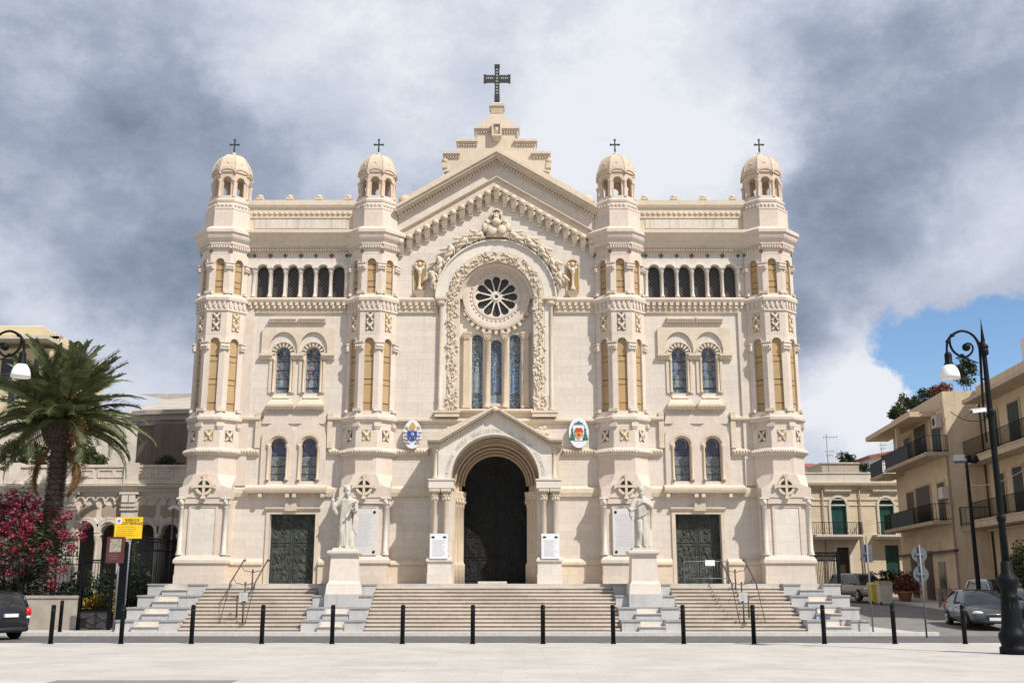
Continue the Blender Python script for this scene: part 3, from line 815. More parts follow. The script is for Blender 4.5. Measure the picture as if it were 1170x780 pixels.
        # border panes, figure with halo and mantle, scroll at the foot
        for sx in (-1, 1): q.box(c + sx * uw * .84 - uw * .13, c + sx * uw * .84 + uw * .13, yy - .008, yy, zw(448), zw(403), 1)
        q.arc(c, zs, uw * .72, uw * .99, yy - .008, yy, n=10, mi=1)
        q.ell((c, yy - .004, zw(401)), (.10, .012, .14), nu=10, nv=6, mi=4)
        q.plate([(c - iw * .8, zw(436)), (c + iw * .75, zw(436)), (c + iw * .9, zw(420)), (c + iw * .5, zw(408)), (c + .05, zw(405)), (c - .05, zw(405)), (c - iw * .7, zw(409)), (c - iw * .95, zw(422))], [], yy - .012, yy, 3)
        q.plate([(c + iw * .05, zw(430)), (c + iw * .9, zw(428)), (c + iw * .95, zw(414)), (c + iw * .4, zw(408))], [], yy - .016, yy, 2)
        q.plate([(c - iw, zw(441)), (c + iw, zw(441)), (c + iw * .8, zw(434)), (c + .1, zw(430)), (c - iw * .6, zw(432))], [], yy - .016, yy, 4)
        q.box(c - iw * .9, c + iw * .9, yy - .012, yy, zw(447.5), zw(444), 1)
        for pz in (412, 422, 432, 442.5): q.box(c - uw, c + uw, yy - .025, yy - .012, zw(pz) - .012, zw(pz) + .012, 5)
        part(q, 'stained_glass', [M_SG_BG, M_SG_EDGE, M_SG_BLUE, M_SG_ROBE, M_SG_PALE, M_BLACK], w)
        q = nm()
        q.prof_x([(WY + .3, zw(456)), (WY - .05, zw(456)), (WY - .10, zw(455)), (WY + .05, zw(449.5)), (WY + .3, zw(449))], c - uw * 1.12, c + uw * 1.12)
        q.frus(c - uw * 1.75, c + uw * 1.75, WY - .26, WY, zw(463), c - uw * 1.35, c + uw * 1.35, WY - .06, WY, zw(456))
        q.prof_x([(WY, zw(468.5)), (WY - .18, zw(468.5)), (WY - .22, zw(466.5)), (WY - .30, zw(465)), (WY - .30, zw(462.5)), (WY, zw(461))], c - uw * 1.85, c + uw * 1.85)
        for k in range(10):
            a = c - uw * 1.7 + uw * 3.4 * (k + .5) / 10; q.ell((a, WY - .23, zw(466.6)), (.05, .06, .045), nu=6, nv=4)
        part(q, 'window_sill', M_TRIM, w)
    # string courses -----------------------------------------------------
    for a, b in ((xL, xw(299, 478)), (xw(375, 478), xR)):
        q = nm(); q.prof_x([(WY, zw(482)), (WY - .1, zw(481)), (WY - .2, zw(479.5)), (WY - .2, zw(477)), (WY, zw(475))], a, b)
        q.box(b - .22 if a == xL else a, b if a == xL else a + .22, WY - .14, WY, zw(512), zw(471))
        part(q, 'string_course', M_TRIM)
    for a, b in ((xL, xw(296.5, 516)), (xw(376, 516), xR)):
        q = nm(); q.prof_x([(WY, zw(521)), (WY - .09, zw(520)), (WY - .16, zw(518.5)), (WY - .16, zw(514)), (WY, zw(512))], a, b)
        n = int((b - a) / .13)
        for i in range(n): q.ell((a + (i + .5) * .13, WY - .17, zw(516)), (.055, .05, .08), nu=6, nv=4)
        part(q, 'rope_moulding', M_TRIM)
    # lower windows: white slab with two round heads ------------------------
    q = nm(); r = S(19.3, 505, WY); zc_ = zw(501)
    dm = (lo[1] - lo[0]) / 2; th = math.acos(min(1, dm / r))
    pts = [(lo[0] - r, zw(557)), (lo[1] + r, zw(557))]
    pts += [(lo[1] + r * math.cos(t), zc_ + r * math.sin(t)) for t in [(PI - th) * i / 16 for i in range(17)]]
    pts += [(lo[0] + r * math.cos(t), zc_ + r * math.sin(t)) for t in [th + (PI - th) * i / 16 for i in range(1, 17)]]
    q.plate(pts, [arched(c, lw + .12, zw(550.5), zw(508.0)) for c in lo], WY - .10, WY + .01)
    q.frus(xw(300, 482), xw(374, 482), WY - .07, WY, zw(484), xw(303, 476), xw(372, 476), WY - .07, WY, zw(473))
    part(q, 'window_surround', M_PINK)
    for i, c in enumerate(lo):
        q = nm(); zs = zw(508.5)
        q.arc(c, zs, lw - .02, lw + .06, WY - .06, WY + .2, n=16)
        q.arc(c, zs, lw + .06, lw + .19, WY - .125, WY - .01, n=19, alt=1)
        for sx in (-1, 1): q.box(c + sx * (lw + .09) - .08, c + sx * (lw + .09) + .08, WY - .09, WY + .02, zw(549.5), zw(510))
        w = part(q, 'arched_window', [M_TRIM, M_WARM])
        for sx in (-1, 1):
            q = nm(); q.lathe([(.09, zw(549)), (.09, zw(547)), (.055, zw(545.5)), (.055, zw(513)), (.10, zw(509.5)), (.10, zw(508))], c + sx * (lw + .06), WY - .12, 8); part(q, 'jamb_colonnette', M_WARM, w)
        q = nm(); yy = WY + .27
        q.plate(arched(c, lw + .03, zw(551), zs), [], yy, yy + .03, 0)
        q.box(c - lw * .93, c + lw * .93, yy - .01, yy, zw(548), zw(520), 1)
        q.arc(c, zw(507), lw * .62, lw * .80, yy - .012, yy, -.6, PI + .6, n=14, mi=2)
        for pz in (519.5, 532, 541): q.box(c - lw, c + lw, yy - .025, yy - .01, zw(pz) - .014, zw(pz) + .014, 3)
        part(q, 'stained_glass', [M_SG_VIOLET, M_SG_LACE, M_SG_PALE, M_BLACK], w)
        q = nm(); q.prof_x([(WY + .3, zw(555.5)), (WY - .12, zw(555.5)), (WY - .14, zw(554.5)), (WY - .02, zw(550)), (WY + .3, zw(549.5))], c - lw * 1.15, c + lw * 1.15); part(q, 'window_sill', M_WHITE, w)
    # ledge above the door ---------------------------------------------------
    q = nm(); a, b = xL, xw(374, 560)
    q.prof_x([(WY, zw(568)), (WY - .14, zw(567)), (WY - .18, zw(564.5)), (WY - .42, zw(563)), (WY - .46, zw(560)), (WY - .46, zw(557.5)), (WY - .1, zw(554)), (WY, zw(554))], xw(282, 560), b)
    q.prof_x([(WY, zw(568)), (WY - .09, zw(567.5)), (WY - .13, zw(563)), (WY - .13, zw(558.5)), (WY, zw(555))], xL, xR)
    for i in range(34):
        c = xw(283, 565) + (b - xw(283, 565)) * (i + .5) / 34
        if i % 8 != 3: q.box(c - .03, c + .03, WY - .26, WY - .1, zw(567), zw(564))
    for px in (299, 330, 338, 370): q.box(xw(px, 565) - .08, xw(px, 565) + .08, WY - .38, WY, zw(568.5), zw(562))
    part(q, 'ledge', M_TRIM)
    # door -----------------------------------------------------------------
    q = nm(); fw = .16
    q.plate([(d0 - fw, LAND + .004), (d0 + .0, LAND + .004), (d0, zw(587)), (d1, zw(587)), (d1, LAND + .004), (d1 + fw, LAND + .004), (d1 + fw, zw(582.5)), (d0 - fw, zw(582.5))], [], WY - .06, WY + .02)
    q.prof_x([(WY, zw(583)), (WY - .10, zw(583)), (WY - .16, zw(581)), (WY - .16, zw(579.5)), (WY, zw(579))], d0 - fw - .05, d1 + fw + .05)
    c = xw(333, 579); q.frus(c - .26, c + .26, WY - .16, WY, zw(583.5), c - .24, c + .24, WY - .2, WY, zw(575))
    dr = part(q, 'door', [M_TRIM])
    q = nm(); yd = WY + .34; mid = (d0 + d1) / 2
    q.box(d0, d1, yd, yd + .06, LAND + .002, zw(586.8))
    q.box(mid - .02, mid + .02, yd - .02, yd, LAND + .01, zw(587))
    rr = random.Random(5)
    for (u0, u1) in ((d0, mid), (mid, d1)):
        for k in range(2):
            za = LAND + .12 + k * 1.62; zb_ = za + 1.52
            q.plate([(u0 + .06, za), (u1 - .06, za), (u1 - .06, zb_), (u0 + .06, zb_)], [[(u0 + .11, za + .05), (u1 - .11, za + .05), (u1 - .11, zb_ - .05), (u0 + .11, zb_ - .05)]], yd - .03, yd)
            for i in range(26):
                x_ = rr.uniform(u0 + .15, u1 - .15); z_ = rr.uniform(za + .1, zb_ - .1)
                q.ell((x_, yd, z_), (rr.uniform(.03, .08), .04, rr.uniform(.06, .2)), Matrix.Rotation(rr.uniform(-.6, .6), 3, 'Y'), nu=6, nv=4)
    part(q, 'bronze_leaf', M_BRONZE, dr)
wing(-1); wing(1)
# ---------------------------------------------------------------- nave front
def part(mb, name, m, parent=cath): return mb.build(name, m, parent)
AX0 = 566.0
def hw_px(px, py, Y): return S(px, py, Y)
ac = zw(341)                                   # centre of the great arch
rO, rB, rI, rH = S(67.5, 341, WY), S(55.5, 341, WY), S(42.5, 341, WY), S(41.5, 341, WY)
zbot = zw(471)
ga = Z(172, 45.6)
ge = Z(236, 45.6); xe = -X(452.5, 236, 45.6)
slope = (ga - ge) / xe
NX = 5.4
def arch_open(r, zb, n=28): return [(-r, zb), (r, zb)] + [(r * math.cos(PI * i / n), ac + r * math.sin(PI * i / n)) for i in range(n + 1)]
# portal opening measurements
PF = 44.3
zp = lambda py: Z(py, PF)
xp = lambda px, py: X(px, py, PF)
dz = 5.88; dr_ = 1.36
door_hole = [(-dr_, LAND + .001), (dr_, LAND + .001)] + [(dr_ * math.cos(PI * i / 20), dz + dr_ * math.sin(PI * i / 20)) for i in range(21)]
q = MB()
q.plate([(-NX, LAND - .05), (NX, LAND - .05), (NX, ga - NX * slope - .1), (0, ga - .1), (-NX, ga - NX * slope - .1)], [arch_open(rH, zbot), door_hole], WY, WY + .55)
part(q, 'nave_wall', M_ASH)
q = MB(); q.box(-NX - .3, NX + .3, WY + .9, 90, LAND, zw(236)); 
q.add([(-NX - .3, WY + .9, zw(236)), (NX + .3, WY + .9, zw(236)), (0, WY + .9, ga - .6), (-NX - .3, 90, zw(236)), (NX + .3, 90, zw(236)), (0, 90, ga - .6)], [(0, 1, 2), (3, 5, 4), (0, 2, 5, 3), (1, 4, 5, 2)])
part(q, 'nave_mass', M_ASH)
for s in (-1, 1):
    q = MB(); a, b = sorted((s * (NX), s * 1.95)); q.box(a, b, WY - .16, WY, LAND, zw(645))
    q.prof_x([(WY, zw(645)), (WY - .22, zw(645)), (WY - .22, zw(642)), (WY - .05, zw(638)), (WY, zw(638))], a, b)
    part(q, 'plinth', M_LOW); q = MB()
    q.prof_x([(WY, zw(568)), (WY - .09, zw(567.5)), (WY - .14, zw(563)), (WY - .14, zw(558.5)), (WY, zw(555))], a, b)
    for i in range(26):
        c = a + (b - a) * (i + .5) / 26; q.box(c - .025, c + .025, WY - .125, WY, zw(567.2), zw(565.2))
    part(q, 'string_course', M_TRIM)
    q = MB(); x0, x1 = sorted((s * 4.66, s * 5.0)); q.box(x0, x1, WY - .07, WY, LAND, zw(240)); part(q, 'pilaster_strip', M_PINK)
def chev(q, zap, xe_, th, y0, y1, mi=0):
    zz = lambda x: zap - abs(x) * slope
    q.plate([(-xe_, zz(xe_)), (-xe_, zz(xe_) - th), (0, zap - th), (xe_, zz(xe_) - th), (xe_, zz(xe_)), (0, zap)], [], y0, y1, mi)
def along(q, zap, xe_, n, w, h, y0, y1):
    ang = math.atan(slope)
    for s in (-1, 1):
        for i in range(n):
            x = s * xe_ * (i + .5) / n
            q.M = Matrix.Translation((x, 0, zap - abs(x) * slope)) @ Matrix.Rotation(s * ang, 4, 'Y')
            q.box(-w / 2, w / 2, y0, y1, -h, 0); q.M = None
q = MB()
chev(q, ga, xe, .13, WY - .62, WY + .4)
chev(q, ga - .13, xe - .02, .13, WY - .52, WY + .4)
chev(q, ga - .26, xe - .05, .10, WY - .36, WY + .4)
chev(q, ga - .36, xe - .1, .14, WY - .16, WY + .1)
along(q, ga - .37, xe - .2, 34, .075, .12, WY - .27, WY - .1)
part(q, 'raking_cornice', M_TRIM)
q = MB()
gp = ga + .42
chev(q, gp, xe - .28, .5, WY - .02, WY + .55); 
part(q, 'gable_parapet', M_TRIM)
for s in (-1, 1):
    q = MB(); q.ell((s * (xe - .35), WY + .1, ge + .45), (.3, .24, .3), nu=12, nv=8); q.box(s * (xe - .35) - .25, s * (xe - .35) + .25, WY - .1, WY + .4, ge + .0, ge + .25); part(q, 'finial', M_WARM)
# stepped crown
YC = WY + .1
zk = lambda py: Z(py, YC); xk = lambda px, py: -X(px, py, YC)
st = [(xk(507.5, 174), zk(196)), (xk(507.5, 174), zk(174.5)), (xk(522.8, 174), zk(174.5)), (xk(522.8, 160), zk(160.5)), (xk(543, 160), zk(160.5)), (xk(543, 146), zk(146)), (xk(548.8, 146), zk(146)), (xk(548.8, 139), zk(139)), (xk(553.7, 139), zk(139)), (xk(553.7, 135), zk(135)), (xk(558, 135), zk(135)), (xk(559.5, 131), zk(131))]
out = [(-a, b) for a, b in st] + [(a, b) for a, b in reversed(st)]
q = MB(); q.plate(out + [(0, zk(190))], [], YC, YC + .7)
for s in (-1, 1):
    for (a, b, py) in ((507.5, 526, 174.5), (522.8, 546, 160.5), (543, 566, 146)):
        x0, x1 = sorted((s * xk(a, py), s * xk(b, py)))
        q.box(x0 - .06, x1 + .0 if s < 0 else x1 + .06, YC - .16, YC + .75, zk(py + 2.2), zk(py - .4))
        q.box(x0, x1, YC - .09, YC, zk(py + 4), zk(py + 2.2))
        n = int((x1 - x0) / .11)
        for i in range(n): c = x0 + (x1 - x0) * (i + .5) / n; q.box(c - .03, c + .03, YC - .08, YC, zk(py + 6.2), zk(py + 4))
    x0, x1 = sorted((s * xk(543, 150), s * xk(545.5, 150)))
    for i in range(5): q.ell(((x0 + x1) / 2, YC - .02, zk(149 + i * 2.3)), (.07, .07, .05), nu=6, nv=4)
part(q, 'stepped_gable', M_TRIM)
q = MB(); c0, c1 = zk(158), zk(143); w = .23
q.plate([(-w, c0), (w, c0), (w, c1), (-w, c1)], [[(-w + .08, c0 + .08), (w - .08, c0 + .08), (w - .08, c1 - .08), (-w + .08, c1 - .08)]], YC - .3, YC)
q.add([(-w + .08, YC - .16, c0 + .08), (w - .08, YC - .16, c0 + .08), (w - .08, YC - .16, c1 - .08), (-w + .08, YC - .16, c1 - .08), (0, YC - .27, (c0 + c1) / 2)], [(0, 1, 4), (1, 2, 4), (2, 3, 4), (3, 0, 4), (0, 3, 2, 1)])
q.frus(-w + .1, w - .1, YC - .1, YC, zk(162), -w, w, YC - .3, YC, c0)
part(q, 'diamond_boss', M_TRIM)
for s in (-1, 1):
    q = MB(); x = s * xk(508.5, 183); q.ell((x, YC + .1, zk(183.5)), (.17, .2, .17)); q.box(x - .12, x + .12, YC - .05, YC + .3, zk(192), zk(186)); part(q, 'finial', M_WARM)
q = MB(); yc = YC + .3
q.frus(-.30, .30, yc - .3, yc + .3, zk(131), -.22, .22, yc - .22, yc + .22, zk(129)); q.frus(-.26, .26, yc - .26, yc + .26, zk(129), -.32, .32, yc - .32, yc + .32, zk(121.5)); q.box(-.36, .36, yc - .36, yc + .36, zk(121.5), zk(118.5)); q.frus(-.3, .3, yc - .3, yc + .3, zk(118.5), -.16, .16, yc - .16, yc + .16, zk(115.5))
part(q, 'cross_pedestal', M_WARM)
q = MB(); zc = lambda py: Z(py, yc); w = .115
q.box(-w, w, yc - .1, yc + .1, zc(117), zc(75.2)); q.box(-w - .015, w + .015, yc - .115, yc + .115, zc(116.5), zc(109.5))
aw = S(15, 90, yc)
for s in (-1, 1):
    x0, x1 = sorted((s * w, s * aw)); q.box(x0, x1, yc - .1, yc + .1, zc(94), zc(87)); x0, x1 = sorted((s * aw, s * (aw - .09))); q.box(x0 - .015, x1 + .015, yc - .115, yc + .115, zc(94.6), zc(86.4))
q.box(-w - .015, w + .015, yc - .115, yc + .115, zc(78), zc(74.8))
for i in range(9): q.box(-.045, .045, yc - .112, yc - .1, zc(107 - i * 3.4) , zc(108.6 - i * 3.4), 1)
for i in range(4):
    for s in (-1, 1): q.box(s * (.22 + i * .095) - .03, s * (.22 + i * .095) + .03, yc - .112, yc - .1, zc(91.5), zc(89.5), 1)
part(q, 'roof_cross', [M_CROSS, M_LEAD])
# corbel frieze
cz0 = zw(203.5)
q = MB()
chev(q, cz0, NX - .05, .10, WY - .26, WY); chev(q, cz0 - .10, NX - .05, .36, WY - .16, WY)
chev(q, cz0 + .0, NX - .05, .05, WY - .30, WY - .24)
part(q, 'corbel_band', M_TRIM)
sxp, bz = S(9.75, 217, WY), zw(217.5)
for k in range(-11, 12):
    x = k * sxp; z = bz - abs(x) * slope
    if abs(x) > NX - .15: continue
    q = MB(); r = .145
    q.ell((x, WY - .30, z), (r, r, r), nu=12, nv=8)
    q.box(x - .13, x + .13, WY - .22, WY, z - .14, z + .16)
    q.frus(x - .10, x + .10, WY - .18, WY, z - .50, x - .13, x + .13, WY - .36, WY, z - .16); q.box(x - .10, x + .10, WY - .13, WY, z - .6, z - .5)
    for s in (-1, 1): q.arc(x + s * sxp / 2, z - .12, sxp / 2 - .13, sxp / 2 + .02, WY - .15, WY, .15, PI - .15, n=6)
    part(q, 'corbel', M_TRIM)
# frieze, string course and rope moulding across the nave
for s in (-1, 1):
    q = MB(); a, b = sorted((s * NX, s * (rO - .05)))
    q.prof_x([(WY, zw(358)), (WY - .08, zw(358)), (WY - .10, zw(356.5)), (WY - .06, zw(356)), (WY - .08, zw(348)), (WY - .18, zw(346)), (WY - .22, zw(344)), (WY - .22, zw(342.5)), (WY - .10, zw(340.5)), (WY, zw(340.2))], a, b)
    for i in range(10):
        c = a + (b - a) * (i + .5) / 10; q.box(c - .07, c + .07, WY - .18, WY - .05, zw(350), zw(346.2)); q.ell((c + .02, WY - .1, zw(352)), (.085, .07, .11), nu=6, nv=4)
    part(q, 'bracket_frieze', M_TRIM)
q = MB()
q.prof_x([(WY, zw(484)), (WY - .08, zw(484)), (WY - .12, zw(482.5)), (WY - .2, zw(481.5)), (WY - .2, zw(479)), (WY, zw(477.5))], -NX, NX)
part(q, 'string_course', M_TRIM)
for s in (-1, 1):
    q = MB(); a, b = sorted((s * NX, s * 2.95))
    q.prof_x([(WY, zw(521)), (WY - .09, zw(520)), (WY - .16, zw(518.5)), (WY - .16, zw(514)), (WY, zw(512))], a, b)
    n = int((b - a) / .13)
    for i in range(n): q.ell((a + (i + .5) * .13, WY - .17, zw(516)), (.055, .05, .08), nu=6, nv=4)
    part(q, 'rope_moulding', M_TRIM)
# great arch: flat band, carved ring, recess
q = MB(); q.arc(0, ac, rB - .02, rO, WY - .14, WY, 0, PI, 40); q.arc(0, ac, rO, rO + .07, WY - .26, WY, 0, PI, 40)
for s in (-1, 1):
    a, b = sorted((s * (rB - .02), s * (rO - .2))); q.box(a, b, WY - .14, WY, zbot, ac)
part(q, 'great_arch', M_WHITE)
q = MB(); rr = random.Random(11)
q.arc(0, ac, rI, rB - .03, WY - .15, WY, 0, PI, 40)
for s in (-1, 1):
    a, b = sorted((s * rI, s * (rB - .03))); q.box(a, b, WY - .17, WY, zbot, ac)
L_arc = PI * (rI + rB) / 2; L_leg = ac - zbot
n = 270
for i in range(n):
    t = (i + .5) / n * (L_arc + 2 * L_leg)
    off = rr.uniform(-.22, .22)
    r = (rI + rB) / 2 + off
    if t < L_leg: x, z, a = r, zbot + t, PI / 2
    elif t > L_leg + L_arc: x, z, a = -r, zbot + (L_leg * 2 + L_arc - t), PI / 2
    else:
        g = (t - L_leg) / L_arc * PI; x, z, a = r * math.cos(g), ac + r * math.sin(g), g + PI / 2
    for k in range(2):
        rot = Matrix.Rotation(-a + rr.uniform(-1, 1), 3, 'Y') @ Matrix.Rotation(rr.uniform(-.5, .5), 3, 'Z')
        q.ell((x + rr.uniform(-.08, .08), WY - .165 - rr.uniform(0, .03), z + rr.uniform(-.06, .06)), (rr.uniform(.07, .13), rr.uniform(.035, .06), rr.uniform(.025, .05)), rot, nu=7, nv=5)
part(q, 'leaf_ornament', M_TRIM)
# angels and foliage lying along the outside of the arch
rr = random.Random(21)
def lump(ang, r, ln, wd, dep, tilt=0):
    rot = Matrix.Rotation(-(ang + PI / 2) + tilt, 3, 'Y')
    q.ell((r * math.cos(ang), WY - .12 - dep * .5, ac + r * math.sin(ang)), (ln, dep * .8, wd * .85), rot, nu=9, nv=6)
for s in (-1, 1):
    q = MB()
    for i in range(95):
        g = R(8 + 72 * (i + .5) / 95); ang = g if s > 0 else PI - g
        band = .42 * min(1, .5 + i / 60)
        lump(ang, rO + .1 + rr.uniform(.0, band), rr.uniform(.06, .15), rr.uniform(.03, .065), rr.uniform(.1, .2), rr.uniform(-1, 1))
    for g, hd in ((16, .16), (30, .16), (44, .16), (58, .17), (72, .18)):      # figures: head, torso, thigh, calf, arm
        sg = 1 if s > 0 else -1
        an = lambda d: R(g + d) if s > 0 else PI - R(g + d)
        lump(an(5.0), rO + .52, .12, .13, .15)
        lump(an(2.6), rO + .36, .26, .15, .24, sg * .3)
        lump(an(-1.5), rO + .26, .30, .12, .22, -sg * .2)
        lump(an(-5), rO + .16, .24, .08, .16, sg * .2)
        lump(an(4.5), rO + .22, .22, .055, .2, sg * .9)
        lump(an(1.0), rO + .60, .30, .10, .08, -sg * .5)
    part(q, 'angel_relief', M_TRIM)
# cartouche and canopied niche on the crown of the arch
q = MB(); z = zw(262)
q.frus(-.42, .42, WY - .34, WY, zw(273), -.5, .5, WY - .4, WY, zw(260)); q.ell((-.2, WY - .38, zw(266)), (.25, .1, .27)); q.ell((.24, WY - .38, zw(266)), (.22, .12, .24)); q.ell((0, WY - .42, zw(257)), (.22, .18, .2)); q.ell((0, WY - .36, zw(251)), (.15, .16, .14))
for s in (-1, 1): q.ell((s * .52, WY - .28, zw(262)), (.16, .14, .24)); q.ell((s * .42, WY - .3, zw(256)), (.14, .12, .14))
for i in range(5): q.ell(((i - 2) * .1, WY - .4, zw(247.5) - abs(i - 2) * .02), (.05, .08, .09), nu=6, nv=4)
nic = part(q, 'cartouche', M_TRIM)
q = MB(); q.arc(0, zw(247), .2, .29, WY - .3, WY, 0, PI, 12); q.box(-.29, -.2, WY - .3, WY, zw(256), zw(247)); q.box(.2, .29, WY - .3, WY, zw(256), zw(247)); part(q, 'canopy_frame', M_WARM, nic)
q = MB(); q.plate(arched(0, .2, zw(256), zw(247)), [], WY - .03, WY - .003); part(q, 'niche_ground', M_MDARK, nic)
# recess: back wall with the rose and three lancets
YB = WY + .5
rc_z = Z(339, YB)
xb = lambda px, py: X(px, py, YB); zb_ = lambda py: Z(py, YB)
r_out, r_gl = S(36.5, 339, YB), S(24.3, 339, YB)
lanc = [(xb(545.3, 420), S(6.3, 420, YB), zb_(468), zb_(388)), (0, S(6.3, 420, YB), zb_(460.5), zb_(394)), (-xb(545.3, 420), S(6.3, 420, YB), zb_(468), zb_(388))]
circ = lambda r, n=40: [(r * math.cos(2 * PI * i / n), rc_z + r * math.sin(2 * PI * i / n)) for i in range(n)]
q = MB(); q.plate(arch_open(rH + .05, zbot - .05), [circ(r_gl + .02)] + [arched(c, w, b, t) for c, w, b, t in lanc], YB, YB + .25)
part(q, 'recess_wall', M_WHITE)
q = MB()
for i in range(28):
    t0, t1 = PI * i / 28, PI * (i + 1) / 28
    for (ra, ya), (rb2, yb2) in (((rH, WY - .02), (rH - .09, WY + .12)), ((rH - .09, WY + .12), (rH - .09, WY + .3)), ((rH - .09, WY + .3), (rH - .2, WY + .44)), ((rH - .2, WY + .44), (rH - .2, YB))):
        q.add([(ra * math.cos(t0), ya, ac + ra * math.sin(t0)), (ra * math.cos(t1), ya, ac + ra * math.sin(t1)), (rb2 * math.cos(t1), yb2, ac + rb2 * math.sin(t1)), (rb2 * math.cos(t0), yb2, ac + rb2 * math.sin(t0))], [(0, 1, 2, 3)])
part(q, 'arch_reveal', M_PINK)
q = MB()
for r0, r1, d in ((r_out - .02, r_out + .07, .24), (r_out - .12, r_out - .02, .15), (r_gl - .01, r_gl + .10, .10)): q.arc(0, rc_z, r0, r1, YB - d, YB, 0, 2 * PI, 48)
# conical splay
for i in range(48):
    t0, t1 = 2 * PI * i / 48, 2 * PI * (i + 1) / 48
    q.add([(r_out * .93 * math.cos(t0), YB - .12, rc_z + r_out * .93 * math.sin(t0)), (r_out * .93 * math.cos(t1), YB - .12, rc_z + r_out * .93 * math.sin(t1)), (r_gl * math.cos(t1), YB - .05, rc_z + r_gl * math.sin(t1)), (r_gl * math.cos(t0), YB - .05, rc_z + r_gl * math.sin(t0))], [(0, 1, 2, 3)])
for i in range(36):
    t = 2 * PI * i / 36
    q.ell((1.16 * math.cos(t), YB - .1, rc_z + 1.16 * math.sin(t)), (.05, .05, .05), nu=6, nv=4)
rose = part(q, 'rose_window', M_PINK)
holes = []
for k in range(12):
    t = PI / 2 + k * PI / 6; ct, stt = math.cos(t), math.sin(t)
    pts = []
    def loc(a, b): return (a * ct - b * stt, rc_z + a * stt + b * ct)
    ro = r_gl * .80; rb_ = r_gl * .185
    pts.append(loc(r_gl * .27, -.035)); 
    pts += [loc(ro + rb_ * math.cos(a), rb_ * math.sin(a)) for a in [-2.1 + 4.2 * i / 10 for i in range(11)]]
    pts.append(loc(r_gl * .27, .035))
    holes.append(pts)
q = MB(); q.plate(circ(r_gl, 48), holes, YB + .0, YB + .10); q.arc(0, rc_z, .10, .18, YB - .05, YB, 0, 2 * PI, 16)
q.ell((0, YB, rc_z), (.06, .05, .06), mi=1)
part(q, 'tracery', [M_WHITE, M_DARK], rose)
q = MB(); q.plate(circ(r_gl + .01, 32), [], YB + .14, YB + .16); part(q, 'rose_glass', M_SG_VIOLET if False else M_LATT, rose)
for i, (c, w, b, t) in enumerate(lanc):
    yy = YB + .12; q = MB()
    q.plate(arched(c, w + .02, b - .01, t), [], yy, yy + .03, 0)
    if i != 1:
        h = t - b
        q.box(c - w * .8, c + w * .8, yy - .01, yy, b + h * .80, b + h * .98, 5)
        q.arc(c, b + h * .68, w * .62, w * .86, yy - .012, yy, 0, PI, 10, mi=1)
        for s in (-1, 1): q.box(c + s * w * .84 - w * .1, c + s * w * .84 + w * .1, yy - .01, yy, b + h * .22, b + h * .68, 4)
        q.plate([(c - w * .5, b + h * .24), (c + w * .5, b + h * .24), (c + w * .55, b + h * .5), (c + w * .2, b + h * .62), (c - w * .2, b + h * .62), (c - w * .55, b + h * .5)], [], yy - .012, yy, 2 if i == 2 else 4)
        q.ell((c, yy, b + h * .65), (.06, .012, .08), nu=8, nv=5, mi=4)
        zd_ = b + .26
        q.box(c - w, c + w, yy - .016, yy, zd_ + .20, zd_ + .27, 1)
        q.plate([(c - w * .75, zd_), (c, zd_ - w * .75), (c + w * .75, zd_), (c, zd_ + w * .75)], [[(c - w * .45, zd_), (c, zd_ - w * .45), (c + w * .45, zd_), (c, zd_ + w * .45)]], yy - .016, yy, 1)
    else:
        h = t - b
        q.plate([(c - w * .55, b + h * .2), (c + w * .5, b + h * .2), (c + w * .7, b + h * .45), (c + w * .6, b + h * .68), (c + w * .2, b + h * .8), (c - w * .2, b + h * .8), (c - w * .6, b + h * .66), (c - w * .72, b + h * .4)], [], yy - .012, yy, 2)
        q.plate([(c - w * .15, b + h * .5), (c + w * .5, b + h * .5), (c + w * .3, b + h * .68), (c - w * .1, b + h * .66)], [], yy - .016, yy, 3)
        q.ell((c, yy, b + h * .84), (.07, .014, .1), nu=8, nv=5, mi=4)
        q.box(c - w, c + w, yy - .01, yy, b + .02, b + h * .14, 4)
    part(q, 'lancet_glass', [M_SG_BG, M_SG_EDGE, M_SG_BLUE, M_SG_ROBE, M_SG_PALE, M_SG_LACE])
# columns between the lancets and radial corbelling under the rose
for px0 in (533.5, 556.7):
    for s in (-1, 1):
        x = s * -xb(px0, 420); q = MB(); y = YB - .13; zb0, zt0 = zb_(467), zb_(389)
        if px0 < 540:
            q.box(x - .15, x + .15, YB - .2, YB, zb0, zt0)
            q.box(x - .18, x + .18, YB - .24, YB, zb0, zb0 + .14)
        else:
            q.lathe([(.17, zb0), (.17, zb0 + .1), (.12, zb0 + .18), (.105, zb0 + .3), (.10, zt0 - .02), (.13, zt0)], x, y, 12)
        for k in range(8):
            a = PI + PI * k / 7 if px0 < 540 else 2 * PI * k / 8
            q.ell((x + .13 * math.cos(a), y + .1 * math.sin(a), zt0 + .12 + .09 * (k % 2)), (.055, .055, .1), nu=6, nv=4)
        q.frus(x - .11, x + .11, y - .1, YB, zt0, x - .2, x + .2, y - .17, YB, zt0 + .27)
        q.box(x - .2, x + .2, y - .18, YB, zt0 + .27, zt0 + .34)
        part(q, 'lancet_column', M_WARM)
q = MB()
for k in range(-6, 7):
    if abs(k) in (3,): pass
    a = -PI / 2 + k * .17
    r0, r1 = r_out + .08, r_out + .38
    x0, z0_ = r0 * math.cos(a), rc_z + r0 * math.sin(a)
    q.M = Matrix.Translation((r0 * math.cos(a), 0, rc_z + r0 * math.sin(a))) @ Matrix.Rotation(-(a + PI / 2), 4, 'Y')
    q.box(-.075, .075, YB - .2, YB, -.26 if abs(k) < 5 else -.18, 0); q.box(-.1, .1, YB - .23, YB, -.05, .03); q.M = None
q.arc(0, rc_z, r_out + .07, r_out + .14, YB - .22, YB, -PI / 2 - 1.15, -PI / 2 + 1.15, 24)
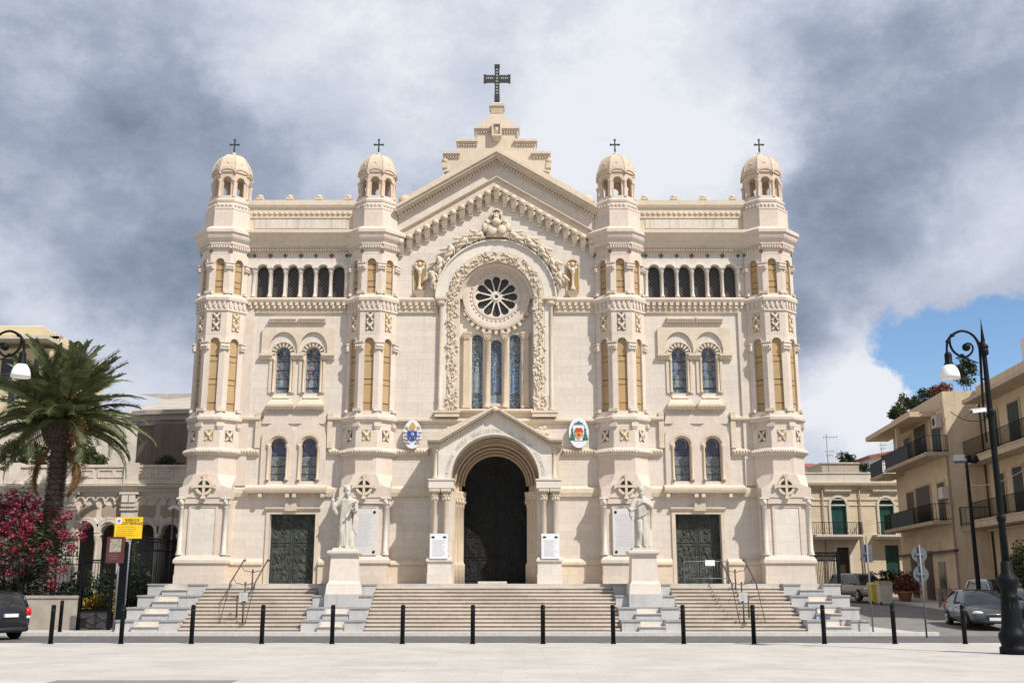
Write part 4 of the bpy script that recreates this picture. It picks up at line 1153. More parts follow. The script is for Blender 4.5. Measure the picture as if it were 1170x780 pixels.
part(q, 'radial_corbelling', M_TRIM)
q = MB(); q.prof_x([(YB, zb_(480)), (WY - .05, zbot - .02), (WY - .22, zbot - .02), (WY - .26, zbot + .06), (WY - .1, zbot + .14), (YB, zbot + .22)], -rH, rH); part(q, 'window_sill', M_TRIM)
for s in (-1, 1):
    x = s * -xw(503.5, 410); q = MB()
    z0, z1 = zw(470), zw(351)
    q.lathe([(.16, z0), (.16, z0 + .08), (.11, z0 + .13), (.13, z0 + .18), (.085, z0 + .3), (.11, z0 + .75), (.085, z0 + .8), (.08, z1 - .05), (.11, z1)], x, WY - .14, 12)
    q.frus(x - .1, x + .1, WY - .22, WY, z1, x - .2, x + .2, WY - .34, WY, z1 + .3); q.box(x - .25, x + .25, WY - .36, WY, z1 + .3, zw(341) - .0)
    for k in range(7): q.ell((x + .13 * math.cos(PI + k * PI / 6), WY - .2 + .1 * math.sin(PI + k * PI / 6), z1 + .15), (.05, .05, .1), nu=6, nv=4)
    part(q, 'arch_colonnette', M_TRIM)
    q = MB(); x0, x1 = sorted((s * -xw(497, 474), s * -xw(525, 474))); q.box(x0, x1, WY - .30, WY, zw(477), zbot); q.box(x0 - .05, x1 + .05, WY - .34, WY, zw(472.3), zw(470)); part(q, 'arch_pedestal', M_TRIM)
    # niche with a small figure on gold ground
    x = s * -xw(479.8, 317); q = MB(); w = S(6.6, 317, WY); zz = zw(303.5)
    q.arc(x, zz, w, w + .06, WY - .06, WY, 0, PI, 14); q.box(x - w - .04, x - w, WY - .05, WY, zw(333), zz); q.box(x + w, x + w + .04, WY - .05, WY, zw(333), zz)
    q.frus(x - .1, x + .1, WY - .1, WY, zw(342), x - w - .02, x + w + .02, WY - .26, WY, zw(333.5))
    ni = part(q, 'wall_niche', M_WARM)
    q = MB(); q.plate(arched(x, w, zw(333.3), zz), [], WY - .02, WY - .003); part(q, 'gold_ground', M_GOLD, ni)
    q = MB(); q.lathe([(.14, zw(333)), (.12, zw(330)), (.055, zw(327)), (.05, zw(315)), (.12, zw(311)), (.09, zw(307))], x, WY - .14, 10); q.ell((x, WY - .15, zw(303)), (.09, .09, .11))
    for t in (-1, 1): q.ell((x + t * .13, WY - .15, zw(307.5)), (.08, .06, .13), Matrix.Rotation(t * .6, 3, 'Y')); q.ell((x + t * .18, WY - .14, zw(303)), (.05, .05, .08))
    part(q, 'niche_figure', M_TRIM, ni)

# ---------------------------------------------------------------- portal
pz = zp(547); pr = S(50.6, 546.6, PF); pc = zp(546.6)
pa = zp(466); pe = zp(503); pxe = -xp(503, 503); psl = (pa - pe) / pxe
wx = -xp(500.5, 530)
gz = lambda x: pa - .12 - abs(x) * psl
out = [(-wx, pz), (-wx, gz(wx)), (0, gz(0)), (wx, gz(wx)), (wx, pz), (pr, pz)] + [(pr * math.cos(PI * i / 32), pc + pr * math.sin(PI * i / 32)) for i in range(33)] + [(-pr, pz)]
q = MB(); q.plate(out, [], PF, PF + .95)
for s in (-1, 1):
    a, b = sorted((s * wx, s * (pr + .05))); q.box(a, b, PF + .95, WY, pz, gz(wx))
portal = part(q, 'portal', M_WHITE)
q = MB()
def pchev(zap, th, y0, y1):
    ex = pxe; e2 = -xp(488.7, 503)
    zz = zap - ex * psl
    q.plate([(-e2, zz), (-e2, zz - th), (-ex, zz - th), (0, zap - th), (ex, zz - th), (e2, zz - th), (e2, zz), (ex, zz), (0, zap)], [], y0, y1)
pchev(pa + .05, .08, PF - .34, WY); pchev(pa - .03, .08, PF - .27, WY); pchev(pa - .11, .12, PF - .12, WY)
e2 = -xp(488.7, 503)
for s in (-1, 1):
    for i in range(22):
        x = s * pxe * (i + .5) / 22; q.ell((x, PF - .15, pa - .17 - abs(x) * psl), (.045, .06, .06), nu=6, nv=4)
    for i in range(5): x = s * (pxe + (e2 - pxe) * (i + .5) / 5); q.ell((x, PF - .15, pa - .17 - pxe * psl), (.045, .06, .06), nu=6, nv=4)
q.box(-.22, .22, PF - .3, PF + .3, pa + .02, pa + .14); q.ell((0, PF - .3, pa - .1), (.16, .1, .12))
part(q, 'portal_gable', M_TRIM, portal)
q = MB()
txt = 'DEIPARAE  MATRI  BEATISSIMAE  IN  CAELVM  ASSVMPTAE'
n = len(txt)
for i, ch in enumerate(txt):
    if ch == ' ': continue
    t = R(176) - R(172) * i / (n - 1)
    r = pr + .17
    put_text(q, ch, .22, (r * math.cos(t), PF - .006, pc + r * math.sin(t)), t - PI / 2)
part(q, 'inscription', plain('carved_letter', (.47, .43, .375), .8), portal)
q = MB()
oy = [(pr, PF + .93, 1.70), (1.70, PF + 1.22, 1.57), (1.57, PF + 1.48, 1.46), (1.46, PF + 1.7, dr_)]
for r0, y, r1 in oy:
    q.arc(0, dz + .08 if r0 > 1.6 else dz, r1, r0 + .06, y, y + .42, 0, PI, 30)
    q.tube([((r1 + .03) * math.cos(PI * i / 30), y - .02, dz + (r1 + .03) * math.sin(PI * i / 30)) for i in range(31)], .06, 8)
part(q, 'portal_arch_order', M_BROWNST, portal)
for s in (-1, 1):
    def bx(q, a, b, y0, y1, z0, z1):
        a, b = sorted((s * a, s * b)); q.box(a, b, y0, y1, z0, z1)
    xi, xo = -xp(516.5, 600), -xp(490.5, 600)
    q = MB()
    bx(q, xi, xo, PF + .3, WY, LAND, pz)                              # pier core
    bx(q, xi - .02, xo + .06, PF - .10, PF + .4, LAND, zp(655)); bx(q, xi, xo + .04, PF - .08, PF + .4, zp(655), zp(641)); bx(q, xi - .05, xo + .1, PF - .15, PF + .45, zp(641), zp(638.5))
    a, b = sorted((s * (xi - .03), s * (xo + .08))); q.frus(a, b, PF - .13, PF + .4, zp(638.5), a + .05, b - .05, PF - .08, PF + .4, zp(636))
    a, b = sorted((s * (xi - .04), s * (xo + .05))); q.box(a, b, PF - .14, WY, zp(557.5), pz); q.box(a - .03, b + .03, PF - .18, WY, zp(548.6), pz + .001)
    pier = part(q, 'portal_pier', M_WHITE, portal)
    for px in (496, 509):
        x = s * -xp(px, 600); q = MB(); y = PF + .1; zb0, zt0 = zp(636), zp(572)
        q.lathe([(.17, zb0), (.17, zb0 + .1), (.13, zb0 + .16), (.11, zb0 + .25), (.10, zt0 - .06), (.13, zt0 - .03), (.1, zt0)], x, y, 14)
        q.lathe([(.11, zt0), (.13, zt0 + .2), (.2, zt0 + .38)], x, y, 12)
        for k in range(16): q.ell((x + (.14 + .02 * (k % 2)) * math.cos(k * PI / 8), y + .14 * math.sin(k * PI / 8), zt0 + .1 + .14 * (k % 2)), (.05, .05, .1), nu=6, nv=4)
        q.box(x - .22, x + .22, y - .22, y + .2, zt0 + .36, zp(557.5))
        for k in range(5): q.ell((x - .17 + k * .085, y - .22, zt0 + .42), (.035, .04, .05), nu=6, nv=4)
        part(q, 'portal_column', M_TRIM, portal)
    x = s * -xp(497.8, 530); q = MB(); y = PF + .1
    q.lathe([(.15, zp(547)), (.15, zp(545)), (.10, zp(543)), (.09, zp(518)), (.13, zp(516)), (.17, zp(512.5)), (.17, zp(511))], x, y, 12)
    for k in range(10): q.ell((x + .13 * math.cos(k * PI / 5), y + .13 * math.sin(k * PI / 5), zp(514.5)), (.05, .05, .06), nu=6, nv=4)
    bx(q, -xp(500.5, 530) , -xp(492.5, 530), PF + .28, WY, pz, zp(508)); bx(q, wx - .02, e2 - .08, PF - .1, WY, zp(511), zp(506.5))
    part(q, 'gable_colonnette', M_TRIM, portal)
    # stepped jambs with their columns
    q = MB(); zs = dz
    for r0, y, r1 in oy:
        a, b = sorted((s * r1, s * (r0 + .06))); q.box(a, b, y, y + .42, LAND, zs + .1)
    zc0, zc1 = Z(580, 45.4), Z(561, 45.4)
    for i, (r0, y, r1) in enumerate(oy[1:]):
        x = s * (r0 + .0); yy = y - .06
        q.lathe([(.16, LAND), (.16, LAND + .75), (.17, LAND + .78), (.12, LAND + .85), (.10, LAND + .95), (.095, zc0), (.12, zc0 + .02), (.12, zc0 + .2), (.2, zc1 - .05), (.2, zc1)], x, yy, 12)
        for k in range(12): q.ell((x + .15 * math.cos(k * PI / 6), yy + .15 * math.sin(k * PI / 6), zc0 + .28 + .15 * (k % 2)), (.05, .05, .1), nu=6, nv=4)
    part(q, 'portal_jamb', M_WARM, portal)
    q = MB(); x = s * -xp(512.5, 493); q.ell((x, PF + .4, zp(494)), (.28, .22, .28), nu=10, nv=7)
    for k in range(12): q.ell((x + .24 * math.cos(k), PF + .3, zp(494) + .24 * math.sin(k * 1.7)), (.1, .1, .1), nu=6, nv=4)
    q.frus(x - .2, x + .2, PF + .2, PF + .7, zp(502.5), x - .15, x + .15, PF + .2, PF + .6, zp(498)); part(q, 'carved_boss', M_WARM, portal)
# main door
q = MB(); yd = WY + .44
q.plate([(-dr_ - .0, LAND + .003), (dr_ + .0, LAND + .003)] + [(dr_ * math.cos(PI * i / 20), dz + dr_ * math.sin(PI * i / 20)) for i in range(21)], [], yd, yd + .08)
md = part(q, 'main_door', M_BRONZED)
rr = random.Random(9)
for s in (-1, 1):
    q = MB()
    for r_ in range(5):
        for c_ in range(2):
            x0, x1 = .05 + c_ * .64, .05 + c_ * .64 + .60; z0, z1 = LAND + .15 + r_ * .98, LAND + .15 + r_ * .98 + .92
            if s < 0: x0, x1 = -x1, -x0
            if z1 > dz + .6 and abs(x0 + x1) > 1.2: z1 -= .5
            q.plate([(x0, z0), (x1, z0), (x1, z1), (x0, z1)], [[(x0 + .05, z0 + .05), (x1 - .05, z0 + .05), (x1 - .05, z1 - .05), (x0 + .05, z1 - .05)]], yd - .035, yd)
            for k in range(16): q.ell((rr.uniform(x0 + .1, x1 - .1), yd, rr.uniform(z0 + .1, z1 - .1)), (rr.uniform(.03, .07), .035, rr.uniform(.05, .16)), Matrix.Rotation(rr.uniform(-.7, .7), 3, 'Y'), nu=6, nv=4)
    a, b = sorted((s * .01, s * .035)); q.box(a, b, yd - .05, yd, LAND + .05, dz + dr_ - .05)
    part(q, 'door_relief', M_BRONZED, md)
q = MB(); q.box(-.72, .5, WY - .5, WY + .2, LAND + .004, LAND + .10); part(q, 'door_step', M_STEP)

# ---------------------------------------------------------------- shields, boards and plaques on the front
def coat_left(c):
    root = thing('coat_of_arms', 'oval white coat of arms with blue shield and gold mitre, left of the portal', 'coat of arms', c)
    a, b = S(10.6, 497, WY), S(16.3, 497, WY); y = c[1]
    O = lambda u, v: (c[0] + u * a, c[2] + v * b)
    q = MB(); q.plate([O(math.cos(2 * PI * i / 36), math.sin(2 * PI * i / 36)) for i in range(36)], [], y, y + .07); part(q, 'oval_board', plain('enamel_white', (.68, .70, .74), .4, var=.05), root)
    B = plain('enamel_blue', (.025, .075, .33), .4, var=.25, scale=20); G = plain('enamel_gold', (.45, .31, .12), .4, var=.3, scale=30); PK = plain('enamel_rose', (.36, .29, .30), .5, var=.3, scale=30)
    q = MB(); q.plate([O(-.55, .22), O(.5, .22), O(.5, -.2), O(.38, -.38), O(0, -.5), O(-.4, -.38), O(-.55, -.2)], [], y - .03, y - .001); part(q, 'shield', B, root)
    q = MB(); q.ell((c[0], y - .035, c[2] - .02 * b), (.20 * a, .02, .14 * b), nu=10, nv=6); q.ell((c[0] - .25 * a, y - .035, c[2] - .3 * b), (.07 * a, .02, .07 * b)); q.ell((c[0] + .25 * a, y - .035, c[2] - .3 * b), (.07 * a, .02, .07 * b)); part(q, 'emblem', G, root)
    q = MB(); q.plate([O(-.24, .3), O(.24, .3), O(.34, .55), O(.18, .75), O(0, .86), O(-.18, .75), O(-.34, .55)], [], y - .025, y - .001); part(q, 'mitre', G, root)
    for s in (-1, 1):
        q = MB(); q.add([(*O(s * .52, .5)[:1], y - .02, O(0, .5)[1]), (O(s * .62, 0)[0], y - .02, O(0, .44)[1]), (O(-s * .62, 0)[0], y - .02, O(0, -.62)[1]), (O(-s * .72, 0)[0], y - .02, O(0, -.55)[1])], [(0, 1, 2, 3)]) if False else q.tube([(O(s * .62, 0)[0], y - .004, O(0, .45)[1]), (O(-s * .66, 0)[0], y - .004, O(0, -.55)[1])], .025, 6)
        q.ell((O(s * .62, 0)[0], y - .01, O(0, .45)[1]), (.08, .02, .08)); part(q, 'key', G, root)
        q = MB()
        for u, v in ((.82, .12), (.72, -.12), (.74, -.36), (.6, -.58), (.4, -.62)): q.ell((O(s * u, 0)[0], y - .006, O(0, v)[1]), (.085, .02, .06))
        part(q, 'mantling', PK, root)
def coat_right(c):
    root = thing('coat_of_arms', 'oval white coat of arms with green tasselled hat over red and gold shield', 'coat of arms', c)
    a, b = S(11.2, 495, WY), S(17.5, 495, WY); y = c[1]
    O = lambda u, v: (c[0] + u * a, c[2] + v * b)
    q = MB(); q.plate([O(math.cos(2 * PI * i / 36), math.sin(2 * PI * i / 36)) for i in range(36)], [], y, y + .07); part(q, 'oval_board', MATS['enamel_white'], root)
    GR = plain('enamel_green', (.02, .17, .12), .5, var=.3, scale=30); RD = plain('enamel_red', (.45, .06, .02), .4, var=.25, scale=20); OR = plain('enamel_orange', (.55, .28, .08), .4, var=.3, scale=20)
    q = MB(); q.plate([O(-.42, .54), O(.42, .54), O(.42, .62), O(.15, .66), O(.1, .74), O(-.1, .74), O(-.15, .66), O(-.42, .62)], [], y - .03, y - .001); part(q, 'hat', GR, root)
    q = MB(); q.plate([O(-.48, .02), O(.48, .02), O(.30, .30), O(-.30, .30)], [], y - .03, y - .001); part(q, 'shield_top', RD, root)
    q = MB(); q.plate([O(-.44, .02), O(-.40, -.2), O(0, -.45), O(.40, -.2), O(.44, .02)], [], y - .028, y - .001, 0); q.ell((c[0], y - .03, c[2] - .14 * b), (.06, .02, .08), mi=1); part(q, 'shield', [OR, RD], root)
    for s in (-1, 1):
        q = MB()
        for r_, (v, n) in enumerate(((.18, 1), (.0, 1), (-.2, 2), (-.4, 3))):
            for k in range(n): q.ell((O(s * (.66 + (k - (n - 1) / 2) * .17), 0)[0], y - .006, O(0, v)[1]), (.05, .02, .085), nu=6, nv=5)
        q.tube([(O(s * .3, 0)[0], y - .004, O(0, .58)[1]), (O(s * .62, 0)[0], y - .004, O(0, .42)[1]), (O(s * .66, 0)[0], y - .004, O(0, .1)[1])], .012, 5)
        part(q, 'tassels', GR, root)
    q = MB(); q.box(O(-.55, 0)[0], O(.55, 0)[0], y - .006, y - .001, O(0, -.56)[1], O(0, -.52)[1]); part(q, 'motto_line', M_GREYM, root)
coat_left((xw(472, 497), WY - .30, zw(497)))
coat_right((xw(660.8, 495), WY - .30, zw(495)))
M_TEXT = plain('printed_text', (.47, .47, .53), .8, var=.3, scale=30)
def text_rows(q, x0, x1, y, z0, z1, n, rr, h=.55, mi=0):
    p = (z1 - z0) / n
    for i in range(n):
        z = z1 - (i + .5) * p; x = x0 + rr.uniform(0, .06) * (x1 - x0)
        end = x1 - rr.uniform(0, .3) * (x1 - x0)
        while x < end:
            w = min(rr.uniform(.05, .16) * (x1 - x0), end - x)
            q.box(x, x + w, y - .003, y, z - p * h / 2, z + p * h / 2, mi); x += w + .025 * (x1 - x0)
rr = random.Random(4)
M_BOARD = plain('notice_white', (.72, .72, .74), .5, var=.04)
for s, lab in ((-1, 'white notice board of printed text hung on the portal pier left of the door'), (1, 'white notice board of printed text hung on the portal pier right of the door')):
    xa, xb_ = sorted((s * -xp(491.5, 620), s * -xp(512, 620))); z0, z1 = zp(638), zp(609.5); y = PF - .19
    root = thing('notice_board', lab, 'notice board', ((xa + xb_) / 2, y, z0))
    q = MB(); q.box(xa, xb_, y, y + .04, z0, z1); part(q, 'panel', M_BOARD, root)
    q = MB(); text_rows(q, xa + .1, xb_ - .1, y - .001, z0 + .08, z1 - .25, 16, rr, .4); part(q, 'printed_lines', M_TEXT, root)
    for t in (.18, .82):
        q = MB(); x = xa + (xb_ - xa) * t; q.box(x - .06, x + .06, y - .02, y, z1 - .17, z1 - .11); part(q, 'clip', M_IRON, root)
M_PLQ = stone('plaque_marble', (.60, .59, .57), mortar=1, rowh=9, brickw=9, stain=(.5, .5, .52), stain_lo=.5, stain_amt=.5, bump=0)
for s, lab in ((-1, 'tall engraved marble plaque on the turret base behind the statue with raised arm'), (1, 'tall engraved marble plaque on the turret base behind the statue with outstretched hand')):
    y = TY - 1.28 + .02; c = s * TX[1]
    z0, z1 = Z(634, y), Z(581, y); w = .60
    root = thing('marble_plaque', lab, 'plaque', (c, y, z0))
    q = MB(); q.box(c - w, c + w, y, y + .14, z0, z1); part(q, 'slab', M_PLQ, root)
    q = MB(); text_rows(q, c - w + .12, c + w - .12, y - .001, z0 + .35, z1 - .2, 17, rr, .35); part(q, 'engraving', M_TEXT, root)
    for a in (-1, 1):
        for z in (z0 + .14, z1 - .14):
            q = MB(); q.ell((c + a * (w - .13), y - .005, z), (.06, .03, .06), nu=10, nv=6); part(q, 'bolt', M_IRON, root)
# ================================================================== STAIRS
NR = 13; RH = LAND / NR; TD = .30; Y0 = 43.80 - (NR - 1) * TD     # front of the lowest riser
def ptn(mb, name, m, parent): return mb.build(name, m, parent)
def flight(x0, x1, label):
    root = thing('stone_staircase', label, 'staircase', ((x0 + x1) / 2, Y0, 0), group='flights of steps up to the church')
    for i in range(NR):
        y = Y0 + i * TD; z = (i + 1) * RH
        q = MB()
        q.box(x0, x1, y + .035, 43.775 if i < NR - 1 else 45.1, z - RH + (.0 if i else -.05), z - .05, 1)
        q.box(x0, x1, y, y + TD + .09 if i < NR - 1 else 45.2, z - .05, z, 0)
        ptn(q, 'step', [M_STEP, M_RISER], root)
flight(-11.62, -7.1, 'left flight of worn stone steps with iron handrails in front of the left bronze door')
flight(-4.76, 4.76, 'wide middle flight of worn stone steps leading up to the main portal')
flight(7.1, 11.62, 'right flight of worn stone steps with iron handrails in front of the right bronze door')
mb = MB(); mb.box(-14.0, 14.0, Y0 - .55, Y0 + .04, -.2, .035); mb.build('stair_footing', M_SIDEW, kind='structure')
def steps_block(x0, x1, label, ped=None):
    root = thing('stepped_block', label, 'steps wall', ((x0 + x1) / 2, 42, 0), group='grey marble stepped blocks beside the stairs')
    LV = LAND / 4
    w = x1 - x0
    for i in range(4):
        y = 40.12 + i * 1.08; z0, z1 = i * LV, (i + 1) * LV
        a, b = x0 + w * .30, x0 + w * .70
        q = MB(); yb = 45.0
        q.box(x0, a, y, yb, z0, z1 - .06); q.box(b, x1, y, yb, z0, z1 - .06); q.box(a, b, y + .55, yb, z0, z1 - .06)
        lv = ptn(q, 'level', M_MARBLE, root)
        q = MB(); q.box(x0 - .03, a, y - .04, yb, z1 - .06, z1); q.box(b, x1 + .03, y - .04, yb, z1 - .06, z1); q.box(a, b, y + .50, yb, z1 - .059, z1 - .001); ptn(q, 'coping', M_SLAB, lv)
        q = MB(); q.box(a + .0, b - .0, y + .50, y + .549, z0 + .16, z1 - .065); q.box(a, b, y - .02, y + .5, z0 + .17, z0 + .215, 0); ptn(q, 'inner_seat', M_CREAM, lv)
        q = MB(); q.box(a - .07, b - .03, y - .10, y + .5, z0, z0 + .165, 0); q.box(a - .10, b, y - .14, y + .46, z0 + .165, z0 + .20, 1); ptn(q, 'front_block', [M_MARBLE, M_SLAB], lv)
steps_block(-13.92, -11.64, 'grey marble stepped block at the far left end of the stairs by the iron fence')
steps_block(-7.08, -4.78, 'grey marble stepped block under the pedestal of the statue with raised arm')
steps_block(4.78, 7.08, 'grey marble stepped block under the pedestal of the statue with outstretched hand')
steps_block(11.64, 13.92, 'grey marble stepped block at the far right end of the stairs by the street')

# pedestals and statues
def pedestal(cx, label):
    y = 42.65
    b0 = LAND / 2; cx0 = cx
    root = thing('statue_pedestal', label, 'pedestal', (cx, y, b0))
    zt_ = Z(628, 42.0); q = MB(); H = zt_ - b0; e = lambda f: b0 + H * f
    q.box(cx - .72, cx + .72, y - .76, y + .76, b0, e(.22)); ptn(q, 'base', M_MARBLE, root)
    q = MB(); q.frus(cx - .70, cx + .70, y - .72, y + .72, e(.22) + .001, cx - .66, cx + .66, y - .68, y + .68, e(.40))
    q.frus(cx - .64, cx + .64, y - .66, y + .66, e(.40), cx - .58, cx + .58, y - .6, y + .6, e(.45))
    q.frus(cx - .585, cx + .585, y - .6, y + .6, e(.45), cx - .535, cx + .535, y - .55, y + .55, e(.905)); ptn(q, 'shaft', M_PED, root)
    q = MB(); q.frus(cx - .57, cx + .57, y - .58, y + .58, e(.905), cx - .66, cx + .66, y - .67, y + .67, e(.945)); q.box(cx - .69, cx + .69, y - .7, y + .7, e(.945), e(.985)); q.frus(cx - .69, cx + .69, y - .7, y + .7, e(.985), cx - .58, cx + .58, y - .58, y + .58, zt_); ptn(q, 'cap', M_CREAM, root)
    for ch in root.children:
        for v in ch.data.vertices: v.co.x *= .9; v.co.y *= .9
    return Vector((cx, y, zt_))
def interp(keys, z):
    for (a, *va), (b, *vb) in zip(keys[:-1], keys[1:]):
        if a <= z <= b:
            t = (z - a) / (b - a); t = t * t * (3 - 2 * t)
            return [p + (q_ - p) * t for p, q_ in zip(va, vb)]
    return list(keys[-1][1:])
def robe(q, keys, amp, nf, ph, n=64, rings=60, rr=None):
    z0, z1 = keys[0][0], keys[-1][0]; vs = []; fs = []
    for j in range(rings + 1):
        z = z0 + (z1 - z0) * j / rings
        rx, ry, ox, oy_ = interp(keys, z)
        for i in range(n):
            t = 2 * PI * i / n
            a = amp * max(.12, min(1, (1.75 - z) / .9)) 
            f = 1 + a * (math.sin(nf * t + ph + .8 * math.sin(2.1 * z)) * .6 + math.sin((nf * 2 - 3) * t + 2.3 * z + ph) * .4)
            vs.append((ox + rx * f * math.cos(t), oy_ + ry * f * math.sin(t), z))
    for j in range(rings):
        for i in range(n):
            k = (i + 1) % n
            fs.append((j * n + i, j * n + k, (j + 1) * n + k, (j + 1) * n + i))
    fs.append(tuple(range(n))[::-1]); fs.append(tuple(rings * n + i for i in range(n)))
    q.add(vs, fs, 0, True)
def head(q, c, yaw, beard=True, hood=False):
    Rm = Matrix.Translation(c) @ Matrix.Rotation(yaw, 4, 'Z') @ Matrix.Rotation(.12, 4, 'X'); q.M = Rm
    q.ell((0, 0, .0), (.118, .14, .165), nu=16, nv=12)
    q.ell((0, -.03, -.06), (.095, .115, .115), nu=14, nv=10)
    q.ell((0, -.145, -.012), (.022, .04, .05), nu=8, nv=6)            # nose
    q.ell((0, -.125, .035), (.085, .03, .02), nu=10, nv=6)            # brow
    for s in (-1, 1):
        q.ell((s * .045, -.118, .012), (.022, .018, .013), nu=8, nv=6)
        q.ell((s * .06, -.1, -.035), (.035, .035, .035), nu=8, nv=6)
        q.ell((s * .12, .0, -.01), (.022, .035, .045), nu=8, nv=6)     # ears
    q.ell((0, -.125, -.075), (.035, .02, .012), nu=8, nv=6)
    if beard:
        q.ell((0, -.11, -.15), (.085, .075, .11), nu=12, nv=8)
        q.ell((0, -.12, -.24), (.05, .05, .09), nu=10, nv=8)
        for s in (-1, 1): q.ell((s * .085, -.05, -.1), (.04, .06, .09), nu=8, nv=6)
    q.ell((0, .035, .05), (.138, .145, .145), nu=14, nv=10)             # hair
    r2 = random.Random(2)
    for i in range(34):
        a = r2.uniform(.2, PI - .2) + 0; b = r2.uniform(-.12, .17)
        q.ell((.135 * math.cos(a) * 1.0, .03 + .13 * math.sin(a), b), (.035, .035, .045), nu=6, nv=5)
    q.M = None
def hand(q, c, d, up, L=.2, curl=.5, side=1):
    d = Vector(d).normalized(); up = Vector(up); up = (up - d * up.dot(d)).normalized(); sd_ = d.cross(up).normalized()
    c = Vector(c)
    q.tube([c - d * .05, c, c + d * L * .25, c + d * L * .5], [.042, .045, .055, .05], 10, flat=.6)
    for i, (o, ln) in enumerate(((-.042, .40), (-.014, .50), (.014, .47), (.042, .36))):
        b = c + d * L * .48 + sd_ * o; l = L * ln
        q.tube([b, b + d * l * .5 + sd_ * o * .2, b + d * l * .85 - up * l * .3 * curl + sd_ * o * .3, b + d * l * (1.05) - up * l * .8 * curl + sd_ * o * .3], [.017, .016, .014, .011], 6)
    b = c + d * L * .12 + sd_ * side * .05
    q.tube([b, b + sd_ * side * .035 + d * .035, b + sd_ * side * .05 + d * .08], [.02, .018, .013], 6)
def fold(q, pts, r, n=8): q.tube(pts, r, n)
def statue(base, label, kind):
    root = thing('statue', label, 'statue', base)
    q = MB()
    q.M = None
    bx, by, bz = base
    def A(x, y, z): return Vector((x, y, z))
    keys = [(.10, .30, .27, 0, .02), (.3, .27, .25, 0, .02), (.8, .265, .225, 0, 0), (1.2, .285, .225, 0, -.01), (1.45, .265, .205, 0, 0), (1.75, .30, .21, 0, .0), (1.98, .335, .195, 0, .01), (2.10, .26, .16, 0, .02), (2.17, .13, .12, 0, .01), (2.22, .085, .09, 0, 0), (2.30, .08, .085, 0, -.01)]
    g = MB()
    if kind == 0:      # right arm raised, left forearm forward carrying a book
        keys = [(a, b, c, d + .05 * (1.2 - a) * .5, e) for a, b, c, d, e in keys]
    robe(g, keys, .26 if kind == 0 else .28, 9, .4 + kind)
    g.ell((0, 0, .08), (.33, .3, .06), nu=16, nv=6)
    # feet
    for s in (-1, 1): g.tube([(s * .12, -.12, .12), (s * .13, -.26, .11), (s * .15, -.38, .085)], [.07, .065, .05], 10, flat=.8); 
    for s in (-1, 1):
        for k in range(5): g.tube([(s * (.11 + .02 * k), -.37, .08), (s * (.115 + .02 * k), -.43 + .012 * k, .075)], .014, 6)
    # leg under the cloth
    g.tube([(-.10, -.13, 1.15), (-.13, -.21, .75), (-.12, -.14, .2)], [.14, .105, .08], 12)
    rr = random.Random(30 + kind)
    for i in range(15):
        t = -PI / 2 + rr.uniform(-1.25, 1.25); r_ = .285; z1 = rr.uniform(.9, 1.35)
        x0 = r_ * math.cos(t); y0 = .245 * math.sin(t)
        g.tube([(x0 * .9, y0 * .9, z1), (x0 * 1.0 + rr.uniform(-.03, .03), y0 * 1.0, z1 * .6), (x0 * 1.02 + rr.uniform(-.03, .03), y0 * 1.08, .15)], [.018, .042, .058], 7)
    hz = 2.42
    if kind == 0:
        # mantle over the left shoulder falling to the hip in diagonal folds
        for k in range(7):
            o = k * .055
            g.tube([(.30 - o * .3, -.02 - .02, 2.08 - o * .2), (.20 - o, -.20, 1.85 - o * .6), (.02 - o * .6, -.24, 1.5 - o), (-.16 + o * .2, -.22, 1.22 - o * 1.1), (-.10, -.235, .85 - o), (-.06 + o * .3, -.24, .45)], [.04, .045, .045, .05, .045, .03], 8)
        for k in range(6):
            g.tube([(.36, -.10 + k * .04, 1.52), (.35 + .015 * k, -.12 + k * .05, 1.2), (.30 + .02 * k, -.10 + k * .05, .85 - k * .05)], [.05, .05, .03], 8)
        # raised right arm (viewer's left) with wide sleeve
        g.tube([(-.22, .0, 2.03), (-.40, -.06, 1.86), (-.53, -.12, 1.70)], [.13, .12, .11], 14)
        g.tube([(-.53, -.12, 1.70), (-.55, -.20, 1.88), (-.52, -.26, 2.05)], [.105, .09, .075], 14)
        g.tube([(-.52, -.14, 1.68), (-.44, -.05, 1.5), (-.34, .02, 1.34)], [.10, .10, .04], 10)
        g.tube([(-.52, -.26, 2.03), (-.505, -.27, 2.13)], [.05, .042], 10)
        hand(g, (-.50, -.27, 2.15), (.06, -.05, 1), (0, 1, 0), .22, .35, 1)
        # left arm, forearm forward, book
        g.tube([(.25, .02, 2.02), (.36, -.02, 1.8), (.38, -.06, 1.6)], [.13, .12, .115], 14)
        g.tube([(.38, -.05, 1.6), (.38, -.22, 1.58), (.37, -.36, 1.62)], [.11, .09, .075], 12)
        hand(g, (.36, -.38, 1.62), (-.1, -1, .25), (0, .2, 1), .2, .6, -1)
        g.M = Matrix.Translation((.43, -.30, 1.70)) @ Matrix.Rotation(.5, 4, 'Z') @ Matrix.Rotation(.2, 4, 'Y'); g.box(-.045, .045, -.16, .14, -.05, .26); g.M = None
        head(g, Vector((.02, -.06, hz)), .55)
        yaw = -.15
    else:
        # girdle and sash swathed across the waist
        for k in range(7):
            o = k * .05
            g.tube([(-.29, -.06, 1.32 + o), (-.14, -.235, 1.33 + o * 1.15), (.08, -.245, 1.42 + o * 1.25), (.27, -.12, 1.56 + o * 1.2)], [.035, .045, .045, .035], 8)
        for k in range(5):
            o = k * .05
            g.tube([(.30 - o, -.06, 2.07), (.18 - o, -.19, 1.95 - o * .4), (-.02 - o * .5, -.22, 1.78 - o)], [.035, .035, .025], 8)
